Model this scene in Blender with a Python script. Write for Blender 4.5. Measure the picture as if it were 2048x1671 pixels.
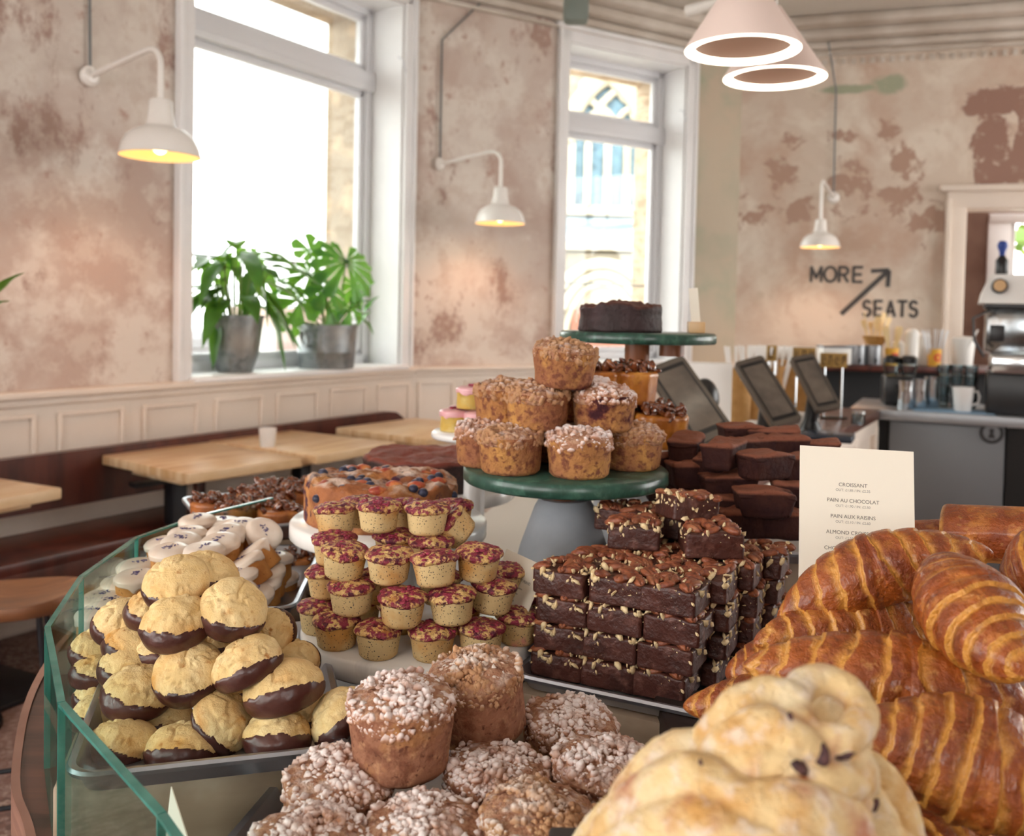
import bpy, bmesh, math, random
import numpy as np
from math import sin, cos, tan, pi, radians, atan2, sqrt
from mathutils import Vector, Matrix, Euler

for _o in list(bpy.data.objects):
    bpy.data.objects.remove(_o)
scn = bpy.context.scene
COL = scn.collection
random.seed(7)
RNG = np.random.RandomState(7)

# ------------------------------------------------------------------ camera
FPX, CX, CY = 1850.0, 1024.0, 687.0
PITCH, ROLL, CAMH = radians(2.0), radians(1.2), 1.42
CAM = Vector((0, 0, CAMH))
_x = Vector((1, 0, 0)); _u0 = Vector((0, sin(PITCH), cos(PITCH))); _f = Vector((0, cos(PITCH), -sin(PITCH)))
_r = cos(ROLL) * _x + sin(ROLL) * _u0
_u = -sin(ROLL) * _x + cos(ROLL) * _u0
cd = bpy.data.cameras.new('camera'); cam = bpy.data.objects.new('camera', cd); COL.objects.link(cam)
cam.matrix_world = Matrix(((_r.x, _u.x, -_f.x, 0), (_r.y, _u.y, -_f.y, 0), (_r.z, _u.z, -_f.z, CAMH), (0, 0, 0, 1)))
cd.sensor_fit = 'HORIZONTAL'; cd.sensor_width = 36.0
cd.lens = FPX / 2048 * 36.0
cd.shift_x = 0.0
cd.shift_y = (CY - 835.5) / 2048
cd.clip_start = 0.02; cd.clip_end = 200
cd.dof.use_dof = True; cd.dof.focus_distance = 0.98; cd.dof.aperture_fstop = 6.6
scn.camera = cam

# ------------------------------------------------------------------ daylight and exposure
world = bpy.data.worlds.new('daylight'); scn.world = world; world.use_nodes = True
_bg = world.node_tree.nodes['Background']
_bg.inputs['Color'].default_value = (1.0, 0.985, 0.955, 1); _bg.inputs['Strength'].default_value = 4.2
scn.view_settings.view_transform = 'Standard'; scn.view_settings.look = 'None'
scn.view_settings.gamma = 1.0; scn.view_settings.use_curve_mapping = False
scn.view_settings.exposure = 0.92

# ------------------------------------------------------------------ pixel helpers (2048x1671 frame)
def ray(px, py):
    return _f + _r * ((px - CX) / FPX) - _u * ((py - CY) / FPX)
def pY(px, py, Y):
    d = ray(px, py); return CAM + d * (Y / d.y)
def pZ(px, py, z):
    d = ray(px, py); return CAM + d * ((z - CAMH) / d.z)
def proj(p):
    v = Vector(p) - CAM; w = v.dot(_f)
    return CX + FPX * v.dot(_r) / w, CY - FPX * v.dot(_u) / w
def at(px, Y, z):
    """world point at depth Y and height z that shows in pixel column px"""
    X = (px - CX) / FPX * Y
    for _ in range(3):
        X += (px - proj((X, Y, z))[0]) / FPX * Y
    return Vector((X, Y, z))

# ------------------------------------------------------------------ noise
def _hash(ix, iy, iz):
    n = (ix * 73856093) ^ (iy * 19349663) ^ (iz * 83492791)
    n = (n ^ (n >> 13)) * 1274126177
    n = n & 0x7fffffff
    return (n % 100003) / 100003.0
def vnoise(P):
    P = np.asarray(P, dtype=np.float64)
    i = np.floor(P).astype(np.int64); f = P - i; f = f * f * (3 - 2 * f)
    r = 0
    for a in (0, 1):
        for b in (0, 1):
            for c in (0, 1):
                w = (f[:, 0] if a else 1 - f[:, 0]) * (f[:, 1] if b else 1 - f[:, 1]) * (f[:, 2] if c else 1 - f[:, 2])
                r = r + w * _hash(i[:, 0] + a, i[:, 1] + b, i[:, 2] + c)
    return r * 2 - 1
def fbm(P, scale, octv=3, seed=0):
    P = np.asarray(P) * scale + seed * 17.31 + 100; r = 0; a = 1.0; t = 0
    for k in range(octv):
        r = r + a * vnoise(P); t += a; a *= .5; P = P * 2.03 + 5.7
    return r / t
def sstep(x, a, b):
    t = np.clip((x - a) / (b - a), 0, 1); return t * t * (3 - 2 * t)

# ------------------------------------------------------------------ geometry collector
class G:
    def __init__(s): s.V = []; s.F = []; s.M = []; s.A = []; s.n = 0
    def add(s, V, F, mi=0, a=None):
        V = np.asarray(V, dtype=np.float64).reshape(-1, 3)
        Fs = F if isinstance(F, list) and len(F) and isinstance(F[0], np.ndarray) else None
        if Fs is None:
            by = {}
            for f in F: by.setdefault(len(f), []).append(f)
            Fs = [np.array(v, dtype=np.int64) for v in by.values()]
        s.V.append(V)
        for f in Fs:
            if len(f): s.F.append(f + s.n); s.M.append(np.full(len(f), mi))
        if a is None: a = np.zeros((len(V), 3))
        s.A.append(a)
        s.n += len(V); return s
    def box(s, cx, cy, cz, sx, sy, sz, b=0, mi=0, rz=0, seg=2):
        V, F = boxg(sx, sy, sz, b, seg)
        if rz: V = V @ np.array(Matrix.Rotation(rz, 3, 'Z')).T
        return s.add(V + (cx, cy, cz), F, mi)
    def mesh(s, name, mats, smooth=True, angle=40, attr=False):
        V = np.concatenate(s.V); me = bpy.data.meshes.new(name)
        me.vertices.add(len(V)); me.vertices.foreach_set('co', V.ravel())
        tot = sum(f.size for f in s.F); npoly = sum(len(f) for f in s.F)
        me.loops.add(tot); me.polygons.add(npoly)
        me.loops.foreach_set('vertex_index', np.concatenate([f.ravel() for f in s.F]).astype(np.int32))
        ls = []; o = 0
        for f in s.F:
            ls.append(np.arange(len(f)) * f.shape[1] + o); o += f.size
        me.polygons.foreach_set('loop_start', np.concatenate(ls).astype(np.int32))
        me.polygons.foreach_set('material_index', np.concatenate(s.M).astype(np.int32))
        if attr:
            at_ = me.color_attributes.new('tint', 'FLOAT_COLOR', 'POINT')
            A = np.concatenate(s.A); A = np.concatenate([A, np.ones((len(A), 1))], 1)
            at_.data.foreach_set('color', A.ravel())
        me.update(calc_edges=True); me.validate()
        if smooth:
            me.polygons.foreach_set('use_smooth', np.ones(len(me.polygons), bool))
            if angle: me.set_sharp_from_angle(angle=radians(angle))
        else: me.polygons.foreach_set('use_smooth', np.zeros(len(me.polygons), bool))
        for m in (mats if isinstance(mats, (list, tuple)) else [mats]): me.materials.append(m)
        return me

_bc = {}
def boxg(sx, sy, sz, b=0, seg=2):
    k = (round(sx, 5), round(sy, 5), round(sz, 5), b, seg)
    if k not in _bc:
        bm = bmesh.new(); bmesh.ops.create_cube(bm, size=1)
        bmesh.ops.scale(bm, vec=(sx, sy, sz), verts=bm.verts)
        if b > 0:
            bmesh.ops.bevel(bm, geom=bm.edges[:], offset=min(b, .49 * min(sx, sy, sz)), segments=seg, profile=.5, affect='EDGES')
        bm.verts.index_update()
        _bc[k] = (np.array([v.co[:] for v in bm.verts]), [[v.index for v in f.verts] for f in bm.faces]); bm.free()
    return _bc[k]
_ic = {}
def ico(l):
    if l not in _ic:
        bm = bmesh.new(); bmesh.ops.create_icosphere(bm, subdivisions=l, radius=1); bm.verts.index_update()
        _ic[l] = (np.array([v.co[:] for v in bm.verts]), [np.array([[v.index for v in f.verts] for f in bm.faces])]); bm.free()
    return _ic[l]
def gridF(nu, nv, wu=False, wv=False):
    iu = np.arange(nu if wu else nu - 1); iv = np.arange(nv if wv else nv - 1)
    a, b = np.meshgrid(iu, iv, indexing='ij'); a = a.ravel(); b = b.ravel()
    a2 = (a + 1) % nu; b2 = (b + 1) % nv
    return [np.stack([a * nv + b, a2 * nv + b, a2 * nv + b2, a * nv + b2], 1)]
def lathe(prof, n=48, disp=None):
    """prof: list (r,z) bottom->top ; returns V,F ; outward faces"""
    p = np.array(prof, float); th = np.linspace(0, 2 * pi, n, endpoint=False)
    R = np.repeat(p[:, 0][:, None], n, 1); Z = np.repeat(p[:, 1][:, None], n, 1); T = np.repeat(th[None, :], len(p), 0)
    V = np.stack([R * np.cos(T), R * np.sin(T), Z], -1).reshape(-1, 3)
    F = gridF(len(p), n, False, True)
    F = [F[0][:, ::-1]]
    caps = []
    if p[0, 0] > 1e-6: caps.append(np.arange(n)[::-1][None, :])
    if p[-1, 0] > 1e-6: caps.append((np.arange(n) + (len(p) - 1) * n)[None, :])
    return V, F + caps
def rprof(pts, step):
    """resample a profile"""
    out = [pts[0]]
    for a, b in zip(pts[:-1], pts[1:]):
        k = max(1, int(math.hypot(b[0] - a[0], b[1] - a[1]) / step))
        for i in range(1, k + 1): out.append((a[0] + (b[0] - a[0]) * i / k, a[1] + (b[1] - a[1]) * i / k))
    return out
def tube(pts, r, n=10, cap=True):
    pts = [Vector(p) for p in pts]; m = len(pts); rs = r if hasattr(r, '__len__') else [r] * m
    V = []; t0 = None; nrm = None
    for i, p in enumerate(pts):
        t = (pts[min(i + 1, m - 1)] - pts[max(i - 1, 0)]).normalized()
        if nrm is None:
            nrm = t.orthogonal().normalized()
        else:
            nrm = (nrm - t * nrm.dot(t)).normalized()
        bn = t.cross(nrm)
        for k in range(n):
            a = 2 * pi * k / n; V.append(p + (nrm * cos(a) + bn * sin(a)) * rs[i])
    F = [gridF(m, n, False, True)[0][:, ::-1]]
    F[0] = F[0][:, ::-1]
    if cap: F += [np.arange(n)[None, ::-1], (np.arange(n) + (m - 1) * n)[None, :]]
    return np.array([v[:] for v in V]), F
def prism(poly, z0, z1):
    n = len(poly); V = [(x, y, z0) for x, y in poly] + [(x, y, z1) for x, y in poly]
    F = [list(range(n))[::-1], list(range(n, 2 * n))] + [[i, (i + 1) % n, n + (i + 1) % n, n + i] for i in range(n)]
    return np.array(V, float), F
def xf(V, M):
    M = np.array(M); return np.asarray(V) @ M[:3, :3].T + M[:3, 3]
def arc(c, r, a0, a1, n, ax=(1, 0, 0), ay=(0, 0, 1)):
    ax = Vector(ax); ay = Vector(ay); c = Vector(c)
    return [c + ax * (r * cos(radians(a0 + (a1 - a0) * i / n))) + ay * (r * sin(radians(a0 + (a1 - a0) * i / n))) for i in range(n + 1)]

# ------------------------------------------------------------------ materials
def C(h, a=1):
    h = h.lstrip('#'); c = [int(h[i:i + 2], 16) / 255 for i in (0, 2, 4)]
    return tuple([(x / 12.92 if x <= .04045 else ((x + .055) / 1.055) ** 2.4) for x in c]) + (a,)
def MAT(name, base, rough=.5, metal=0, layers=(), bump=(), coat=0, rand=True, spec=.5, emit=None, sss=0, coords='Object', rlay=()):
    m = bpy.data.materials.new(name); m.use_nodes = True; nt = m.node_tree; N = nt.nodes; L = nt.links
    B = N['Principled BSDF']
    B.inputs['Roughness'].default_value = rough; B.inputs['Metallic'].default_value = metal
    B.inputs['Specular IOR Level'].default_value = spec
    B.inputs['Coat Weight'].default_value = coat; B.inputs['Coat Roughness'].default_value = .12
    if sss:
        B.inputs['Subsurface Weight'].default_value = sss; B.inputs['Subsurface Scale'].default_value = .006
        B.inputs['Subsurface Radius'].default_value = (1, .6, .35)
    if emit:
        B.inputs['Emission Color'].default_value = C(emit[0]); B.inputs['Emission Strength'].default_value = emit[1]
    tc = N.new('ShaderNodeTexCoord'); vec = tc.outputs[coords]
    if rand:
        oi = N.new('ShaderNodeObjectInfo'); mu = N.new('ShaderNodeMath'); mu.operation = 'MULTIPLY'; mu.inputs[1].default_value = 37.0
        L.new(oi.outputs['Random'], mu.inputs[0])
        ad = N.new('ShaderNodeVectorMath'); ad.operation = 'ADD'; L.new(vec, ad.inputs[0]); L.new(mu.outputs[0], ad.inputs[1]); vec = ad.outputs[0]
    def stretched(st):
        if st is None: return vec
        mp = N.new('ShaderNodeMapping'); mp.inputs['Scale'].default_value = st; L.new(vec, mp.inputs['Vector']); return mp.outputs[0]
    def ramp(src, lo, hi):
        r = N.new('ShaderNodeMapRange'); r.inputs['From Min'].default_value = lo; r.inputs['From Max'].default_value = hi
        L.new(src, r.inputs['Value']); return r.outputs[0]
    def fac(l):
        k = l['k']
        if k == 'noise':
            n = N.new('ShaderNodeTexNoise'); n.inputs['Scale'].default_value = l['s']; n.inputs['Detail'].default_value = l.get('d', 4)
            n.inputs['Roughness'].default_value = l.get('r', .55); n.inputs['Distortion'].default_value = l.get('w', 0)
            L.new(stretched(l.get('st')), n.inputs['Vector']); o = n.outputs[0]
        elif k == 'vor':
            n = N.new('ShaderNodeTexVoronoi'); n.inputs['Scale'].default_value = l['s']; L.new(stretched(l.get('st')), n.inputs['Vector']); o = n.outputs['Distance']
        elif k == 'vcell':
            n = N.new('ShaderNodeTexVoronoi'); n.inputs['Scale'].default_value = l['s']; L.new(stretched(l.get('st')), n.inputs['Vector'])
            sp = N.new('ShaderNodeSeparateColor'); L.new(n.outputs['Color'], sp.inputs[0]); o = sp.outputs[0]
        elif k == 'up':
            g = N.new('ShaderNodeNewGeometry'); sp = N.new('ShaderNodeSeparateXYZ'); L.new(g.outputs['Normal'], sp.inputs[0]); o = sp.outputs[2]
        elif k == 'attr':
            g = N.new('ShaderNodeAttribute'); g.attribute_name = 'tint'; sp = N.new('ShaderNodeSeparateColor'); L.new(g.outputs['Color'], sp.inputs[0]); o = sp.outputs[l.get('ch', 0)]
        elif k == 'wave':
            n = N.new('ShaderNodeTexWave'); n.inputs['Scale'].default_value = l['s']; n.inputs['Distortion'].default_value = l.get('w', 3)
            n.inputs['Detail'].default_value = 3; n.bands_direction = l.get('dir', 'X'); L.new(stretched(l.get('st')), n.inputs['Vector']); o = n.outputs[1]
        elif k == 'rand':
            oi2 = N.new('ShaderNodeObjectInfo'); o = oi2.outputs['Random']
        elif k == 'blob':
            sp = N.new('ShaderNodeSeparateXYZ'); L.new(tc.outputs[coords], sp.inputs[0]); best = None
            def M2(op, a, b):
                q = N.new('ShaderNodeMath'); q.operation = op
                for i, t in enumerate((a, b)):
                    if t is None: continue
                    if isinstance(t, (int, float)): q.inputs[i].default_value = t
                    else: L.new(t, q.inputs[i])
                return q.outputs[0]
            for (bx, bz, rx, rz) in l['pts']:
                dx = M2('MULTIPLY', M2('SUBTRACT', sp.outputs[0], bx), 1 / rx); dz = M2('MULTIPLY', M2('SUBTRACT', sp.outputs[2], bz), 1 / rz)
                d = M2('SUBTRACT', 1.0, M2('SQRT', M2('ADD', M2('MULTIPLY', dx, dx), M2('MULTIPLY', dz, dz)), None)); best = d if best is None else M2('MAXIMUM', best, d)
            n = N.new('ShaderNodeTexNoise'); n.inputs['Scale'].default_value = l['s']; n.inputs['Detail'].default_value = 9; n.inputs['Roughness'].default_value = .62; n.inputs['Distortion'].default_value = .4; L.new(tc.outputs[coords], n.inputs['Vector'])
            o = M2('ADD', M2('MAXIMUM', best, -1.5), M2('MULTIPLY', M2('SUBTRACT', n.outputs[0], .5), l.get('j', 4.0)))
        elif k in ('x', 'y', 'z'):
            sp = N.new('ShaderNodeSeparateXYZ'); L.new(tc.outputs[coords], sp.inputs[0]); o = sp.outputs['xyz'.index(k)]
            if l.get('j'):
                n = N.new('ShaderNodeTexNoise'); n.inputs['Scale'].default_value = l.get('js', 60); L.new(vec, n.inputs['Vector'])
                a = N.new('ShaderNodeMath'); a.operation = 'MULTIPLY_ADD'; a.inputs[1].default_value = l['j']; L.new(n.outputs[0], a.inputs[0]); L.new(o, a.inputs[2]); o = a.outputs[0]
        f = ramp(o, l['lo'], l['hi'])
        if 'by' in l:
            mm = N.new('ShaderNodeMath'); mm.operation = 'MULTIPLY'; L.new(f, mm.inputs[0]); L.new(fac(l['by']), mm.inputs[1]); f = mm.outputs[0]
        if l.get('f', 1) != 1:
            mm = N.new('ShaderNodeMath'); mm.operation = 'MULTIPLY'; L.new(f, mm.inputs[0]); mm.inputs[1].default_value = l['f']; f = mm.outputs[0]
        return f
    cur = None; base = C(base) if isinstance(base, str) else base
    B.inputs['Base Color'].default_value = base
    for l in layers:
        mx = N.new('ShaderNodeMix'); mx.data_type = 'RGBA'; mx.clamp_factor = True
        if cur is None: mx.inputs[6].default_value = base
        else: L.new(cur, mx.inputs[6])
        mx.inputs[7].default_value = C(l['c']); L.new(fac(l), mx.inputs[0]); cur = mx.outputs[2]
    if cur is not None: L.new(cur, B.inputs['Base Color'])
    rc = None
    for l in rlay:
        mx = N.new('ShaderNodeMix'); mx.data_type = 'FLOAT'; mx.clamp_factor = True
        if rc is None: mx.inputs[2].default_value = rough
        else: L.new(rc, mx.inputs[2])
        mx.inputs[3].default_value = l['v']; L.new(fac(l), mx.inputs[0]); rc = mx.outputs[0]
    if rc is not None: L.new(rc, B.inputs['Roughness'])
    prev = None
    for l in bump:
        bp = N.new('ShaderNodeBump'); bp.inputs['Strength'].default_value = l.get('a', .5); bp.inputs['Distance'].default_value = l.get('h', .002)
        L.new(fac(dict({'lo': 0, 'hi': 1}, **l)), bp.inputs['Height'])
        if prev is not None: L.new(prev, bp.inputs['Normal'])
        prev = bp.outputs[0]
    if prev is not None: L.new(prev, B.inputs['Normal'])
    return m
def nz(c, s, lo, hi, **k): return dict(k='noise', c=c, s=s, lo=lo, hi=hi, **k)
def bn(s, a, h, **k): return dict(k=k.pop('k', 'noise'), s=s, a=min(1, a * 1.6), h=h * 1.7, **k)

def GLASS(name, tint, refl=.06, rough=.02, dens=1.0):
    m = bpy.data.materials.new(name); m.use_nodes = True; nt = m.node_tree; N = nt.nodes; L = nt.links
    for n in list(N): N.remove(n)
    out = N.new('ShaderNodeOutputMaterial'); t = N.new('ShaderNodeBsdfTransparent'); t.inputs[0].default_value = C(tint)
    g = N.new('ShaderNodeBsdfGlossy'); g.inputs['Roughness'].default_value = rough
    fr = N.new('ShaderNodeFresnel'); fr.inputs[0].default_value = 1.45
    mu = N.new('ShaderNodeMath'); mu.operation = 'MULTIPLY'; mu.inputs[1].default_value = dens; L.new(fr.outputs[0], mu.inputs[0])
    mx = N.new('ShaderNodeMixShader'); L.new(mu.outputs[0], mx.inputs[0]); L.new(t.outputs[0], mx.inputs[1]); L.new(g.outputs[0], mx.inputs[2])
    L.new(mx.outputs[0], out.inputs[0]); return m

# ------------------------------------------------------------------ objects
def node(name, data, M=None, parent=None):
    o = bpy.data.objects.new(name, data); COL.objects.link(o)
    if parent is not None: o.parent = parent
    if M is not None: o.matrix_basis = M
    return o
def tag(o, label, cat, group=None):
    o['label'] = label; o['category'] = cat
    if group: o['group'] = group
    return o
def T(x, y=None, z=None):
    return Matrix.Translation(Vector(x) if y is None else Vector((x, y, z)))
def RX(d): return Matrix.Rotation(radians(d), 4, 'X')
def RY(d): return Matrix.Rotation(radians(d), 4, 'Y')
def RZ(d): return Matrix.Rotation(radians(d), 4, 'Z')
def thing(name, label, cat, M, parts, group=None):
    """an Empty at the base with its parts; parts = [(name, mesh[, matrix[, subparts[, label]]])]; meshes are shared between copies"""
    e = node(name, None, M); e.empty_display_size = .02; tag(e, label, cat, group)
    def put(ps, par):
        for p in ps:
            o = node(p[0], p[1], p[2] if len(p) > 2 and p[2] is not None else Matrix(), par)
            if len(p) > 4: o['label'] = p[4]
            if len(p) > 3 and p[3]: put(p[3], o)
    put(parts, e); return e
def single(name, label, cat, M, mesh, group=None):
    return tag(node(name, mesh, M), label, cat, group)
def struct(name, mesh, M=None, parent=None):
    o = node(name, mesh, M, parent)
    if parent is None: o['kind'] = 'structure'
    return o
def text_mesh(body, size, mat, depth=.0004, align='CENTER', space=1.0, bold=0):
    cu = bpy.data.curves.new('lettering', 'FONT'); cu.body = body; cu.size = size; cu.align_x = align; cu.align_y = 'CENTER'
    cu.extrude = depth; cu.space_character = space; cu.offset = bold
    o = bpy.data.objects.new('lettering', cu); COL.objects.link(o)
    dg = bpy.context.evaluated_depsgraph_get(); me = bpy.data.meshes.new_from_object(o.evaluated_get(dg))
    bpy.data.objects.remove(o); me.materials.clear(); me.materials.append(mat); return me
# ================================================================== THE ROOM
plaster_layers = [nz('#bfa99d', 1.1, .44, .58, d=8, r=.6, w=.5), nz('#dbd1c7', 2.1, .47, .56, d=10, r=.66), nz('#a98e82', 2.6, .56, .62, d=11, r=.7, st=(1, 1, .6)),
                  nz('#cfc0b4', 6, .53, .62, d=9, r=.7), nz('#b79a8d', 9, .60, .68, d=8, r=.7)]
M_plaster = MAT('distressed_plaster', '#d0c3b9', .85, layers=plaster_layers, bump=[bn(6, .25, .01, d=8)])
M_plaster3 = MAT('greenish_plaster', '#c4b7a3', .85, layers=[nz('#abad97', 1.2, .46, .6, d=4), nz('#c6b6a1', 2.6, .5, .64, d=6)], bump=[bn(6, .2, .01)])
M_white = MAT('white_paint', '#f0f0f1', .4, layers=[nz('#e8e8ea', 3, .4, .7)], rand=False)
M_cream = MAT('cream_paint', '#e9dccf', .5, layers=[nz('#e0d1c3', 2, .4, .7)], rand=False)
M_ceil = MAT('ceiling_paint', '#cfc9c0', .8, layers=[nz('#c6bfb5', .8, .4, .7)], rand=False)
M_brick = MAT('outside_brick', '#b5a28c', .9, layers=[dict(k='vcell', c='#a08a72', s=9, lo=.3, hi=.9, st=(1, 1, 3)), nz('#e0c4a4', 5, .5, .7)], rand=False)
M_floor = MAT('terrazzo', '#9a8580', .45, layers=[dict(k='vcell', c='#7a5a52', s=70, lo=.45, hi=.5), dict(k='vcell', c='#c8b7ab', s=95, lo=.7, hi=.74), dict(k='vcell', c='#4e3a38', s=55, lo=.82, hi=.85), nz('#8b6e66', .8, .4, .7)], rand=False)

def dirv(a): return Vector((sin(radians(a)), cos(radians(a)), 0))
class Wall:
    def __init__(s, p0, a): s.p0 = Vector((p0[0], p0[1], 0)); s.a = a; s.d = dirv(a); s.n = Vector((-s.d.y, s.d.x, 0)); s.M = T(s.p0) @ RZ(90 - a)
    def s_of(s, px, py=640, off=0):
        r = ray(px, py); q = s.p0 + s.n * off
        # r*t = q + d*s
        t = q.x * s.d.y - q.y * s.d.x; k = r.x * s.d.y - r.y * s.d.x; t = t / k
        p = CAM + r * t; return (p - q).dot(s.d), p.z
    def pt(s, u, off=0, z=0): return s.p0 + s.d * u + s.n * off + Vector((0, 0, z))
A_ = Wall((-1.903, 4.17), 32); 
uAB = A_.s_of(826, 500)[0]; B_ = Wall(A_.pt(uAB)[:2], 58.5)
uBC = B_.s_of(1388, 400)[0]; C_ = Wall(B_.pt(uBC)[:2], 81)
uCD = C_.s_of(1478, 400)[0]; D_ = Wall(C_.pt(uCD)[:2], 107)
_pb = [(D_.s_of(px, py)) + (rx, rz) for px, py, rx, rz in ((2000, 205, .24, .13), (1990, 265, .14, .20), (2060, 320, .24, .20), (1975, 350, .12, .10), (2080, 220, .2, .2))]
_ps = [(D_.s_of(px, py)) + (rx, rz) for px, py, rx, rz in ((1785, 270, .10, .16), (1585, 280, .10, .09), (1690, 268, .14, .06), (1790, 390, .22, .16), (1560, 350, .14, .14), (1500, 430, .14, .14), (1700, 380, .2, .2), (1850, 440, .2, .15), (1600, 420, .2, .12), (1810, 340, .1, .2))]
_pg = [(D_.s_of(px, py)) + (rx, rz) for px, py, rx, rz in ((1700, 178, .30, .04), (1780, 168, .14, .09))]
M_plaster2 = MAT('distressed_plaster_pale', '#d3c3b3', .85, rand=False, layers=[nz('#c4a996', 1.3, .47, .60, d=9, r=.62), nz('#dfd3c4', 1.9, .48, .60, d=9, r=.6, w=.5), dict(k='blob', c='#b19382', pts=_ps, s=7, lo=.12, hi=.45, j=5.5), dict(k='blob', c='#9a786a', pts=_pb, s=4, lo=-.05, hi=.08, j=3.2),
    dict(k='blob', c='#a3a78f', pts=_pg, s=6, lo=.0, hi=.4, j=1.5), nz('#cbbba9', 8, .56, .68, d=8, r=.7)], bump=[bn(6, .25, .01, d=8)])
HC = 3.72; TH = .33; SILL = 1.045

def wall_mesh(u0, u1, openings, mat, y0=0, y1=TH, z0=0, z1=HC):
    g = G(); x = u0
    for (a, b, lo, hi) in openings:
        g.box((x + a) / 2, (y0 + y1) / 2, (z0 + z1) / 2, a - x, y1 - y0, z1 - z0)
        if lo > z0: g.box((a + b) / 2, (y0 + y1) / 2, (z0 + lo) / 2, b - a, y1 - y0, lo - z0)
        if hi < z1: g.box((a + b) / 2, (y0 + y1) / 2, (hi + z1) / 2, b - a, y1 - y0, z1 - hi)
        x = b
    g.box((x + u1) / 2, (y0 + y1) / 2, (z0 + z1) / 2, u1 - x, y1 - y0, z1 - z0)
    return g.mesh('wall', mat, smooth=False)
w1 = (A_.s_of(380, 400)[0], A_.s_of(802, 400)[0], SILL, 3.38)
w2 = (B_.s_of(1130, 400)[0], B_.s_of(1366, 400)[0], SILL, 3.38)
dpx = D_.s_of(1926, 500)[0]; dtop = D_.s_of(1932, 414)[1]
struct('wall_left', wall_mesh(-3.2, uAB, [w1], M_plaster), A_.M)
struct('wall_back', wall_mesh(0, uBC, [w2], M_plaster), B_.M)
struct('wall_corner', wall_mesh(0, uCD, [], M_plaster3), C_.M)
struct('wall_right', wall_mesh(0, 4.6, [(dpx, dpx + 1.15, 0, dtop)], M_plaster2, y1=.22), D_.M)
struct('wall_exterior_left', wall_mesh(-3.2, uAB + .1, [(w1[0] - .02, w1[1] - .02, SILL - .05, 3.34)], M_brick, y0=TH, y1=.64), A_.M)
struct('wall_exterior_back', wall_mesh(-.05, uBC + .1, [(w2[0] + .0, w2[1] - .0, SILL - .05, 3.34)], M_brick, y0=TH, y1=.62), B_.M)
# ceiling, floor, street
PB0 = A_.pt(-3.2, 0); PD = D_.pt(4.6, 0)
YB = -3.2
poly = [(PB0.x - .3, PB0.y), (A_.pt(uAB, .5).x, A_.pt(uAB, .5).y), B_.pt(uBC, .5)[:2], C_.pt(uCD, .4)[:2], D_.pt(4.8, .3)[:2], (PD.x + .2, YB), (PB0.x - .3, YB)]
g = G(); V, F = prism(poly[::-1], HC, HC + .15); g.add(V, F); struct('ceiling', g.mesh('ceiling', M_ceil, smooth=False))
g = G(); V, F = prism([(-5, YB - .2), (8, YB - .2), (8, 9.5), (-5, 9.5)], -.1, 0); g.add(V, F); struct('floor', g.mesh('floor', M_floor, smooth=False))
# unseen walls added around the camera to cut ambient light; unglazed openings shape the daylight
def plainwall(name_, x0, y0, x1, y1, ops):
    L = math.hypot(x1 - x0, y1 - y0); g = G(); x = 0
    for (a, b, lo, hi) in ops:
        g.box((x + a) / 2, 0, HC / 2, a - x, .2, HC)
        if lo: g.box((a + b) / 2, 0, lo / 2, b - a, .2, lo)
        g.box((a + b) / 2, 0, (HC + hi) / 2, b - a, .2, HC - hi); g.box((a + b) / 2, 0, hi - .75, b - a, .08, .07); g.box((a + b) / 2, 0, (lo + hi) / 2, .07, .08, hi - lo); x = b
    g.box((x + L) / 2, 0, HC / 2, L - x, .2, HC); struct(name_, g.mesh('wall', M_plaster, smooth=False), T(x0, y0, 0) @ Matrix.Rotation(atan2(y1 - y0, x1 - x0), 4, 'Z'))
plainwall('wall_unseen_left', PB0.x - .1, YB, PB0.x - .1, PB0.y + .1, [(.5, 2.2, .9, 3.3), (2.7, PB0.y - YB - .5, .9, 3.3)])
plainwall('wall_unseen_right', PD.x + .1, YB, PD.x + .1, PD.y + .2, [(4.6, 6.6, .5, 3.4), (7.0, 9.2, .5, 3.4)])  # unseen openings added here to brighten the back walls
plainwall('wall_unseen_front', PB0.x - .2, YB, PD.x + .2, YB, [(.5, 2.4, 1.2, 3.2), (4.4, 5.4, 1.2, 3.2)])
M_street = MAT('street_paving', '#c9c4bc', .8, layers=[nz('#b5afa5', .6, .4, .6)], rand=False)
g = G(); g.box(0, 32, -.4, 90, 70, .3); struct('ground', g.mesh('street', M_street, smooth=False))

# cornice along the walls (stepped plaster mouldings)
M_corn = MAT('cornice_paint', '#d8d0c6', .7, layers=[nz('#b3a698', 1.5, .4, .7)], rand=False)
def cornice(W, u0, u1, dent=False):
    g = G(); L = u1 - u0; c = (u0 + u1) / 2
    g.box(c, -.015, HC - .25, L, .04, .025, .006)
    g.box(c, -.03, HC - .185, L, .06, .06, .02)
    g.box(c, -.07, HC - .115, L, .14, .08, .035)
    g.box(c, -.12, HC - .04, L, .25, .08, .03)
    if dent:
        n = int(L / .07)
        for i in range(n): g.box(u0 + (i + .5) * L / n, -.012, HC - .31, .035, .010, .045, .003)
    return g.mesh('cornice', M_corn, angle=30)
struct('trim_1', cornice(A_, -3.2, uAB + .05), A_.M)
struct('trim_2', cornice(B_, -.02, uBC + .03), B_.M)
struct('trim_3', cornice(C_, -.03, uCD + .02), C_.M)
struct('trim_4', cornice(D_, -.05, 4.6, True), D_.M)

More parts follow.
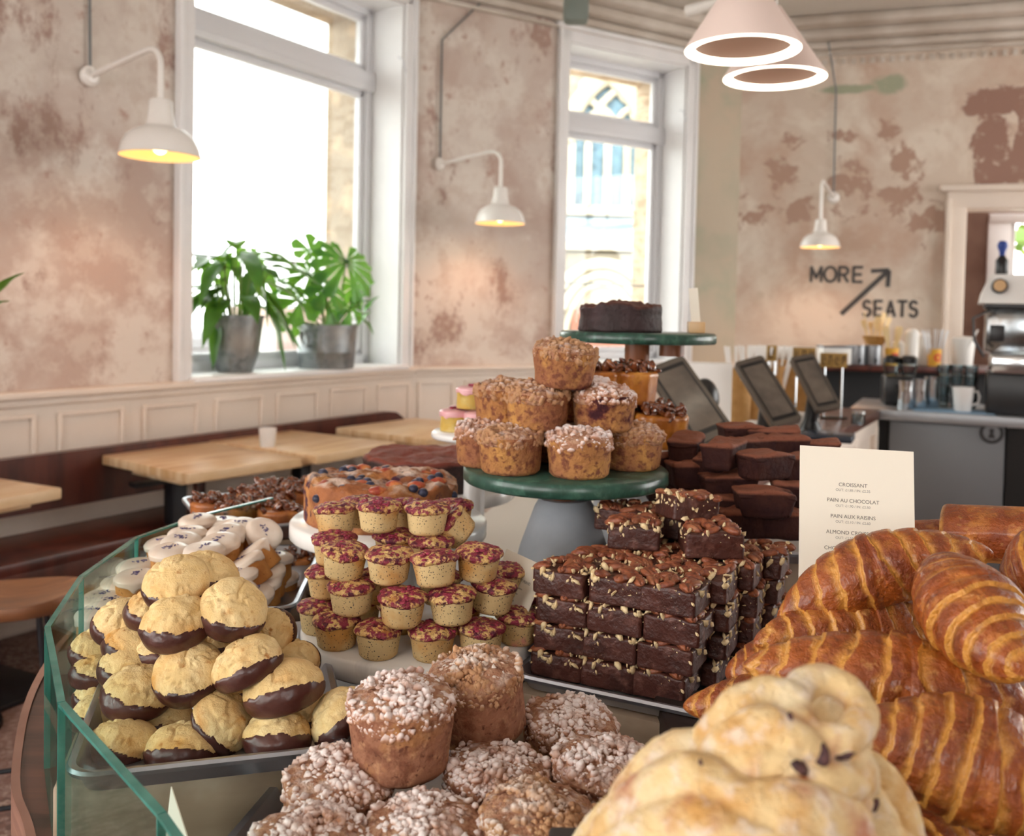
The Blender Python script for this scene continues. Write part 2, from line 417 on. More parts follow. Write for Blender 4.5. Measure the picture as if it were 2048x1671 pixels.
# dado rail, wainscot panels under the windows
def wainscot(W, u0, u1, npan, name_):
    g = G(); L = u1 - u0; c = (u0 + u1) / 2
    g.box(c, -.012, .52, L, .024, 1.0)
    g.box(c, -.035, SILL - .02, L, .07, .035, .01); g.box(c, -.022, SILL - .055, L, .045, .035, .01)
    w = L / npan
    for i in range(npan):
        a = u0 + (i + .5) * w; hw = w * .36
        for (x, z, sx, sz) in ((a, .93, 2 * hw, .022), (a, .62, 2 * hw, .022), (a - hw, .775, .022, .33), (a + hw, .775, .022, .33)):
            g.box(x, -.031, z, sx, .016, sz, .006)
    struct(name_, g.mesh('wainscot', M_cream, angle=30), W.M)
wainscot(A_, -3.2, uAB, 13, 'trim_5'); wainscot(B_, 0, uBC, 7, 'trim_6')
wainscot(C_, 0, uCD, 1, 'trim_7')

# windows ---------------------------------------------------------------
M_pane = GLASS('window_glass', '#f7fbfa', dens=.6)
M_frame = MAT('window_paint', '#dfe0e4', .4, rand=False)
def window(W, w, name_, ztr, reveal_mat, bar_z=None):
    a, b, z0, z1 = w; c = (a + b) / 2; L = b - a; y = TH - .05
    g = G()   # casing and reveal lining
    for x, s in ((a, -1), (b, 1)):
        g.box(x + s * .045, -.015, (z0 + z1) / 2 + .04, .09, .03, z1 - z0 + .1, .006); g.box(x + s * .085, -.025, (z0 + z1) / 2 + .04, .03, .05, z1 - z0 + .16, .008)
        g.box(x + s * -.006, TH / 2 - .02, (z0 + z1) / 2, .012, TH - .04, z1 - z0)
    g.box(c, -.015, z1 + .045, L + .2, .03, .09, .006); g.box(c, -.03, z1 + .1, L + .26, .06, .035, .01)
    g.box(c, TH / 2 - .02, z1 - .006, L, TH - .04, .012)
    g.box(c, TH / 2 - .05, z0 + .0, L + .04, TH + .06, .028, .008)
    lining = g.mesh('lining', reveal_mat, angle=30)
    g = G(); fw = .055
    g.box(a + fw / 2 + .012, y, (z0 + z1) / 2, fw, .07, z1 - z0, .005); g.box(b - fw / 2 - .012, y, (z0 + z1) / 2, fw, .07, z1 - z0, .005)
    g.box(c, y, z0 + .04, L, .07, .06, .005); g.box(c, y, z1 - fw / 2, L, .07, fw, .005)
    g.box(c, y - .012, ztr, L - .02, .1, .13, .012); g.box(c, y - .05, ztr - .03, L - .04, .03, .03, .008)
    # sash stiles
    for zz0, zz1 in ((z0 + .07, ztr - .065), (ztr + .065, z1 - .055)):
        for x in (a + .085, b - .085): g.box(x, y + .01, (zz0 + zz1) / 2, .04, .045, zz1 - zz0, .004)
        for z in (zz0 + .02, zz1 - .02): g.box(c, y + .01, z, L - .13, .045, .04, .004)
    frame = g.mesh('frame', M_frame, angle=30)
    root = node(name_, lining, W.M); root['kind'] = 'structure'
    f = node('window_frame', frame, None, root)
    for zz0, zz1 in ((z0 + .07, ztr - .065), (ztr + .065, z1 - .055)):
        g = G(); g.box(c, y + .012, (zz0 + zz1) / 2, L - .2, .006, zz1 - zz0 - .06); node('pane', g.mesh('pane', M_pane, smooth=False), None, f)
    # brass stay in the top corner
    g = G(); V, F = tube([(b - .05, -.0, z1 - .35), (b - .05, -.04, z1 - .37), (b - .05, -.06, z1 - .45)], .008, 8); g.add(V, F)
    if bar_z:
        g2 = G(); V, F = tube([(a + .02, .42, bar_z), (b - .02, .42, bar_z)], .009, 8); g2.add(V, F); node('guard_rail', g2.mesh('rail', MAT('rail_grey', '#8d8f8d', .4, .6)), None, root)
    node('casement_stay', g.mesh('stay', M_frame), None, f)
ztr = 2.80
zb1 = A_.s_of(450, 514, .42)[1]; zb2 = B_.s_of(1200, 568, .42)[1]
window(A_, w1, 'window_1', 2.90, M_white, zb1); window(B_, w2, 'window_2', 2.86, M_white, zb2)

# doorway on the right wall ----------------------------------------------
g = G(); a, b = dpx, dpx + 1.15
for x, s in ((a, -1), (b, 1)):
    g.box(x + s * .055, -.02, dtop / 2, .13, .04, dtop, .006); g.box(x + s * .115, -.035, dtop / 2 + .02, .04, .07, dtop + .08, .01)
    g.box(x - s * .008, .1, dtop / 2, .016, .24, dtop)
g.box((a + b) / 2, -.02, dtop + .055, 1.4, .04, .13, .006); g.box((a + b) / 2, -.045, dtop + .135, 1.52, .09, .05, .014)
g.box((a + b) / 2, .1, dtop - .008, 1.15, .24, .016)
struct('door_1', g.mesh('door_casing', M_cream, angle=30), D_.M)
M_dark_pl = MAT('brown_plaster', '#8a6f62', .9, layers=[nz('#75594e', 2, .4, .65)])  # brown plaster of the passage walls
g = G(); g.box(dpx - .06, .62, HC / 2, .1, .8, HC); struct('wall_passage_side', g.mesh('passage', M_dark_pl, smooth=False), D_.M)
hx0 = D_.s_of(1975, 500, 1.02)[0]
g = G()
g.box((hx0 + .22 + dpx - .1) / 2 - .2, 1.07, HC / 2, hx0 - dpx + .1, .1, HC)
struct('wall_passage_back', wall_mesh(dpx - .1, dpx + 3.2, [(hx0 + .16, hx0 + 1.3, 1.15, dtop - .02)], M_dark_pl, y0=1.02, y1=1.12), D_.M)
g = G(); z0w, z1w = 1.15, dtop - .02; hx1 = hx0 + 1.3
g.box(hx0 + .08, 1.0, (z0w + z1w) / 2, .17, .05, z1w - z0w, .006); g.box(hx0 + .19, 1.07, (z0w + z1w) / 2, .05, .05, z1w - z0w, .006)
g.box((hx0 + hx1) / 2, 1.07, z0w + .2, hx1 - hx0, .05, .07, .006); g.box((hx0 + hx1) / 2, 1.07, z0w + .27, hx1 - hx0, .04, .03, .006)
g.box((hx0 + hx1) / 2, 1.07, z0w + .05, hx1 - hx0, .05, .06, .006); g.box((hx0 + hx1) / 2, 1.0, z1w + .03, hx1 - hx0, .06, .08, .006)
wr = struct('window_3', g.mesh('passage_window', M_white, angle=30), D_.M)
g = G(); g.box((hx0 + hx1) / 2 + .1, 1.09, (z0w + z1w) / 2, hx1 - hx0 - .25, .005, z1w - z0w - .04); node('pane', g.mesh('pane', M_pane, smooth=False), None, wr)

# exterior: the church across the street ----------------------------------
M_stone = MAT('pale_stone', '#8a8174', .9, layers=[dict(k='vcell', c='#766d5f', s=1.6, lo=.3, hi=.9, st=(1, 1, 2.4)), nz('#9c9283', .8, .45, .65)], rand=False, bump=[bn(3, .3, .05)])
M_stoneL = MAT('dressed_stone', '#b9af9e', .85, layers=[nz('#a69c8a', 1.5, .4, .7)], rand=False)
M_leaded = MAT('leaded_glass', '#37586e', .25, layers=[dict(k='vcell', c='#5f8296', s=6, lo=.3, hi=.8), nz('#6f93a6', 1.5, .45, .6)], rand=False)
M_slate = MAT('slate_roof', '#6d7c86', .7, layers=[dict(k='vcell', c='#83919a', s=3, lo=.3, hi=.9)], rand=False)
M_doorw = MAT('church_door_wood', '#8d5a4a', .7, rand=False)
YC = 20.0
def cz(px, py): p = pY(px, py, YC); return p.x, p.z
g = G(); x0, _ = cz(1080, 400); x1, _ = cz(1420, 400)
g.box((x0 + x1) / 2, YC + .9, 4.5, x1 - x0 + 3, 1.0, 9.8)
churchwall = g.mesh('church_wall', M_stone, smooth=False)
def barpath(pts, r, mi=0, gg=None):
    V, F = tube([(p[0], p[1], p[2]) for p in pts], r, 8); gg.add(V, F, mi)
gt = G(); gg = G(); pcx, pcz = cz(1215, 285)
wx0, wtop = cz(1138, 285); wx1, _ = cz(1296, 285); _, zl = cz(1215, 412); _, zs = cz(1215, 285); _, zapex = cz(1215, 60)
W_ = wx1 - wx0
gg.box(pcx, YC + .38, (zl + zs) / 2, W_, .08, zs - zl)
# pointed glass head
P = []
for i in range(13): a = radians(i / 12 * 62); P.append((wx1 - W_ * 1.0 + W_ * cos(a), zs + W_ * sin(a)))
P2 = [(pcx * 2 - x, z) for x, z in P[::-1]]
pl = [q for q in P if q[0] >= pcx] + [q for q in P2 if q[0] < pcx]
V, F = prism(pl, 0, .08); V = xf(V, T(0, YC + .42, 0) @ RX(90)); gg.add(V, F)
for i in range(5):
    x = wx0 + W_ * i / 4
    gt.box(x, YC + .25, (zl + zs) / 2, .16 if 0 < i < 4 else .3, .35, zs - zl, .02)
for i in range(4):                       # lancet heads
    x = wx0 + W_ * (i + .5) / 4; r = W_ / 8
    for s in (-1, 1):
        pts = [(x - s * r + s * 2 * r * (cos(radians(t * 6))), YC + .25, zs + 2 * r * sin(radians(t * 6))) for t in range(11)]
        barpath(pts, .07, 0, gt)
def ring(x, z, r, lob=0):
    pts = [(x + (r * (1 + lob * cos(4 * t * pi / 16))) * cos(t * pi / 16), YC + .25, z + (r * (1 + lob * cos(4 * t * pi / 16))) * sin(t * pi / 16)) for t in range(33)]
    barpath(pts, .085, 0, gt)
for (px, py, r) in ((1168, 212, .27), (1234, 206, .27), (1200, 170, .33), (1290, 225, .2), (1145, 240, .15), (1200, 236, .15)):
    x, z = cz(px, py); ring(x, z, r, .16)
for s in (-1, 1):
    for q in (P if s > 0 else P2,):
        barpath([(x, YC + .2, z) for x, z in q], .2, 0, gt)
x, z = cz(1215, 420); gt.box(x, YC + .3, z, W_ + 1.4, .4, .22, .03)
win = gt.mesh('tracery', M_stoneL, angle=50); lead = gg.mesh('leaded', M_leaded, smooth=False)
g = G(); xa, za = cz(1120, 425); xb, zb = cz(1305, 492)
V = [(xa - 1, YC - 1.6, zb), (xb + .0, YC - 1.6, zb), (xb + .0, YC + .4, za), (xa - 1, YC + .4, za), (xa - 1, YC - 1.6, zb - .15), (xb, YC - 1.6, zb - .15), (xb, YC + .4, za - .15), (xa - 1, YC + .4, za - .15)]
g.add(V, [[0, 1, 2, 3], [7, 6, 5, 4], [0, 4, 5, 1], [1, 5, 6, 2], [2, 6, 7, 3], [3, 7, 4, 0]]); slate = g.mesh('slate', M_slate, smooth=False)
g = G(); pxx, pzz = cz(1190, 515)
g.box((xa + xb) / 2 - .4, YC - .95, (zb - .15) / 2 - .2, xb - xa + 1.0, 1.1, zb + .0); porch = g.mesh('porch', M_stone, smooth=False)
g = G(); g.box(xb + .55, YC - .3, 4.0, .75, 1.2, 8.2, .03)
for z in (2.6, 5.0): g.box(xb + .55, YC - .6, z, .9, 1.5, .2, .03)
butt = g.mesh('buttress', M_stoneL, angle=30)
g = G(); hw = 1.15; ax, az = cz(1192, 520)
base_z = -.2
for k, (o, r) in enumerate(((0, .11), (.22, .09), (.4, .07))):
    for s in (-1, 1):
        pts = [(ax + s * (hw - o) * cos(radians(t * 5)) * 1.0, YC - 1.55 - .04 * (2 - k), az - 1.9 + (1.75 - o) * sin(radians(t * 5)) ** .9) for t in range(19)]
        pts = [(ax + s * (hw - o), YC - 1.55, base_z)] + pts; barpath(pts, r, 0, g)
g.box(ax, YC - 1.58, az + .18, 4.4, .2, .16, .02)
arch = g.mesh('portal', M_stoneL, angle=50)
g = G(); g.box(ax, YC - 1.53, (az - 1.2) / 2, 1.2, .06, az - .9); pd = g.mesh('portal_door', M_doorw, smooth=False)
thing('church', 'pale stone church with traceried window seen through the narrow window', 'church', Matrix(),
      [('wall', churchwall), ('window', lead, None, [('tracery', win)]), ('porch_roof', slate), ('porch', porch), ('buttress', butt), ('portal_arch', arch), ('portal_door', pd)])
# far street building seen low in the big window, parked car
M_far = MAT('far_brick', '#b59c94', .9, layers=[dict(k='vcell', c='#9c7f78', s=1.5, lo=.4, hi=.9, st=(1, 1, 2))], rand=False)
M_farw = MAT('far_pale', '#c9c4bf', .8, rand=False)
g = G(); pc = pY(655, 700, 24); g.box(pc.x, 24, .45, 4.2, 3, 1.9); far1 = g.mesh('far_wall', M_far, smooth=False)
g = G()
for i in range(3): g.box(pc.x - 1.2 + i * 1.2, 22.48, .5, .5, .06, .8)
fw = g.mesh('far_window', M_farw, smooth=False)
thing('street_wall', 'low brick street building seen between the plant pots through the window', 'building', Matrix(), [('wall', far1), ('shutter', fw)])
M_bollard = MAT('pillar_grey', '#7e7c80', .8, rand=False)
g = G(); p = pY(392, 700, 11); V, F = lathe([(.17, -.25), (.17, .9), (.2, .92), (.2, 1.02), (.13, 1.1), (0.001, 1.12)], 20); g.add(V, F)
single('pillar', 'grey stone gate pillar outside the left edge of the big window', 'pillar', T(p.x, p.y, 0), g.mesh('pillar', M_bollard))
# tree outside the passage window
M_leafo = MAT('tree_leaves', '#7d8f3a', .7, layers=[nz('#5d7a34', 3, .4, .6), nz('#c9b04a', 4, .55, .65)], rand=False)
g = G(); V0, F0 = ico(1); q = D_.pt(hx0 + 1.0, 6.5, 3.0)
for i in range(300):
    v = Vector(RNG.normal(size=3)); v = Vector((v.x * .9, v.y * .7, v.z * .8)); g.add(V0 * (.10, .10, .05) * (.6 + RNG.rand()) @ np.array(Euler(RNG.rand(3) * 6).to_matrix()) + (q + v)[:], F0)
tl = g.mesh('leaves', M_leafo)
g = G(); V, F = tube([(q.x, q.y, -.3), (q.x + .1, q.y, 1.5), (q.x, q.y, 3.2)], [.16, .12, .05], 8); g.add(V, F)
thing('tree', 'yellow green tree outside the window beyond the doorway', 'tree', Matrix(), [('foliage', tl), ('trunk', g.mesh('trunk', M_doorw))])

# wall lamps -------------------------------------------------------------
M_enamel = MAT('white_enamel', '#efebe6', .25, coat=.3, rand=False)
M_warm = MAT('shade_lining', '#fff0d0', .5, rand=False)
M_bulb = MAT('lit_bulb', '#ffdca0', .5, emit=('#ffc878', 9), rand=False)
M_conduit = MAT('grey_conduit', '#77797a', .5, .3, rand=False)
sp_prof = [(.040, .212), (.046, .205), (.050, .15), (.058, .108), (.066, .098), (.100, .086), (.135, .058), (.155, .018), (.162, -.012), (.165, -.02)]
V, F = lathe(sp_prof[::-1], 48); g = G(); g.add(V, [F[0]])
# the shade is a real shell: inner surface too
Vi, Fi = lathe([(max(.001, r - .004), z - .003) for r, z in sp_prof[::-1]], 48); 
shade_out = g
g.add(*lathe([(.001, .168), (.030, .165)], 24)[0:1], []) if False else None
def ring_faces(r0, z0, r1, z1, n=48): 
    V, F = lathe([(r0, z0), (r1, z1)], n); return V, [F[0]]
V, F = ring_faces(.165, -.02, .161, -.023); g.add(V, [F[0][:, ::-1]])
V, F = ring_faces(.040, .212, .0005, .216); g.add(V, F)
lamp_shade = shade_out.mesh('lamp_shade', M_enamel, angle=60)
g = G(); g.add(Vi, [Fi[0][:, ::-1]]); lamp_inner = g.mesh('lamp_lining', M_warm, angle=60)
V0, F0 = ico(3); g = G(); g.add(V0 * (.035, .035, .045) + (0, 0, .03), F0); lamp_bulb = g.mesh('bulb', M_bulb)
def wall_lamp(label, mount, shade, cable, power, k=1):
    mount = Vector(mount); shade = Vector(shade); d = (shade - mount); hd = Vector((d.x, d.y, 0)); L = hd.length; hd.normalize()
    zt = mount.z
    top = Vector((shade.x, shade.y, mount.z))
    r = .07; pts = [mount]
    up = Vector((0, 0, 1))
    rise = max(0, min(.06, .0 + L * .15)); bend_c = top - hd * r + Vector((0, 0, rise - r))
    pts += [bend_c + up * r - hd * .02] + [bend_c + up * r * cos(radians(t * 10)) + hd * r * sin(radians(t * 10)) for t in range(0, 10)] + [Vector((shade.x, shade.y, shade.z + .21 * k))]
    O = shade
    g = G(); V, F = tube([p - O for p in pts], .0125, 12); g.add(V, F); arm = g.mesh('arm', M_enamel)
    g = G(); V, F = lathe([(.045, 0), (.045, .015), (.03, .03), (.001, .032)], 24); 
    q = Vector((hd.x, hd.y, 0)).to_track_quat('Z', 'Y').to_matrix().to_4x4(); g.add(xf(V, T(mount - O - hd * .01) @ q), F); plate = g.mesh('mount', M_enamel)
    parts = [('lamp_shade', lamp_shade, Matrix.Scale(k, 4), [('shade_lining', lamp_inner)]), ('bulb', lamp_bulb), ('arm', arm), ('wall_plate', plate)]
    g = G(); V, F = tube([Vector(c) - O for c in cable], .007, 8); g.add(V, F); parts.append(('cable', g.mesh('cable', M_conduit)))
    thing('wall_lamp', label, 'lamp', T(O), parts, 'barn wall lamps')
    ld = bpy.data.lights.new('lamp_light', 'SPOT'); ld.energy = power; ld.color = (1, .5, .28); ld.shadow_soft_size = .04; ld.spot_size = radians(140); ld.spot_blend = .6
    node('lamp_light', ld, T(O + Vector((0, 0, .0))))
def wpt(W, px, py, off=0): u, z = W.s_of(px, py, off); return W.pt(u, off, z)
m1 = wpt(A_, 180, 152, -.02); s1 = pY(320, 302, m1.y - .27)
wall_lamp('white barn lamp on a bent arm nearest the big bright window', m1, s1, [m1 + Vector((0, 0, .03)), m1 + Vector((-.005, 0, .5)), m1 + Vector((0, 0, 1.4))], 9)
m2 = wpt(B_, 880, 328, -.02); s2 = pY(1000, 440, m2.y - .2)
wall_lamp('white barn lamp on a bent arm between the two windows', m2, s2, [m2 + Vector((0, 0, .03)), wpt(B_, 884, 80, -.02), wpt(B_, 975, -8, -.02)], 10)
m3 = wpt(D_, 1667, 395, -.02); s3 = pY(1640, 489, m3.y - .50)
wall_lamp('white barn lamp hanging over the painted MORE SEATS lettering', m3, s3, [m3 + Vector((0, 0, .03)), wpt(D_, 1672, 180, -.02), wpt(D_, 1657, 84, -.26)], 12, .86)

# cone pendants -------------------------------------------------------------
M_cone = MAT('pink_white_cone', '#ecd8cf', .5, rand=False)
M_ring = MAT('lit_ring', '#fff6e6', .5, emit=('#fff0d8', 3.2), rand=False)
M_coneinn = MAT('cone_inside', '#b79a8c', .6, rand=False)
def cone(label, px, py, Y, R, H):
    O = pY(px, py, Y)
    g = G(); V, F = lathe([(R, 0), (R, .006), (.012, H), (.001, H + .004)], 72); g.add(V, [F[0]]); c1 = g.mesh('cone', M_cone, angle=50)
    g = G(); V, F = lathe([(R - .003, 0), (R - .021, .0), (R - .023, .012)], 72); g.add(V, [F[0][:, ::-1]]); V, F = lathe([(R, 0), (R - .003, .0)], 72); g.add(V, [F[0][:, ::-1]]); c2 = g.mesh('ring', M_ring)
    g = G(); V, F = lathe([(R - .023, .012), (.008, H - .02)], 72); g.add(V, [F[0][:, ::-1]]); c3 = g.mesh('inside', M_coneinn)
    g = G(); V, F = tube([(0, 0, H), (0, 0, HC - O.z)], .003, 8); g.add(V, F); c4 = g.mesh('cord', M_enamel)
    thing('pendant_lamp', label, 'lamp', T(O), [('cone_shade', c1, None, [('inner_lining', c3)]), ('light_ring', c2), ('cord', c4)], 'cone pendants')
cone('large pale cone pendant with glowing rim, overlapping the other one', 1485, 101, 2.3, .140, .21)
cone('pale cone pendant with glowing rim, hanging lower and behind the other', 1549, 157, 2.62, .141, .20)
# little grey speaker and a track spotlight at the ceiling
g = G(); g.box(0, 0, 0, .16, .14, .17, .03); g2 = G(); V, F = tube([(0, 0, .08), (0, 0, .2)], .02, 8); g2.add(V, F)
M_gspk = MAT('speaker_grey', '#7c857f', .6, rand=False)
q = pY(1152, 20, 6.0)
thing('ceiling_speaker', 'small grey speaker under the ceiling cornice between the windows', 'speaker', T(q), [('body', g.mesh('body', M_gspk)), ('bracket', g2.mesh('bracket', M_gspk))])
g = G(); V, F = tube([(0, 0, 0), (.5, -.25, 0)], .03, 12); g.add(V, F); q = pY(1375, 22, 5.0)
single('ceiling_tube_light', 'white tube fitting under the ceiling beside the large cone pendant', 'light', T(q) @ RZ(-20), g.mesh('tube', M_enamel))

# painted lettering ---------------------------------------------------------
M_ink = MAT('grey_letter_paint', '#4d4b4b', .7, rand=False)
u0, zt = D_.s_of(1674, 549); u1, zt2 = D_.s_of(1780, 617)
GLY = {'M': [[(0, 0), (0, 1), (.5, .25), (1, 1), (1, 0)]], 'E': [[(.85, 0), (0, 0), (0, 1), (.85, 1)], [(0, .5), (.75, .5)]], 'T': [[(0, 1), (1, 1)], [(.5, 1), (.5, 0)]], 'A': [[(0, 0), (.5, 1), (1, 0)], [(.2, .3), (.8, .3)]],
       'O': [[(.5 + .58 * cos(t), .5 + .5 * sin(t)) for t in np.linspace(0, 2 * pi, 25)]],
       'R': [[(0, 0), (0, 1), (.45, 1)] + [(.45 + .4 * cos(t), .74 + .26 * sin(t)) for t in np.linspace(pi / 2, -pi / 2, 9)] + [(0, .48)], [(.4, .48), (.85, 0)]],
       'S': [[(.42 + .38 * cos(t), .75 + .25 * sin(t)) for t in np.linspace(.5, 1.5 * pi, 12)] + [(.42 + .42 * cos(t), .26 + .26 * sin(t)) for t in np.linspace(.5 * pi, -pi * .85, 14)]]}
def stroke_word(g, word, px0, px1, pyt, pyb, W, lw):
    u0 = W.s_of(px0, pyb)[0]; u1 = W.s_of(px1, pyb)[0]; pm = (px0 + px1) / 2; zt = W.s_of(pm, pyt)[1]; zb = W.s_of(pm, pyb)[1]
    n = len(word); adv = (u1 - u0) / (n - .28); gw = adv * .72; hh = zt - zb
    for i, ch in enumerate(word):
        for k, st in enumerate(GLY[ch]):
            P = [(u0 + adv * i + x * gw, zb + y * hh) for x, y in st]
            for m in range(len(P) - 1):
                (xa, za), (xb, zb_) = P[m], P[m + 1]; L = math.hypot(xb - xa, zb_ - za)
                V, F = boxg(L + lw * .5, .003, lw); g.add(xf(V, T((xa + xb) / 2, -.003 - .0002 * (m % 2), (za + zb_) / 2) @ Matrix.Rotation(-atan2(zb_ - za, xb - xa), 4, 'Y')), F)
g = G()
stroke_word(g, 'MORE', 1622, 1727, 534, 563, D_, .022); stroke_word(g, 'SEATS', 1726, 1836, 602, 632, D_, .022)
# arrow
ua, za_ = D_.s_of(1682, 628); ub, zb_ = D_.s_of(1778, 540)
dx, dz = ub - ua, zb_ - za_; L = math.hypot(dx, dz); an = atan2(dz, dx)
def bar2(x0, z0, x1, z1, w):
    L = math.hypot(x1 - x0, z1 - z0); V, F = boxg(L, .003, w); M = T((x0 + x1) / 2, -.003, (z0 + z1) / 2) @ Matrix.Rotation(-atan2(z1 - z0, x1 - x0), 4, 'Y'); g.add(xf(V, M), F)
bar2(ua, za_, ub, zb_, .036)
for s in (1, -1):
    aa = an + pi + s * radians(42); bar2(ub, zb_, ub + .13 * cos(aa), zb_ + .13 * sin(aa), .033)
single('painted_sign', 'grey lettering MORE SEATS with a slanting arrow on the plaster', 'sign', D_.M, g.mesh('lettering', M_ink, smooth=False))

# bench, tables ---------------------------------------------------------------
M_redwood = MAT('dark_red_wood', '#5b2a20', .35, layers=[nz('#3f1a14', 2.5, .4, .65, st=(6, 6, 1), d=5)], coat=.15, bump=[bn(30, .1, .002)])
M_oak = MAT('pale_butcher_wood', '#e0bf93', .32, layers=[dict(k='vcell', c='#cda271', s=5, lo=.2, hi=1, st=(.5, 3.2, 1)), nz('#f0d8b4', 3, .45, .7, st=(1, 9, 1))], bump=[bn(20, .06, .002)], spec=.4)
M_black = MAT('black_metal', '#1a1c22', .4, .3, rand=False)
ue = A_.s_of(738, 820, -.12)[0]; u_end = uAB - .1
ybk = -.13
g = G()
def bkprof(u0, u1, z0, z1, y, t):
    g.box((u0 + u1) / 2, y, (z0 + z1) / 2, u1 - u0, t, z1 - z0, .01)
zb0 = A_.s_of(400, 868, ybk)[1]
x1 = A_.s_of(806, 830, ybk)[0]
P = [(-2.9, .55), (x1 - .02, .55), (x1, .6), (x1, zb0 - .12), (x1 - .03, zb0 - .05), (x1 - .1, zb0 - .01), (x1 - .18, zb0), (-2.9, zb0)]
V, F = prism(P, 0, .05); V = xf(V, T(0, ybk + .02, 0) @ RX(90)); g.add(V, F); bb = g.mesh('bench_back', M_redwood, angle=30)
g = G(); g.box((x1 - 2.9) / 2, -.34, .445, x1 + 2.9, .42, .05, .012); g.box((x1 - 2.9) / 2, -.53, .36, x1 + 2.9, .035, .16, .006); bs = g.mesh('bench_seat', M_redwood, angle=30)
g = G(); g.box(0, -.3, .21, .06, .34, .42, .005); g.box(0, -.147, .44, .05, .034, .26, .004); bsup = g.mesh('support', M_redwood, angle=30)
thing('bench', 'long dark red wooden bench built along the panelled wall', 'bench', A_.M, [('backrest', bb), ('seat', bs), *[('support', bsup, T(x1 - .3 - i * 1.3, 0, 0)) for i in range(5)]])
def table(label, c4, legs, z=.75, th=.042):
    pts = [pZ(px, py, z) for px, py in c4]; O = sum(pts, Vector()) / 4; O.z = 0
    ex = (pts[1] - pts[0]).normalized(); W = ((pts[1] - pts[0]).length + (pts[2] - pts[3]).length) / 2; L = ((pts[3] - pts[0]).length + (pts[2] - pts[1]).length) / 2
    d1 = ((pts[3] - pts[0]) + (pts[2] - pts[1])).normalized(); rz = atan2(d1.y, d1.x)
    g = G(); g.box(0, 0, z - th / 2, L, W, th, .006); top = g.mesh('tabletop', M_oak, angle=30)
    g = G(); g.box(0, 0, z - th - .02, L * .75, W * .55, .03, .004); ap = g.mesh('apron', M_oak, angle=30)
    g = G(); g.box(0, 0, (z - th - .03) / 2 + .01, .07, .07, z - th - .06, .004); g.box(0, 0, z - th - .045, .4, .05, .02); post = g.mesh('post', M_black, angle=30)
    g = G(); g.box(0, 0, .012, .42, .42, .018, .004); base = g.mesh('base', M_black, angle=30)
    thing('cafe_table', label, 'table', T(O) @ Matrix.Rotation(rz, 4, 'Z'), [('tabletop', top), ('apron', ap), ('leg', post, T(legs[0], legs[1], 0)), ('base_plate', base, T(legs[0], legs[1], 0))], 'pale wood cafe tables'); return O
OA = table('pale wood cafe table with its corner pointing at the cakes, empty half', [(187, 909), (384, 946), (600, 916), (425, 882)], (-.12, .0))
OB = table('pale wood cafe table carrying the small white cup', [(440, 876), (606, 917), (783, 883), (586, 859)], (-.02, -.02))
OC = table('pale wood cafe table farthest back by the end of the bench', [(680, 855), (844, 877), (985, 858), (850, 832)], (0, 0))
OD = table('pale wood cafe table cut off by the edge of the photo above the stool', [(-222, 978), (-80, 1010), (112, 978), (-30, 946)], (0, 0))
M_cup = MAT('white_china', '#eceae8', .25, rand=False, coat=.2)
def cup_mesh(r, h, mat=M_cup, t=.004, rb=None):
    rb = rb or r * .78; g = G(); V, F = lathe([(rb, 0), (rb + .002, .002), (r, h), (r - t, h), (rb - t * .5, .006), (.001, .006)], 32); g.add(V, F); return g.mesh('cup', mat, angle=50)
q = pZ(535, 893, .75)
M_coffee = MAT('milk_froth', '#c7a384', .6, rand=False)
g = G(); V, F = lathe([(.001, .075), (.037, .075)], 24); g.add(V, [F[0][:, ::-1]])
thing('cup', 'small white cup of milky coffee alone on the cafe table', 'cup', T(q.x, q.y, .75), [('body', cup_mesh(.042, .09)), ('drink', g.mesh('drink', M_coffee))])
# stool
M_walnut = MAT('stool_wood', '#8a5a38', .4, layers=[nz('#6b4228', 3, .4, .65, st=(1, 8, 1), d=5), nz('#a8744b', 5, .55, .7, st=(1, 6, 1))])
g = G(); n = 40; Vs = []
pr = [(.001, .0), (.12, .002), (.175, .012), (.185, .03), (.178, .043), (.14, .036), (.07, .027), (.001, .024)]
V, F = lathe(pr, 48); V = V * (1.05, .9, 1); V[:, 2] += .45 * (V[:, 0] ** 2) * (V[:, 2] > .02) ; g.add(V, F); st = g.mesh('stool_seat', M_walnut, angle=70)
parts = [('seat', st, T(0, 0, .65))]
feet = []
for i in range(4):
    a = pi / 4 + i * pi / 2; g = G(); V, F = tube([(.10 * cos(a), .10 * sin(a), .66), (.2 * cos(a), .2 * sin(a), .0)], .009, 10); g.add(V, F); parts.append(('leg', g.mesh('stool_leg', M_black)))
for zz, rr in ((.2, .17),):
    g = G()
    for i in range(4):
        a = pi / 4 + i * pi / 2; b = a + pi / 2; V, F = tube([(rr * cos(a), rr * sin(a), zz), (rr * cos(b), rr * sin(b), zz)], .007, 8); g.add(V, F)
    parts.append(('footrest', g.mesh('footrest', M_black)))
q = pZ(32, 1196, .68)
thing('stool', 'round wooden bar stool with thin black metal legs beside the glass counter', 'stool', T(q.x, q.y, 0) @ RZ(20) @ Matrix.Diagonal((.82, .82, 1, 1)), parts)

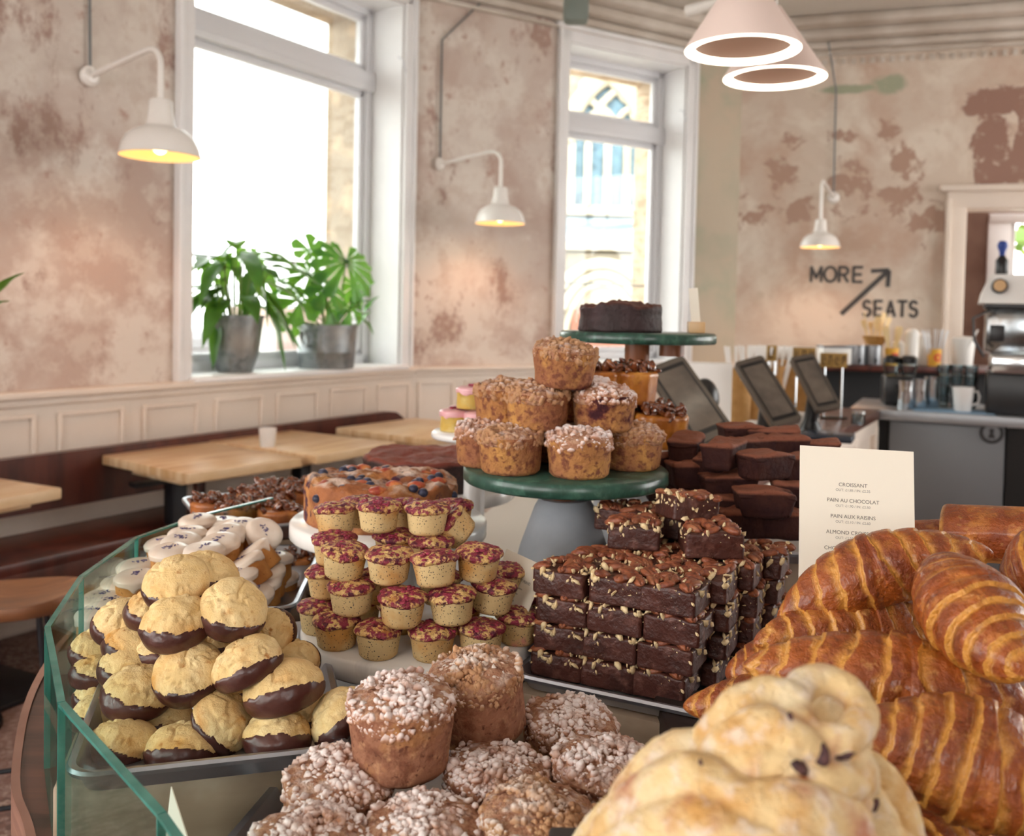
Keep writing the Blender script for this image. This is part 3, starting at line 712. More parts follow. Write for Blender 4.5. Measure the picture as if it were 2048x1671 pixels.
# plants in the window ----------------------------------------------------------
M_leaf = MAT('dark_leaf', '#3f7a32', .35, layers=[nz('#2a5a2a', 7, .4, .6), nz('#79a23e', 4, .58, .7)], spec=.6, sss=0)
M_leaf2 = MAT('monstera_leaf', '#4a8f3c', .35, layers=[nz('#2f6a33', 5, .4, .6), nz('#8bb24a', 3, .6, .75)], spec=.6)
for m in (M_leaf, M_leaf2):   # thin leaves let the window light through
    nt = m.node_tree; B = nt.nodes['Principled BSDF']; out = [n for n in nt.nodes if n.type == 'OUTPUT_MATERIAL'][0]
    tr = nt.nodes.new('ShaderNodeBsdfTranslucent'); tr.inputs[0].default_value = C('#86b83c'); mx = nt.nodes.new('ShaderNodeMixShader'); mx.inputs[0].default_value = .3
    nt.links.new(B.outputs[0], mx.inputs[1]); nt.links.new(tr.outputs[0], mx.inputs[2]); nt.links.new(mx.outputs[0], out.inputs[0])
M_stem = MAT('green_stem', '#6f8a3e', .5)
M_zinc = MAT('galvanised_zinc', '#8b8f91', .45, .55, layers=[dict(k='vcell', c='#75797c', s=30, lo=.2, hi=.9), nz('#a3a09c', 4, .5, .7), nz('#6b625c', 5, .55, .7, st=(3, 3, .6))])
M_soil = MAT('soil', '#3a2a20', .95)
def leaf(g, base, tip, w, droop, n=12, m=5, fold=.25, roll=0):
    """lance leaf from base to tip"""
    b = Vector(base); t = Vector(tip); d = t - b; L = d.length; up = Vector((0, 0, 1)); side = d.cross(up)
    if side.length < 1e-4: side = Vector((1, 0, 0))
    side.normalize(); side = Matrix.Rotation(roll, 3, d) @ side; nrm = side.cross(d).normalized()
    V = []
    for i in range(n + 1):
        s = i / n; c = b + d * s + up * (droop * sin(pi * s)) * L
        ww = w * (sin(pi * min(1, s * 1.02) ** .75)) ** .8 if 0 < s < 1 else .0008
        for j in range(m):
            k = (j / (m - 1)) * 2 - 1
            V.append(c + side * (ww * k) + nrm * (abs(k) * ww * fold + .06 * ww * sin(s * 14 + k)))
    g.add(np.array([v[:] for v in V]), gridF(n + 1, m))
def stemto(g, a, b, r=.004, bow=.1):
    a = Vector(a); b = Vector(b); mid = (a + b) / 2 + Vector((0, 0, bow * (b - a).length)); pts = [a.lerp(mid, t).lerp(mid.lerp(b, t), t) for t in np.linspace(0, 1, 8)]
    V, F = tube(pts, r, 6); g.add(V, F)
# plant 1: long leaves arching over
pb = A_; u, z = A_.s_of(470, 760, .12); P1 = A_.pt(u, .12, SILL + .014)
g = G(); V, F = lathe([(.085, 0), (.092, .004), (.125, .10), (.14, .22), (.146, .29), (.152, .292), (.152, .31), (.143, .31), (.138, .27), (.001, .27)], 48); g.add(V, F)
pot1 = g.mesh('pot', M_zinc, angle=35)
gf = G(); gs = G(); rng = random.Random(5)
for i in range(40):
    a = rng.uniform(0, 2 * pi); s0 = Vector((.05 * cos(a), .05 * sin(a), .26)); h = rng.uniform(.06, .36); r = rng.uniform(.06, .2)
    s1 = Vector((r * cos(a), r * sin(a), .3 + h)); stemto(gs, s0, s1, .0035, .05)
    L = rng.uniform(.2, .32); dr = rng.uniform(-.9, .1) if h > .25 else rng.uniform(-1.0, -.3)
    tip = s1 + Vector((cos(a) * L, sin(a) * L, dr * L)); leaf(gf, s1, tip, rng.uniform(.04, .065), .12)
for (tx, tz, bx, bz, w) in ((.17, .78, .06, .56, .03), (-.0, .72, -.17, .52, .05), (-.22, .13, -.13, .42, .05), (-.24, .32, -.08, .46, .05), (.27, -.0, .13, .42, .075), (.33, .12, .13, .45, .06), (-.16, .02, -.13, .27, .04), (.02, .30, .1, .56, .07), (.16, .2, .12, .55, .06)):
    leaf(gf, Vector((bx * .9, -.45 * abs(bx), bz)), Vector((tx * .95, -.08, tz)), w, .1)
def keep_inside(gg, M, mx=.225):
    R3 = np.array(M.to_3x3()); t = np.array(M.translation); n = np.array(A_.n[:]); p0 = np.array(A_.p0[:])
    for k in range(len(gg.V)):
        Wd = gg.V[k] @ R3.T + t; d = (Wd - p0) @ n; ex = np.maximum(0, d - mx); Wd = Wd - ex[:, None] * n * .93; u = (Wd - p0) @ np.array(A_.d[:]); ax_ = np.array(A_.d[:])
        inr = d > -.02; lo = np.where(inr, np.minimum(0, u - (w1[0] + .03)), 0); hi = np.where(inr, np.maximum(0, u - (w1[1] - .03)), 0); Wd = Wd - (lo + hi)[:, None] * ax_
        gg.V[k] = (Wd - t) @ R3
plantM = lambda P: T(P) @ RZ(90 - 32 - 20)
keep_inside(gf, plantM(P1)); keep_inside(gs, plantM(P1))
thing('potted_peace_lily', 'leafy plant with long drooping leaves in a tapered zinc pot on the sill', 'plant', plantM(P1), [('pot', pot1), ('foliage', gf.mesh('foliage', M_leaf, angle=80)), ('stems', gs.mesh('stems', M_stem))], 'plants in the big window')
# plant 2: monstera in a zinc tub
u, z = A_.s_of(650, 757, .07); P2_ = A_.pt(u, .06, SILL + .014)
g = G(); V, F = lathe([(.176, 0), (.182, .005), (.19, .10), (.193, .105), (.191, .11), (.2, .27), (.207, .272), (.207, .288), (.198, .288), (.192, .25), (.001, .25)], 56); V = V * (.9, .9, .9); g.add(V, F)
pot2 = g.mesh('tub', M_zinc, angle=35)
hz = G(); V, F = tube([Vector((-.178, -.07, .18)) + Vector((.0 - .012 * sin(t), .045 * cos(t), .045 * sin(t))) for t in np.linspace(0, 2 * pi, 20)], .007, 8); hz.add(V, F)
gf = G(); gs = G()
def monstera(g, c, R, nrm, up, seed, cuts=5):
    c = Vector(c); nrm = Vector(nrm).normalized(); up = Vector(up); up = (up - nrm * up.dot(nrm)).normalized(); sd = up.cross(nrm)
    rr = random.Random(seed)
    for s in (-1, 1):
        # half leaf as fingers
        k = cuts; a0 = 14; 
        for i in range(k):
            aa = a0 + (165 - a0) * i / k; ab = a0 + (165 - a0) * (i + .88) / k
            V = []; 
            for ia in range(5):
                a = radians(aa + (ab - aa) * ia / 4)
                ext = R * (.82 + .28 * math.cos(a * .9)) * (1.0 - .12 * abs(ia - 2) / 2)
                for ir in range(5):
                    t = ir / 4; rad = ext * t; al = a if t > .45 else radians(aa + (165 - a0) / k * (ia / 4)) * (1 - t / .45) + a * (t / .45)
                    p = c + up * (rad * -cos(al) * -1) + sd * (s * rad * sin(al)) - nrm * (.25 * rad * rad / R) + nrm * .03 * R * sin(ia * 1.5)
                    V.append(p)
            F = gridF(5, 5); g.add(np.array([v[:] for v in V]), F)
    V = []
spec_ = [((.09, -.06, .64), .25, (.1, -1, .5), (-.2, -.2, -1), 6), ((-.02, -.03, .38), .14, (0, -1, .4), (-.4, 0, -1), 4), ((-.12, 0, .70), .11, (-.3, -1, .3), (-.4, 0, .8), 3), ((-.13, -.03, .56), .13, (-.3, -1, .4), (-.6, 0, -.8), 4), ((.19, .02, .50), .15, (.5, -.9, .3), (.4, 0, -.9), 4), ((.13, -.05, .36), .12, (.2, -1, .2), (.3, .2, -1), 3),
         ((-.2, -.05, .40), .15, (-.4, -1, .5), (-.7, 0, -.6), 3), ((-.05, -.08, .47), .15, (0, -1, .7), (0, 0, -1), 3), ((-.22, 0, .28), .09, (-.5, -1, .2), (-.4, 0, -.9), 3), ((.02, .03, .68), .12, (.2, -1, .6), (-.3, 0, .9), 4)]
for i, (c, R, nr, up, cuts) in enumerate(spec_):
    monstera(gf, c, R, nr, up, i, cuts); stemto(gs, (rng.uniform(-.05, .08), 0, .24), Vector(c) + Vector((0, .01, 0)), .006, .02)
for (b, t, w) in (((.25, 0, .33), (.36, .0, .44), .035), ((.24, 0, .43), (.33, 0, .53), .025), ((.22, 0, .26), (.3, 0, .34), .03), ((-.3, 0, .5), (-.14, 0, .52), .06), ((-.36, 0, .4), (-.24, 0, .47), .05), ((.2, -.05, .3), (.29, -.05, .2), .025), ((.1, -.1, .36), (.26, -.1, .4), .05)):
    leaf(gf, b, t, w, .1); stemto(gs, (.05, 0, .24), b, .004, .1)
so = G(); V, F = lathe([(.17, .228), (.001, .238)], 30); so.add(V, [F[0]])
keep_inside(gf, plantM(P2_)); keep_inside(gs, plantM(P2_))
thing('potted_monstera', 'split leaf monstera in a wide galvanised tub on the sill', 'plant', T(P2_) @ RZ(90 - 32 - 20), [('tub', pot2, None, [('handle', hz.mesh('handle', M_zinc))]), ('foliage', gf.mesh('foliage', M_leaf2, angle=80)), ('stems', gs.mesh('stems', M_stem)), ('soil', so.mesh('soil', M_soil))], 'plants in the big window')
# leaf poking in at the left edge
gf = G(); gs = G(); q = pY(-60, 620, 3.0)
leaf(gf, q + Vector((.06, 0, .02)), pY(50, 545, 3.0), .028, .1); leaf(gf, q + Vector((.06, 0, .0)), pY(22, 602, 3.0), .03, .1); stemto(gs, q + Vector((-.05, 0, -.2)), q + Vector((.06, 0, .02)), .004, .05)
g = G(); V, F = lathe([(.07, 0), (.1, .16), (.095, .16), (.001, .15)], 32); g.add(V, F); gg = G(); gg.box(0, 0, -.015, .3, .25, .03, .004)
zq = q.z - .36; pq = q + Vector((-.05, 0, 0))
thing('potted_rubber_plant', 'dark green leaves poking in at the edge of the photo over the wall', 'plant', Matrix(), [('foliage', gf.mesh('leaves', M_leaf, angle=80)), ('stems', gs.mesh('stems', M_stem)), ('pot', g.mesh('pot', M_zinc), T(pq.x, pq.y, zq)), ('stand', (lambda h: (h.add(*tube([(0, 0, 0), (0, 0, zq)], .02, 10)), h.add(*tube([(0, 0, 0), (0, 0, .02)], .14, 20)), h.add(*tube([(0, 0, zq - .015), (0, 0, zq)], .1, 20)), h.mesh('stand', M_black))[-1])(G()), T(pq.x, pq.y, 0))])
# ================================================================== THE COUNTER
M_dwood = MAT('dark_counter_wood', '#5a382e', .32, layers=[nz('#3b231c', 3, .4, .65, st=(1, 9, 1), d=5), nz('#6b4232', 5, .55, .75, st=(1, 12, 1))], coat=.25, rand=False)
M_woodedge = MAT('curved_edge_veneer', '#8a5f50', .35, layers=[nz('#a87d6c', 6, .45, .7, st=(1, 1, 14))], coat=.3, rand=False)
M_lam = MAT('white_laminate', '#d9d5cd', .5, rand=False)
ZT = .90
edge = [(-.12, .45), (-.30, .66), (-.41, .81), (-.469, .90), (-.517, .967), (-.568, 1.069), (-.615, 1.18), (-.65, 1.29), (-.68, 1.42), (-.69, 1.56), (-.66, 1.76), (-.59, 1.95), (-.47, 2.12), (-.3, 2.26), (.0, 2.4)]
# smooth the curve
ev = [Vector((x, y)) for x, y in edge]; sm = []
for i in range(len(ev) - 1):
    p0 = ev[max(i - 1, 0)]; p1 = ev[i]; p2 = ev[i + 1]; p3 = ev[min(i + 2, len(ev) - 1)]
    for t in (0, .25, .5, .75): sm.append(.5 * ((2 * p1) + (p2 - p0) * t + (2 * p0 - 5 * p1 + 4 * p2 - p3) * t * t + (-p0 + 3 * p1 - 3 * p2 + p3) * t ** 3))
front = [(p.x, p.y) for p in sm]
cpoly = [(.86, .30), (.95, 1.25), (.52, 1.97), (-.645, 1.8)]
def cut(yv): return [p for p in front if p[1] <= yv]
disp = [(.62, .30), (.62, 1.30), (.55, 1.86)] + cut(1.84)[::-1] + [(-.05, .30)]
g = G(); V, F = prism([(x, y) for x, y in disp], ZT - .05, ZT); g.add(V, F); ctop = g.mesh('counter_top', M_dwood, smooth=False)
rest = [(.55, 1.86)] + [(.66, 2.64)] + [(-.0, 2.64)] + [p for p in front if p[1] > 1.84][::-1] + [cut(1.84)[-1]]
g = G(); V, F = prism(rest, ZT - .05, ZT); g.add(V, F); clam = g.mesh('counter_laminate', M_lam, smooth=False)
g = G()   # curved veneer front below the edge
Vv = []
for (x, y) in front:
    Vv += [(x + .03, y, .02), (x + .03, y, ZT - .05), (x - .006, y, ZT - .05), (x - .006, y, ZT + .003), (x + .004, y, ZT + .003)]
g.add(np.array(Vv), gridF(len(front), 5)); cfront = g.mesh('counter_front', M_woodedge, angle=40)
thing('display_counter', 'curved dark wood bakery counter carrying all the trays and cake stands', 'counter', Matrix(), [('wooden_top', ctop), ('laminate_top', clam), ('curved_front', cfront)])

# glass guard
M_gl = GLASS('guard_glass', '#eef8f5', dens=.5)
M_gedge = MAT('green_glass_edge', '#2f7d72', .12, spec=.8, layers=[nz('#5fa99c', 9, .45, .7)], rand=False)
gp = [pZ(640, 2080, 1.06), pZ(324, 1628, 1.06), pZ(123, 1405, 1.06), pZ(95, 1254, 1.06), pZ(162, 1153, 1.06), pZ(272, 1075, 1.06), pZ(400, 1030, 1.06), pZ(545, 995, 1.06)]
parts = []
for i in range(len(gp) - 1):
    a = Vector(gp[i]); b = Vector(gp[i + 1]); a.z = b.z = 0; d = (b - a); L = d.length; d.normalize(); n = Vector((-d.y, d.x, 0)); mid = (a + b) / 2
    M = T(mid) @ Matrix.Rotation(atan2(d.y, d.x), 4, 'Z')
    g = G(); g.box(0, 0, (ZT + 1.058) / 2 + .001, L - .003, .006, 1.058 - ZT); pane = g.mesh('pane', M_gl, smooth=False)
    g = G(); g.box(0, 0, 1.0595, L - .001, .0065, .003); g.box(-L / 2 + .001, 0, (ZT + 1.06) / 2, .0015, .0065, 1.058 - ZT); pe = g.mesh('edge', M_gedge, smooth=False)
    parts.append(('glass_panel', pane, M, [('polished_edge', pe)]))
thing('glass_guard', 'angled glass guard around the pastries with green polished edges', 'glass guard', Matrix(), parts)

# ------------------------------------------------------------------ trays, slabs, stands
M_tray = MAT('aluminium_tray', '#b9bcc4', .28, .85, layers=[nz('#a3a6ae', 6, .4, .7)], bump=[bn(90, .05, .0006)], rand=False)
M_marble = MAT('white_marble', '#eceae6', .22, layers=[nz('#c3c1c0', 9, .56, .72, d=8, w=1.5), nz('#f5f3ef', 5, .4, .6)], coat=.2)
M_slab = MAT('beige_stone_slab', '#ab9680', .5, layers=[nz('#937d69', 5, .4, .7, st=(1, 4, 4)), nz('#bfae9a', 9, .5, .75)])
M_green = MAT('green_marble', '#2e5246', .3, layers=[nz('#1f3d34', 14, .42, .6, d=7), nz('#6d8f80', 18, .62, .74, d=8, w=1), nz('#456b5c', 60, .5, .7)], coat=.15)
M_acacia = MAT('acacia_wood', '#8f5534', .4, layers=[nz('#6c3b22', 12, .4, .65, st=(1, 1, .2))])
M_conc = MAT('cast_grey_stone', '#aeb2b8', .6, layers=[nz('#9ca1a8', 12, .4, .7)], bump=[bn(200, .1, .0004)])
def tray(L, W, h=.022, mat=None, fl=.012):
    """rounded sheet tray: floor at z=0, rim at z=h"""
    mat = mat or M_tray
    def rr(L, W, r, z, n=7):
        P = []
        for (cx, cy, a0) in ((L / 2 - r, W / 2 - r, 0), (-L / 2 + r, W / 2 - r, 90), (-L / 2 + r, -W / 2 + r, 180), (L / 2 - r, -W / 2 + r, 270)):
            for i in range(n + 1): a = radians(a0 + 90 * i / n); P.append((cx + r * cos(a), cy + r * sin(a), z))
        return P
    rings = [rr(L - .03, W - .03, .012, 0), rr(L - .012, W - .012, .018, .004), rr(L, W, .022, h - .003), rr(L + .004, W + .004, .024, h), rr(L + .016, W + .016, .028, h + .001), rr(L + .02, W + .02, .03, h - .002),
             rr(L + .018, W + .018, .03, h - .006), rr(L + .004, W + .004, .024, h - .006), rr(L - .010, W - .010, .019, .001), rr(L - .03, W - .03, .013, -.0018)]
    n = len(rings[0]); V = np.array(rings).reshape(-1, 3); F = gridF(len(rings), n, False, True)
    g = G(); g.add(V, F + [np.arange(n)[None, :], (np.arange(n) + (len(rings) - 1) * n)[None, ::-1]]); return g.mesh('tray', mat, angle=35)
def slab(L, W, h, mat=M_slab): g = G(); g.box(0, 0, h / 2, L, W, h, .003); return g.mesh('slab', mat, angle=30)
def disc(R, th, mat, n=96):
    V, F = lathe([(.001, 0), (R - .003, 0), (R, .003), (R, th - .004), (R - .004, th), (.001, th)], n); g = G(); g.add(V, F); return g.mesh('plate', mat, angle=50)
def foot(prof, mat): V, F = lathe(prof, 48); g = G(); g.add(V, F); return g.mesh('foot', mat, angle=50)

# cookie tray
CR = 16; CT = T(-.318, 1.012, .978) @ RZ(CR)
single('sheet_tray', 'aluminium tray holding the chocolate dipped shortbreads', 'tray', CT, tray(.235, .350, .024))
single('stone_slab', 'beige stone slab under the shortbread tray', 'slab', T(-.343, 1.035, ZT) @ RZ(CR), slab(.245, .35, .075))
# iced cakes tray
IR = 32; ITZ = .975; IT = T(-.475, 1.46, ITZ) @ RZ(IR - 90 + 62)
a1 = pZ(603, 1118, 1.0); a2 = pZ(542, 1232, 1.0); a3 = pZ(168, 1238, 1.0)
dI = (Vector(a1) - Vector(a2)); rzI = atan2(dI.y, dI.x) - pi / 2
cI = (Vector(a1) + Vector(a3)) / 2
IM = T(-.455, 1.45, ITZ) @ Matrix.Rotation(rzI, 4, 'Z')
single('sheet_tray', 'aluminium tray under the iced lavender cakes', 'tray', IM, tray(.27, .33, .022))
single('stone_slab', 'beige stone slab under the lavender cake tray', 'slab', T(-.455, 1.45, ZT) @ Matrix.Rotation(rzI, 4, 'Z'), slab(.24, .30, .072))
# pecan bun tray (round dish)
PM = T(-.43, 1.83, .985)
single('sheet_tray', 'bright rimmed tray of pecan buns behind the lavender cakes', 'tray', T(-.40, 1.83, 1.0) @ RZ(28), tray(.42, .30, .03))
single('stone_slab', 'stone block raising the pecan bun tray', 'slab', T(-.40, 1.80, ZT) @ RZ(28), slab(.36, .24, .097))
# marble stands
def cake_stand(label, x, y, ztop, R, th, pm, neck, foot_prof, fm, nm=None, nr=.035, nh=.03, group=None, name='cake_stand', z0=ZT):
    parts = [('plate', disc(R, th, pm), T(0, 0, ztop - th))]
    if nh: parts.append(('neck', foot([(nr * .98, 0), (nr, .002), (nr, nh)], nm or fm), T(0, 0, ztop - th - nh - .001)))
    hh = ztop - th - nh - .0015 - z0
    fp = [(r, k * hh) for r, k in foot_prof]
    parts.append(('pedestal', foot(fp, fm), T(0, 0, 0)))
    M = T(x, y, 0)
    parts = [(p[0], p[1], (T(0, 0, z0) if p[0] == 'pedestal' else p[2])) for p in parts]
    e = thing(name, label, 'cake stand', M, parts, group)
    return e
conef = [(.001, 0), (.098, 0), (.1, .02), (.085, .35), (.066, .7), (.045, .95), (.038, 1)]
cake_stand('round white marble stand piled with poppy seed raspberry friands', at(842, 1.19, 1.013).x, 1.19, 1.013, .153, .027, M_marble, 0, [(.001, 0), (.07, 0), (.072, .1), (.06, .8), (.06, 1)], M_conc, nh=0)
cake_stand('white marble cake stand carrying the sugared berry cake', at(779, 1.46, 1.10).x, 1.46, 1.088, .155, .027, M_marble, 0, [(.001, 0), (.09, 0), (.09, .05), (.05, .4), (.05, 1)], M_marble, nh=0)
cake_stand('white marble cake stand under the cocoa dusted cake', at(868, 1.86, 1.1).x, 1.86, 1.072, .165, .026, M_marble, 0, [(.001, 0), (.09, 0), (.09, .05), (.05, .4), (.05, 1)], M_marble, nh=0)
GX = at(1131, 1.38, 1.19).x
cake_stand('lower green marble stand with the pyramid of crumble muffins', GX, 1.38, 1.19, .153, .021, M_green, 0, conef, M_conc, M_acacia, .026, .026)
UX = at(1275, 1.80, 1.385).x
tall = cake_stand('tall green marble stand with the dark chocolate cake', UX, 1.80, 1.385, .151, .02, M_green, 0, [(.001, 0), (.1, 0), (.1, .02), (.085, .25), (.06, .6), (.03, .93), (.025, 1)], M_conc, M_acacia, .024, .04)
g = G(); V, F = lathe([(.024, 0), (.024, .025)], 32); g.add(V, F); node('foot', g.mesh('foot', M_acacia), T(at(1343, 1.80, 1.35)[0] - UX, 0, 1.3395), tall)
PKX = at(918, 1.72, 1.2)
cake_stand('small white china stand with the pink iced cakes', PKX.x + .03, 1.73, 1.195, .082, .014, M_cup, 0, [(.001, 0), (.05, 0), (.05, .05), (.02, .3), (.02, 1)], M_cup, nh=0)
KX = at(1275, 1.62, 1.2)
cake_stand('white plate on a pedestal holding the caramel pecan cakes', KX.x, 1.62, 1.19, .118, .012, M_cup, 0, [(.001, 0), (.08, 0), (.08, .05), (.04, .3), (.04, 1)], M_cup, nh=0)

# ------------------------------------------------------------------ crumble muffins
M_crumbbody = MAT('muffin_crumb', '#a06e55', .85, layers=[nz('#c08a50', 13, .52, .66, d=4), nz('#84543f', 70, .47, .62, d=7), nz('#c4946f', 90, .56, .72, d=7), nz('#6b4030', 160, .60, .68, d=5), nz('#43202a', 13, .66, .71, d=3)],
                  bump=[bn(170, .5, .0016, d=3), bn(450, .4, .0006)], spec=.25)
M_streusel = MAT('streusel', '#b98568', .85, layers=[nz('#c99a78', 120, .4, .7), nz('#9c6650', 60, .5, .7), dict(k='up', c='#f1e6e4', lo=-.3, hi=.7, by=dict(k='noise', s=32, lo=.32, hi=.54, d=6))], bump=[bn(600, .35, .0005)], spec=.2)
M_strbase = MAT('streusel_base', '#ad7d63', .9, layers=[nz('#c49c80', 150, .45, .62, d=5), nz('#734737', 90, .55, .7, d=5), dict(k='up', c='#e3d2ca', lo=.1, hi=1.1, by=dict(k='noise', s=60, lo=.5, hi=.7, d=5))], bump=[bn(260, .8, .002, d=5)], spec=.2)
M_streusel_p = MAT('streusel_plain', '#b68a66', .85, layers=[nz('#c49a74', 120, .4, .7), nz('#8f5f4b', 60, .5, .7), dict(k='up', c='#e8d9d4', lo=.3, hi=1.0, by=dict(k='noise', s=30, lo=.48, hi=.66, d=5))], bump=[bn(600, .35, .0005)], spec=.2)
M_streusel_g = MAT('streusel_golden', '#b98a66', .85, layers=[nz('#d0a780', 120, .4, .7), nz('#9c6d50', 60, .5, .7), dict(k='up', c='#eee2da', lo=.0, hi=.8, by=dict(k='noise', s=34, lo=.44, hi=.60, d=5))], bump=[bn(600, .35, .0005)], spec=.2)
def muffin_body(rb, rt, h, seed, n=96, amp=.0012):
    p = rprof([(.001, 0), (rb - .004, 0), (rb, .004), (rt, h), (rt - .003, h + .003), (.001, h + .006)], .0026)
    V, F = lathe(p, n); r = np.hypot(V[:, 0], V[:, 1]); side = sstep(r, rb * .8, rb)
    nn = fbm(V, 38, 2, seed) * amp * 1.6 + np.minimum(0, fbm(V, 260, 2, seed + 3) + .15) * amp * 2.2
    k = 1 + side * nn / np.maximum(r, .01); V[:, 0] *= k; V[:, 1] *= k
    g = G(); g.add(V, F); return g.mesh('muffin_body', M_crumbbody, angle=0)
def streusel(rt, h, seed, n, s0, s1, lvl=1, dome=.012, lip=.006, mat=None):
    rs = np.random.RandomState(seed); V0, F0 = ico(lvl); g = G()
    # base dome so no gap shows
    base_mi = 1
    V, F = lathe(rprof([(rt - .001, h - lip), (rt + .0005, h + .002), (rt * .93, h + dome * .45), (rt * .6, h + dome * .85), (.001, h + dome)], .003), 64)
    V = V + (fbm(V, 60, 3, seed) * .003 + fbm(V, 260, 2, seed) * .0014)[:, None] * np.array([.5, .5, 1]); g.add(V, F, 1)
    for i in range(n):
        t = rs.rand(); a = rs.rand() * 2 * pi
        rim = rs.rand() < .34
        s = s0 + (s1 - s0) * rs.rand() ** 2
        if rim:
            r = rt - s * .45; z = h - lip * .9 + (lip + .004) * rs.rand() + .003 * sin(a * 3 + seed)
        else:
            r = rt * math.sqrt(t) * .97; z = h + dome * (1 - (r / rt) ** 2.4) + (rs.rand() - .3) * s * .8
            z += .004 * float(sin(a * 2 + seed) * (r / rt))
        sc = np.array([s * (.7 + .8 * rs.rand()), s * (.7 + .5 * rs.rand()), s * (.5 + .5 * rs.rand())])
        Vb = V0 * sc
        Vb = Vb @ np.array(Euler(rs.rand(3) * 6).to_matrix()); 
        if lvl > 1: Vb = Vb * (1 + .30 * vnoise(V0 * 1.9 + i * 7.7) + .15 * vnoise(V0 * 5 + i))[:, None]
        g.add(Vb + (r * cos(a), r * sin(a), z), F0)
    return g.mesh('crumble_topping', [mat or M_streusel, M_strbase], angle=0)
HB = [muffin_body(.0425, .0475, .060, s, 140) for s in (1, 2)]
HT = [streusel(.0465, .060, s, 900, .0016, .0046, 2, .013, .012, m) for s, m in ((11, M_streusel), (12, M_streusel_g), (13, M_streusel))]
M_crumbbody2 = MAT('golden_muffin_crumb', '#b07a4a', .8, layers=[nz('#9a6446', 15, .44, .6, d=7), nz('#cc9654', 22, .53, .68, d=6), nz('#7c4a36', 110, .50, .62, d=7), nz('#5f2a26', 17, .59, .66, d=6), nz('#3d1a20', 17, .64, .68, d=5)], bump=[bn(150, .8, .0024, d=5), bn(450, .5, .0008)], spec=.25)
SB = [muffin_body(.0405, .0460, .050, s, 90) for s in (4, 5)]
for me in SB: me.materials[0] = M_crumbbody2
ST = [streusel(.0450, .050, s, 420, .0022, .0058, 2, .013, .011, m) for s, m in ((21, M_streusel), (22, M_streusel_p), (23, M_streusel))]
def muffin(label, P, hero, i, tilt=(0, 0), rz=0, group=None, k=1):
    M = T(P) @ RX(tilt[0]) @ RY(tilt[1]) @ RZ(rz) @ Matrix.Scale(k, 4)
    B, Tt = (HB, HT) if hero else (SB, ST)
    return thing('crumble_muffin', label, 'muffin', M, [('cake_body', B[i % 2]), ('crumble_topping', Tt[i % 3])], group)
fz = .952
FG = 'sugared crumble muffins on the front tray'
muffin('upright crumble muffin nearest the dipped shortbreads, standing on top of its pile', at(803, .812, 1.013), True, 0, (2, -1), 20, FG)
muffin('golden sided crumble muffin tilting on top of the pile below the friands', at(965, .888, 1.010) , True, 1, (5, -9), 200, FG)
muffin('sugar dusted muffin half hidden under the left of the two top ones', at(668, .790, fz), True, 2, (3, 4), 80, FG)
muffin('sugar dusted muffin in the bottom corner beside the little folded card', at(612, .700, fz - .004), True, 0, (-2, 2), 150, FG)
muffin('heavily sugared muffin at the bottom edge directly below the upright one', at(845, .722, fz - .004), True, 2, (0, 0), 240, FG)
muffin('sugared muffin squeezed under and between the two top ones', at(985, .812, fz - .002), True, 0, (2, 3), 310, FG)
muffin('sugared muffin right behind, touching the edge of the brownie slab', at(1128, .915, fz), True, 2, (4, 5), 35, FG)
muffin('heavily sugared muffin with golden side nearest the yellow bun', at(1196, .815, fz + .006), True, 0, (4, 4), 120, FG)
muffin('largest looking crumble muffin at the bottom edge left of the bun', at(1070, .726, fz + .006), True, 1, (1, 2), 60, FG)
FT = T(.0, .80, .930) @ RZ(4)
cf = at(940, .79, .93)
single('sheet_tray', 'aluminium tray under the big sugared crumble muffins', 'tray', T(-.038, .79, .929) @ RZ(-10), tray(.39, .36, .022))
single('stone_slab', 'low stone slab under the muffin tray', 'slab', T(-.038, .79, ZT) @ RZ(-10), slab(.34, .30, .0265))
GG = 'crumble muffins on the green stand'
gz = 1.1905
for (px, Y, z, i, tl, rz, lb) in (
    (972, 1.375, gz, 0, (0, 0), 10, 'crumble muffin at the outer edge of the green stand, mostly hidden behind its neighbour'),
    (1020, 1.318, gz, 1, (0, 0), 255, 'bottom row muffin on the green stand with a dark berry patch, nearest the berry cake'),
    (1157, 1.300, gz, 0, (0, 0), 185, 'bottom row muffin at the very front middle of the green stand'),
    (1262, 1.375, gz, 1, (0, 0), 90, 'bottom row golden muffin on the green stand nearest the brownies'),
    (1100, 1.430, gz, 1, (0, 0), 90, 'hidden bottom row muffin in the middle back of the green stand'),
    (1008, 1.400, gz + .060, 1, (0, 0), 120, 'second row crumble muffin peeking out behind the plain brown one'),
    (1074, 1.345, gz + .060, 1, (1, 0), 40, 'plain brown crumble muffin in the second row of the pyramid'),
    (1206, 1.350, gz + .060, 0, (1, 1), 300, 'sugar topped second row muffin with dark berry spots'),
    (1170, 1.440, gz + .062, 2, (0, 0), 300, 'crumble muffin at the back of the second row with sugary top'),
    (1124, 1.345, gz + .123, 1, (4, 5), 160, 'single crumble muffin crowning the pyramid on the green stand')):
    muffin(lb, at(px, Y, z), False, i, tl, rz, GG, 1.03)

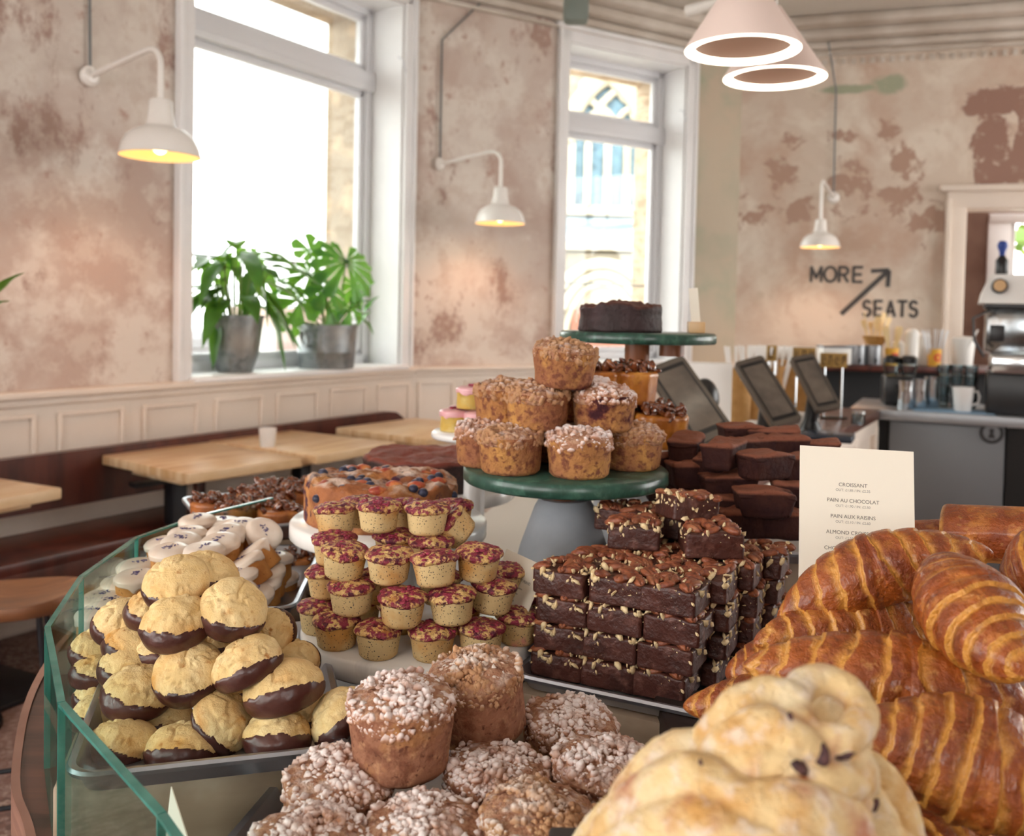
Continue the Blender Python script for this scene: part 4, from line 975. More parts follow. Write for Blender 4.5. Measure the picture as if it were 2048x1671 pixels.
# ------------------------------------------------------------------ poppy seed friands
M_poppy = MAT('poppy_sponge', '#d6bb88', .7, layers=[dict(k='z', c='#bb8340', lo=.012, hi=-.004, j=.012, js=60), nz('#c9924e', 14, .5, .66), dict(k='vor', c='#2c2a30', s=300, lo=.26, hi=.14, by=dict(k='noise', s=60, lo=.35, hi=.5)), dict(k='vor', c='#3a3438', s=190, lo=.20, hi=.10), nz('#d98a80', 18, .66, .74)],
              bump=[bn(220, .35, .0008)], spec=.3)
M_rasp = MAT('raspberry_top', '#dcb271', .5, layers=[nz('#e3c180', 90, .45, .6), nz('#c07f3e', 60, .55, .68), nz('#8c2a40', 85, .465, .525, d=6, r=.7), nz('#5c1830', 120, .54, .62, d=4)], bump=[bn(140, .7, .003), bn(400, .4, .001)], spec=.45)
M_rbit = MAT('raspberry_piece', '#932443', .35, layers=[nz('#b5405a', 200, .45, .65), nz('#5d1430', 150, .5, .7)], bump=[bn(700, .6, .001)], spec=.5, rand=True)
def friand_body(seed):
    p = rprof([(.001, 0), (.0195, 0), (.0225, .003), (.0265, .030)], .002)
    V, F = lathe(p, 64); r = np.hypot(V[:, 0], V[:, 1]); k = 1 + .03 * fbm(V, 60, 3, seed) * (r > .015); V[:, 0] *= k; V[:, 1] *= k
    g = G(); g.add(V, F); return g.mesh('friand_body', M_poppy, angle=0)
def friand_top(seed):
    rs = np.random.RandomState(seed)
    p = rprof([(.026, .027), (.0290, .0295), (.0296, .0325), (.027, .0355), (.018, .0385), (.008, .040), (.0003, .0403)], .0016)
    V, F = lathe(p, 72); th = np.arctan2(V[:, 1], V[:, 0]); r = np.hypot(V[:, 0], V[:, 1])
    V[:, 2] += fbm(V, 90, 3, seed) * .0022 + .001 * np.sin(th * 3 + seed) * r / .03
    k = 1 + .05 * fbm(np.stack([np.cos(th), np.sin(th), th * 0], 1), 2.5, 3, seed) * (r > .02); V[:, 0] *= k; V[:, 1] *= k
    g = G(); g.add(V, F); top = g.mesh('friand_top', M_rasp, angle=0)
    g = G(); V0, F0 = ico(2)
    for i in range(64):
        a = rs.rand() * 2 * pi; rr = .027 * rs.rand() ** .5
        if float(fbm([[cos(a) * rr, sin(a) * rr, 0]], 60, 2, seed + 5)[0]) < -.08: continue
        s = .0013 + .0019 * rs.rand(); z = .0395 - .0065 * (rr / .028) ** 3
        Vb = V0 * (1 + .25 * vnoise(V0 * 3 + i * 3.3))[:, None] * np.array([s * 1.3, s, s * .6]); g.add(Vb @ np.array(Euler((0, 0, rs.rand() * 6)).to_matrix()) + (rr * cos(a), rr * sin(a), z), F0)
    return top, g.mesh('raspberries', M_rbit, angle=0)
FB = [friand_body(s) for s in (1, 2, 3)]; FTp = [friand_top(s) for s in range(6)]
pz = 1.0135; st_ = .0405
fr = [  # px, Y, layer, tilt, label
 (640, 1.150, 0, (0, 0), 'friand at the far outer edge of the bottom ring, nearest the shortbreads'),
 (673, 1.100, 0, (0, 0), 'bottom ring friand second from the shortbread side'),
 (757, 1.073, 0, (0, 0), 'bottom ring friand at the very front, above the muffins'),
 (864, 1.070, 0, (0, 0), 'bottom ring friand in the front middle with raised red rim'),
 (961, 1.083, 0, (0, 0), 'bottom ring friand fourth along, its top mostly raspberry'),
 (1032, 1.130, 0, (2, 4), 'bottom ring friand touching the brownie stack'),
 (1040, 1.200, 0, (0, 0), 'bottom ring friand just below the little printed card'),
 (920, 1.165, 0, (0, 0), 'hidden bottom friand in the heart of the pile, front half'),
 (800, 1.160, 0, (0, 0), 'hidden bottom friand in the heart of the pile, shortbread half'),
 (720, 1.180, 0, (0, 0), 'hidden bottom friand behind the outer ring'),
 (658, 1.165, 1, (0, -4), 'second layer friand peeping out at the outer side'),
 (703, 1.105, 1, (3, 0), 'second layer friand with deep crimson top, first at the front'),
 (803, 1.068, 1, (4, 2), 'second layer friand with golden cracked top, front middle'),
 (905, 1.078, 1, (0, -3), 'second layer friand beside the golden cracked one'),
 (982, 1.120, 1, (0, 6), 'second layer friand leaning toward the brownies'),
 (1010, 1.185, 1, (0, 0), 'second layer friand peeking out beside the printed card'),
 (880, 1.150, 1, (0, 0), 'hidden second layer friand inside the pile'),
 (760, 1.150, 1, (0, 0), 'hidden second layer friand inside the pile, shortbread side'),
 (668, 1.170, 2, (0, 0), 'third layer friand at the outer edge behind the front row'),
 (686, 1.115, 2, (6, 6), 'third layer friand first in the row, cracked golden top'),
 (778, 1.100, 2, (4, 0), 'third layer friand with pale golden top, centre of the row'),
 (872, 1.088, 2, (-4, -5), 'third layer friand tipped up to show its pale side'),
 (955, 1.120, 2, (6, 3), 'third layer friand with brown side nearest the brownies'),
 (862, 1.165, 2, (0, 0), 'third layer friand behind the tipped one, thin raspberry edge'),
 (790, 1.190, 2, (0, 0), 'third layer friand hidden under the two top ones'),
 (672, 1.215, 2.7, (-4, -4), 'upper friand just under the berry cake stand, nearest the lavender cakes'),
 (722, 1.260, 2.7, (0, 0), 'upper friand behind the two crowning ones, shortbread side'),
 (812, 1.235, 2.75, (0, 0), 'upper friand showing between the two crowning ones'),
 (905, 1.270, 2.6, (0, 0), 'upper friand at the back beside the steeply tipped one'),
 (930, 1.200, 2.75, (10, -48), 'friand tipped steeply on its side at the top of the pile'),
 (757, 1.175, 3.05, (0, 0), 'crowning friand of the pile nearest the shortbreads'),
 (854, 1.170, 3.02, (0, 0), 'crowning friand of the pile nearest the green stand')]
for i, (px, Y, ly, tl, lb) in enumerate(fr):
    P = at(px, Y, pz + ly * st_); t, b = FTp[i % 6]
    thing('raspberry_friand', lb, 'cake', T(P) @ RX(tl[0]) @ RY(tl[1]) @ RZ(i * 67), [('sponge', FB[i % 3]), ('crust', t, None, [('raspberries', b)])], 'raspberry poppy seed friands')

# ------------------------------------------------------------------ chocolate dipped shortbread
M_short = MAT('shortbread', '#e6c58a', .8, layers=[nz('#efd5a0', 40, .4, .6), nz('#d29a50', 20, .52, .70), nz('#b9793c', 70, .62, .74), dict(k='attr', ch=0, c='#c98a48', lo=.1, hi=1.2)], bump=[bn(500, .45, .0007, d=4), bn(70, .5, .0022, d=4)], spec=.25, sss=.0)
M_choc = MAT('chocolate_coat', '#4a2620', .3, layers=[nz('#5f3a34', 35, .45, .7), nz('#371a16', 20, .5, .7)], bump=[bn(260, .18, .0006), bn(60, .25, .001)], spec=.5)
def cookie(seed, R=.0325, H=.033, thr=-.006):
    rs = np.random.RandomState(seed); nr = 42; nt = 110
    def shape(off):
        rows = []
        ts = np.concatenate([np.linspace(0, .5, 14), np.linspace(.5, 1, nr - 14)[1:]])
        V = []
        th = np.linspace(0, 2 * pi, nt, endpoint=False)
        for s in np.linspace(0, 1, nr):           # bottom centre -> side -> top
            if s < .25: r = R * .97 * (s / .25); z = np.full(nt, -.0)
            elif s < .40: k = (s - .25) / .15; r = R * (.97 + .05 * sin(k * pi / 2)); z = np.full(nt, .010 * k)
            else:
                k = (s - .40) / .60; r = R * 1.02 * cos(k * pi / 2) ** .85 if k < 1 else 0.0002; z = np.full(nt, .010 + (H - .010) * sin(k * pi / 2) ** 1.15)
            V.append(np.stack([r * np.cos(th), r * np.sin(th), z], 1))
        V = np.concatenate(V); N = V.copy(); N[:, 2] = N[:, 2] * .9 - .006; nl = np.linalg.norm(N, axis=1)[:, None]; N = N / np.maximum(nl, 1e-5)
        up = sstep(V[:, 2], .003, .015)
        cr = fbm(V, 45, 3, seed); crack = -np.exp(-(cr / .07) ** 2) * .0026 * sstep(V[:, 2], .012, .026)
        lump = fbm(V, 28, 3, seed + 9) * .0030 + fbm(V, 150, 2, seed + 2) * .0006
        V = V + N * ((lump + crack) * up)[:, None] 
        V[:, 0] *= 1 + .04 * sin(seed); return V, N
    V, N = shape(0); F = gridF(nr, nt, False, True)
    tst = np.clip(1 - np.abs(V[:, 2] - .009) / .010, 0, 1) * (.5 + fbm(V, 60, 2, seed)); g = G(); g.add(V, F, 0, np.stack([tst, tst * 0, tst * 0], 1)); body = g.mesh('shortbread', M_short, angle=0, attr=True)
    e = V[:, 1] * .5 + V[:, 2] * 1.0 + fbm(V, 170, 3, seed + 4) * .0035 + fbm(V, 40, 2, seed + 7) * .002
    m = thr - e
    V2 = V + N * (-.0006 + .0018 * sstep(m, 0, .0022))[:, None]
    V2[V[:, 2] < .001, 2] -= .0008
    q = F[0]; keep = (m[q] > 0).all(1); g = G(); g.add(V2, [q[keep]]); ch = g.mesh('chocolate_dip', M_choc, angle=0)
    return body, ch
CK = [cookie(s, .0335, .034, t) for s, t in ((1, .004), (2, .008), (3, .001), (4, .009), (5, .005))]
ck = [ # px,py (centre of cookie), Y, (tilt x, roll y, rz), k, label
 (245, 1478, .905, (-8, 0, -35), 1.02, 'front corner shortbread pressed against the glass, lying flat'),
 (368, 1488, .895, (-4, 0, 4), 1.02, 'front row shortbread with a broad glossy chocolate base beside the corner one'),
 (450, 1440, .915, (10, 58, 25), 1.0, 'front row shortbread standing on edge with its dark side turned left'),
 (556, 1462, .905, (-5, 0, 14), 1.0, 'front row shortbread with cracked top near the muffin tray end'),
 (672, 1428, .915, (14, -44, 0), .98, 'shortbread leaning at the tray corner closest to the upright muffin'),
 (206, 1420, .975, (-4, 0, -40), .95, 'shortbread behind the front corner one along the glass'),
 (330, 1440, .960, (0, 0, 10), .95, 'shortbread half hidden behind the front row, low in the pile'),
 (620, 1425, .985, (0, 0, 10), .9, 'shortbread half hidden behind the leaning one near the tray rim'),
 (276, 1378, .945, (12, 6, -22), 1.05, 'round pale shortbread in the second row near the glass'),
 (375, 1338, .925, (32, 0, 8), 1.06, 'round shortbread facing forward in the middle of the pile'),
 (490, 1318, .925, (8, -22, 14), 1.02, 'shortbread slanting up with a thick chocolate base, middle of the pile'),
 (566, 1366, .925, (4, -12, 14), 1.14, 'large pale shortbread with straight chocolate base near the tray rim'),
 (205, 1382, 1.02, (0, 0, -50), .9, 'small looking shortbread low by the glass, third along'),
 (200, 1335, 1.03, (0, 0, -50), .92, 'small looking shortbread by the glass, fourth along'),
 (198, 1288, 1.05, (10, 0, -45), .95, 'small looking shortbread by the glass, highest along'),
 (262, 1322, .99, (8, 0, -40), 1.0, 'shortbread in the third tier beside the glass row'),
 (268, 1280, 1.01, (10, 0, -40), .95, 'shortbread in the fourth tier beside the glass row'),
 (248, 1240, 1.03, (14, 10, -50), 1.0, 'shortbread in the top tier closest to the glass'),
 (352, 1238, .945, (20, -4, -2), 1.06, 'big shortbread with even chocolate base near the top of the pile'),
 (468, 1212, .960, (24, 16, 4), 1.08, 'big pale shortbread tipped sideways near the top of the pile'),
 (350, 1158, .985, (30, -6, -18), 1.02, 'topmost shortbread with dark base in front of the lavender cakes'),
 (418, 1142, 1.02, (14, 20, 30), .96, 'shortbread right behind the topmost one'),
 (425, 1196, 1.02, (10, 0, 0), .98, 'shortbread wedged between the two tipped top ones'),
 (310, 1212, 1.02, (10, 0, -60), .95, 'shortbread behind the even based one, top tier'),
 (437, 1275, 1.00, (10, 0, 0), .95, 'shortbread deep inside the pile below the sideways tipped one'),
 (330, 1290, 1.00, (5, 0, 0), .95, 'shortbread deep inside the pile left of the forward facing one'),
 (532, 1268, 1.045, (40, -20, 160), .95, 'all pale shortbread standing at the back near the tray rim'),
 (580, 1322, 1.03, (20, -14, 170), .95, 'all pale shortbread lower at the back near the tray rim'),
 (452, 1375, 1.00, (0, 0, 0), .95, 'shortbread in shadow between the front and middle rows'),
 (520, 1400, 1.00, (0, 0, 0), .95, 'shortbread in shadow below the large pale one'),
 (300, 1340, 1.04, (0, 0, 0), .95, 'shortbread hidden in the middle of the stack')]
for i, (px, py, Y, (a, b, c), k, lb) in enumerate(ck):
    P = pY(px, py, Y); M = T(P) @ RX(a) @ RY(b) @ RZ(c) @ Matrix.Scale(k, 4) @ T(0, 0, -.014); bd, ch = CK[i % 5]
    thing('dipped_shortbread', lb, 'biscuit', M, [('biscuit', bd), ('chocolate_dip', ch)], 'chocolate dipped shortbreads')

# ------------------------------------------------------------------ lavender iced cakes
M_lsponge = MAT('lavender_sponge', '#bf8244', .75, layers=[nz('#a86a35', 35, .45, .65), nz('#d49a5a', 20, .5, .7), dict(k='vor', c='#7a4726', s=160, lo=.16, hi=.08)], bump=[bn(260, .35, .001)], spec=.3)
M_icing = MAT('white_icing', '#e6d0bc', .3, layers=[nz('#f3e8dc', 20, .4, .7)], spec=.5, coat=.2, sss=0)
M_lav = MAT('lavender_flower', '#5f5590', .7, layers=[nz('#3f3a66', 300, .45, .6)])
M_pinkic = MAT('pink_icing', '#e6a9ae', .3, layers=[nz('#eebcc0', 20, .4, .7)], coat=.3)
def iced(seed, R=.024, h=.035, ic=.004, mi=M_icing, ms=M_lsponge, hole=0, flute=0):
    n = 72; p = rprof([(.001, 0), (R * .97, 0), (R * 1.0, .002), (R * .97, h * .6), (R, h)], .0025); p.append((.001, h + .001))
    V, F = lathe(p, n); th = np.arctan2(V[:, 1], V[:, 0]); r = np.hypot(V[:, 0], V[:, 1])
    k = 1 + .02 * fbm(V, 60, 3, seed) + flute * .035 * np.cos(6 * th) * (r > R * .5); V[:, 0] *= k; V[:, 1] *= k; g = G(); g.add(V, F); body = g.mesh('cake', ms, angle=0)
    rs = np.random.RandomState(seed); th = np.linspace(0, 2 * pi, n, endpoint=False)
    drip = .006 + .006 * np.clip(fbm(np.stack([np.cos(th), np.sin(th), th * 0 + seed], 1), 1.6, 2, seed) + .3, 0, 1)
    for _ in range(3):
        a = rs.rand() * 2 * pi; drip += .010 * rs.rand() * np.exp(-((np.angle(np.exp(1j * (th - a)))) / .16) ** 2)
    rows = []
    for (rk, zk) in ((0.01, 1.0), (.3, 1.0), (.55, .98), (.8, .85), (.95, .55), (1.04, .2)):
        rows.append(np.stack([R * rk * np.cos(th), R * rk * np.sin(th), np.full(n, h + ic * zk)], 1))
    for q in np.linspace(0, 1, 6):
        rr = R * 1.07 + .0012 * np.sin(q * pi) - .0006 - (q > .9) * .0016 - .012 * 0
        zz = h - drip * q; rr2 = R * .98 + 0 * zz; rr = rr2 + .0022 * (1 - .2 * q) * (q < .99) + .0002
        rows.append(np.stack([rr * np.cos(th), rr * np.sin(th), zz], 1))
    V = np.concatenate(rows); V[:, 2] += fbm(V, 70, 2, seed) * .0008
    g = G(); g.add(V, [gridF(len(rows), n, False, True)[0][:, ::-1]]); icing = g.mesh('icing', mi, angle=0)
    return body, icing
def sprig(seed, h, mat=M_lav):
    rs = np.random.RandomState(seed); g = G(); V0, F0 = ico(1)
    a = rs.rand() * pi
    for i in range(16):
        t = rs.rand() - .5; r = rs.randn(2) * .0022; x = t * .02 * cos(a) + r[0]; y = t * .02 * sin(a) + r[1]
        g.add((V0 * (.0022, .0007, .0006)) @ np.array(Euler((0, 0, rs.rand() * 6)).to_matrix()) + (x, y, h + .0064), F0)
    return g.mesh('lavender', mat)
LC = [iced(s, .025, .035, .006) for s in range(5)]; LS = [sprig(s, .035) for s in range(5)]
lc = [(395, 1037, 1.50, (6, 0)), (446, 1040, 1.52, (0, 0)), (478, 1047, 1.47, (8, 0)), (452, 1062, 1.43, (14, 0)), (375, 1062, 1.44, (6, 0)), (362, 1078, 1.40, (10, 0)), (328, 1082, 1.42, (6, -6)), (440, 1080, 1.38, (12, 0)),
      (530, 1062, 1.45, (30, 26)), (408, 1096, 1.34, (6, 0)), (340, 1098, 1.34, (6, 0)), (500, 1098, 1.40, (0, -38)), (485, 1120, 1.36, (0, -30)), (548, 1112, 1.44, (0, 0)), (531, 1137, 1.39, (10, 0)), (474, 1141, 1.33, (6, 0)), (522, 1160, 1.37, (8, 0)),
      (275, 1128, 1.36, (4, 0)), (272, 1150, 1.30, (4, 0)), (232, 1178, 1.31, (4, 0)), (222, 1202, 1.27, (6, 0)), (508, 1178, 1.33, (8, 10)), (470, 1170, 1.30, (0, 0)), (300, 1180, 1.33, (0, 0)), (380, 1120, 1.40, (0, 0)), (430, 1130, 1.42, (0, 0)), (250, 1215, 1.33, (0, 0)), (560, 1150, 1.45, (4, 0))]
lc += [(205, 1192, 1.285, (4, 0)), (245, 1160, 1.325, (4, 0)), (196, 1222, 1.245, (4, 0))]
lcn = ['topmost lavender cake nearest the glass side', 'lavender cake just behind the top pair', 'top lavender cake nearest the pecan buns', 'lavender cake on the front of the top tier with a big sprig', 'second tier lavender cake below the topmost', 'lavender cake with a dripping edge under the topmost',
       'lavender cake at the glass side of the second tier', 'lavender cake with a smooth icing rim seen edge on', 'lavender cake tipped backward beside the pecan buns', 'third tier lavender cake with sprig, just above the shortbreads', 'lavender cake with jagged icing drips above the shortbreads', 'lavender cake lying tilted in the third tier',
       'lavender cake lying tilted lower in the third tier', 'lavender cake at the rim side with icing just showing', 'small looking lavender cake by the tray corner', 'lavender cake with round white cap right behind the shortbreads', 'low lavender cake at the tray side, second from the bottom', 'lavender cake with sprig high on the glass side slope',
       'lavender cake with long drips on the glass side slope', 'lavender cake low on the glass side slope', 'lowest lavender cake in the tray corner by the glass', 'lowest lavender cake along the open tray side', 'lavender cake tucked low behind the shortbreads', 'lavender cake supporting the glass side slope', 'lavender cake inside the pile under the dripping one', 'lavender cake inside the pile under the rim one', 'lavender cake at floor level behind the corner one', 'lavender cake at the far rim of the tray', 'lavender cake in the tray corner right behind the glass panel joint', 'lavender cake halfway up the glass side slope', 'lavender cake standing lowest of all, closest to the glass corner']
for i, (px, py, Y, tl) in enumerate(lc):
    P = pY(px, py, Y); bd, ic_ = LC[i % 5]
    thing('lavender_cake', lcn[i], 'cake', T(P) @ RX(tl[0]) @ RY(tl[1]) @ RZ(i * 50) @ Matrix.Scale(1.12, 4) @ T(0, 0, -.037), [('sponge', bd), ('icing', ic_), ('lavender_sprig', LS[i % 5])], 'lavender iced cakes')

# ------------------------------------------------------------------ pecans
def pecan_v(seed=0, L=.0115, W=.0062, H=.0042):
    V0, F0 = ico(3); V = V0.copy()
    gr = np.exp(-(V[:, 1] / .16) ** 2) * .38 * (V[:, 2] > -.2)
    rid = .10 * np.sin(V[:, 1] * 13) * (1 - np.abs(V[:, 0])) * (V[:, 2] > 0) + .04 * np.sin(V[:, 0] * 22 + V[:, 1] * 9)
    V = V * (1 + rid - gr)[:, None]; V = V * (L, W * 1, H); V[:, 1] *= (1 - .25 * (V0[:, 0] ** 2)); return V, F0
PECV = pecan_v()
def scatter_pecans(g, spots, rs, k=1, flat=True, mi=0):
    for (x, y, z) in spots:
        e = Euler(((rs.rand() - .5) * (.6 if flat else 2.4), (rs.rand() - .5) * (.7 if flat else 2), rs.rand() * 6.3)); s = k * (.8 + .35 * rs.rand())
        V = PECV[0] * s; g.add(V @ np.array(e.to_matrix()).T + (x, y, z), PECV[1], mi)
M_pecan = MAT('pecan', '#9c5a3b', .42, layers=[nz('#6d3222', 120, .42, .62), nz('#b57850', 60, .55, .75)], bump=[bn(500, .3, .0006)], spec=.5)
M_pecang = MAT('glazed_pecan', '#7d4225', .14, layers=[nz('#552414', 120, .42, .62), nz('#b06a35', 70, .55, .75)], coat=.8, spec=.7)
M_nutpale = MAT('pale_nut_flesh', '#e6cfa4', .7, layers=[nz('#d2b27e', 200, .45, .7)])
M_brown = MAT('pecan_brownie', '#4e2a23', .45, layers=[nz('#3a1d18', 30, .4, .65), nz('#70483f', 60, .52, .72), dict(k='vor', c='#cfae86', s=230, lo=.09, hi=.05, by=dict(k='noise', s=30, lo=.45, hi=.6))], bump=[bn(180, .35, .0012), bn(45, .3, .002)], spec=.4,
               rlay=[dict(k='noise', s=25, lo=.4, hi=.7, v=.32)])
def nbox(sx, sy, sz, rnd, amp, freq, seed, cuts=12, mat=None, name_='block', taper=0, topamp=0):
    bm = bmesh.new(); bmesh.ops.create_cube(bm, size=1); bmesh.ops.subdivide_edges(bm, edges=bm.edges[:], cuts=cuts, use_grid_fill=True); bm.verts.index_update()
    V = np.array([v.co[:] for v in bm.verts]) * 2; F = [np.array([[v.index for v in f.verts] for f in bm.faces])]; bm.free()
    h = np.array([sx, sy, sz]) / 2; P = V * h; inner = h - rnd; Q = np.clip(P, -inner, inner); D = P - Q; n = np.linalg.norm(D, axis=1)[:, None]
    m = np.max(np.abs(D), axis=1)[:, None]; P = Q + D / np.maximum(n, 1e-9) * np.minimum(n, rnd) * np.where(n > 0, 1, 0)
    if taper: k = 1 - taper * (.5 - P[:, 2] / sz); P[:, 0] *= k; P[:, 1] *= k
    N = P / h; N = N / np.maximum(np.linalg.norm(N, axis=1)[:, None], .1)
    P = P + N * (fbm(P, freq, 3, seed) * amp)[:, None]
    if topamp: P[:, 2] += (P[:, 2] > sz * .3) * fbm(P, freq * .6, 3, seed + 4) * topamp
    P[:, 2] += sz / 2; return P, F
def brownie(seed, sx=.066, sy=.066, sz=.030):
    rs = np.random.RandomState(seed); P, F = nbox(sx, sy, sz, .003, .0017, 55, seed, 16, topamp=.004); g = G(); g.add(P, F); body = g.mesh('brownie', M_brown, angle=0)
    g = G(); sp = []
    for i in range(16): sp.append(((rs.rand() - .5) * sx * .86, (rs.rand() - .5) * sy * .86, sz + .0005 + rs.rand() * .003))
    scatter_pecans(g, sp, rs, 1.2); V0, F0 = ico(1)
    gp_ = G()
    for i in range(78):      # crumbs on top and chopped flesh along the top of the cut sides
        if rs.rand() < .45: p = ((rs.rand() - .5) * sx, (rs.rand() - .5) * sy, sz + .001 + rs.rand() * .003)
        else:
            sd = rs.randint(4); t = rs.rand() - .5; zz = sz * (1 - .5 * rs.rand() ** 1.5); p = ((t * sx, -sy / 2 * 1.0, zz), (t * sx, sy / 2, zz), (sx / 2, t * sy, zz), (-sx / 2, t * sy, zz))[sd]
        s = .0006 + .0036 * rs.rand() ** 2.0; Vb = (V0 * (1 + .65 * vnoise(V0 * 2.3 + i * 5.1))[:, None] * np.array([s * 1.9, s, s * .6])) @ np.array(Euler(rs.rand(3) * 6).to_matrix()); gp_.add(Vb + p, F0)
    return body, g.mesh('pecans', M_pecan, angle=0), gp_.mesh('chopped_nut', M_nutpale, angle=0)
BR = [brownie(s) for s in range(6)]
BRZ = -26.0; bd = radians(BRZ); ex = Vector((cos(bd), sin(bd), 0)); ey = Vector((-sin(bd), cos(bd), 0)); BS = .0665
BO = Vector((.030, 1.098, .984)); LH = .0335
def brow(label, P, rz=0, tilt=(0, 0), i=0, group='pecan brownies in the square stack', k=1):
    a, b, c = BR[i % 6]
    thing('pecan_brownie', label, 'brownie', T(P) @ RZ(BRZ + rz) @ RX(tilt[0]) @ RY(tilt[1]) @ Matrix.Scale(k, 4), [('cake_block', a), ('pecan_halves', b), ('chopped_nuts', c)], group)
ln = ['bottom', 'second', 'third', 'top']; cn = ['friand end', 'middle', 'croissant end']; rn = ['front row', 'second row', 'third row', 'back row']
cnt = 0
for ly in range(4):
    for c in range(3):
        for r in range(4):
            if ly < 3 and r > 0 and c < 2: continue
            jx = (random.random() - .5) * .006; jy = (random.random() - .5) * .005
            ox = {0: .0, 1: .001, 2: .004, 3: .004}[ly]; oy = {0: -.0, 1: .0, 2: -.002, 3: -.004}[ly]
            if ly == 0 and c == 2: jx += -.006
            P = BO + ex * (BS * (c + .5) + jx + ox + .017 * r)  + ey * (BS * (r + .5) * 1.02 + jy * .5 + oy) + Vector((0, 0, LH * ly))
            brow('pecan brownie, %s layer, %s, %s' % (ln[ly], rn[r], cn[c]), P, (random.random() - .5) * 4, (0, 0), cnt); cnt += 1
tz = BO.z + LH * 4 + .001
P = pY(1270, 1100, 1.20); brow('loose pecan brownie on the stack, left of the thick plain sided one', Vector((P.x, P.y, tz)), 14, (0, 0), 1)
P = pY(1420, 1085, 1.17); brow('loose thick brownie on the stack with a smooth dark cut face', Vector((P.x, P.y, tz)), 24, (2, 0), 2, k=1.1)
P = pY(1340, 1080, 1.26); brow('loose pecan brownie behind the two front loose ones', Vector((P.x, P.y, tz)), 5, (0, 0), 3)
P = pY(1372, 1030, 1.22); brow('topmost pecan brownie perched above all the others', Vector((P.x, P.y, tz + .032)), 40, (-4, 4), 4, k=.96)
P = pY(1250, 1080, 1.29); brow('loose pecan brownie at the back of the stack toward the green stand', Vector((P.x, P.y, tz)), -8, (0, 0), 5)
bc = BO + ex * (BS * 2.1) + ey * (BS * 2.1)
single('sheet_tray', 'aluminium tray under the pecan brownie stack', 'tray', T(bc.x + .02, bc.y - .01, .977) @ RZ(BRZ), tray(.33, .335, .02))
single('stone_slab', 'grey brown board under the brownie tray', 'slab', T(bc.x + .02, bc.y - .01, ZT) @ RZ(BRZ), slab(.34, .34, .0745))

# ------------------------------------------------------------------ chocolate loaf cakes pile (behind)
M_loaf = MAT('chocolate_loaf', '#42231d', .75, layers=[nz('#33181a', 40, .4, .65), dict(k='z', c='#8a5440', lo=.0365, hi=.040, j=.002, js=120), dict(k='vor', c='#26120f', s=170, lo=.14, hi=.07)], bump=[bn(150, .5, .0016), bn(400, .3, .0006)], spec=.3)
def loaf(seed, sx=.088, sy=.052, sz=.042):
    P, F = nbox(sx, sy, sz, .007, .0024, 40, seed, 20, taper=.2, topamp=.012)
    e = sstep(P[:, 2], sz * .80, sz * .95) * 1.0; P[:, 0] *= 1 + .04 * e; P[:, 1] *= 1 + .05 * e
    g = G(); g.add(P, F); return g.mesh('loaf', M_loaf, angle=0)
LF = [loaf(s) for s in range(4)]
lo = [(1345, 925, 1.52, 20, 'end row'), (1388, 945, 1.46, 8, ''), (1528, 1000, 1.345, -3, ''), (1455, 968, 1.42, 6, ''), (1600, 985, 1.40, -10, ''), (1490, 1040, 1.36, 10, ''), (1568, 1042, 1.36, -5, ''), (1372, 895, 1.50, 70, ''), (1447, 905, 1.42, 60, ''), (1420, 930, 1.47, 75, ''),
      (1530, 925, 1.40, 30, ''), (1600, 930, 1.44, 14, ''), (1500, 895, 1.52, 25, ''), (1562, 893, 1.54, 10, ''), (1488, 868, 1.60, 5, ''), (1545, 876, 1.58, -12, ''), (1625, 900, 1.55, -14, ''), (1380, 1010, 1.42, 0, ''), (1440, 1010, 1.40, -20, ''), (1340, 975, 1.5, 0, '')]
lon = ['chocolate loaf nearest the green stand with its long side out', 'chocolate loaf lying crosswise beneath the upright ones near the green stand', 'chocolate loaf with its whole long side facing out behind the menu card edge', 'chocolate loaf between the crosswise one and the long sided one', 'chocolate loaf partly behind the menu card, middle tier',
       'bottom tier chocolate loaf end facing out, nearer the brownies', 'bottom tier chocolate loaf end facing out, nearer the menu card', 'small looking loaf at the pile edge next to the caramel cake', 'chocolate loaf end on at the front of the top tier', 'chocolate loaf in shadow beneath the top tier front',
       'chocolate loaf slanted in the top tier middle', 'chocolate loaf in the top tier just behind the menu card', 'chocolate loaf second from the back of the top tier', 'chocolate loaf third from the back with cracked crust', 'rearmost chocolate loaf nearest the tablets', 'rear chocolate loaf overlapping the rearmost one', 'chocolate loaf peeping over the top of the menu card', 'dark loaf hidden low behind the topmost brownie', 'dark loaf hidden low beside the bottom tier ends', 'dark loaf hidden low next to the green stand']
for i, (px, py, Y, rz, _) in enumerate(lo):
    P = pY(px, py, Y); single('chocolate_loaf_cake', lon[i], 'cake', T(P) @ RZ(rz) @ T(0, 0, -.024), LF[i % 4], 'chocolate loaf cakes')
single('sheet_tray', 'aluminium tray under the chocolate loaf cakes', 'tray', T(.36, 1.47, 1.068) @ RZ(-2), tray(.36, .33, .02))
single('stone_slab', 'raised block under the loaf cake tray', 'slab', T(.36, 1.48, ZT), slab(.36, .30, .165))

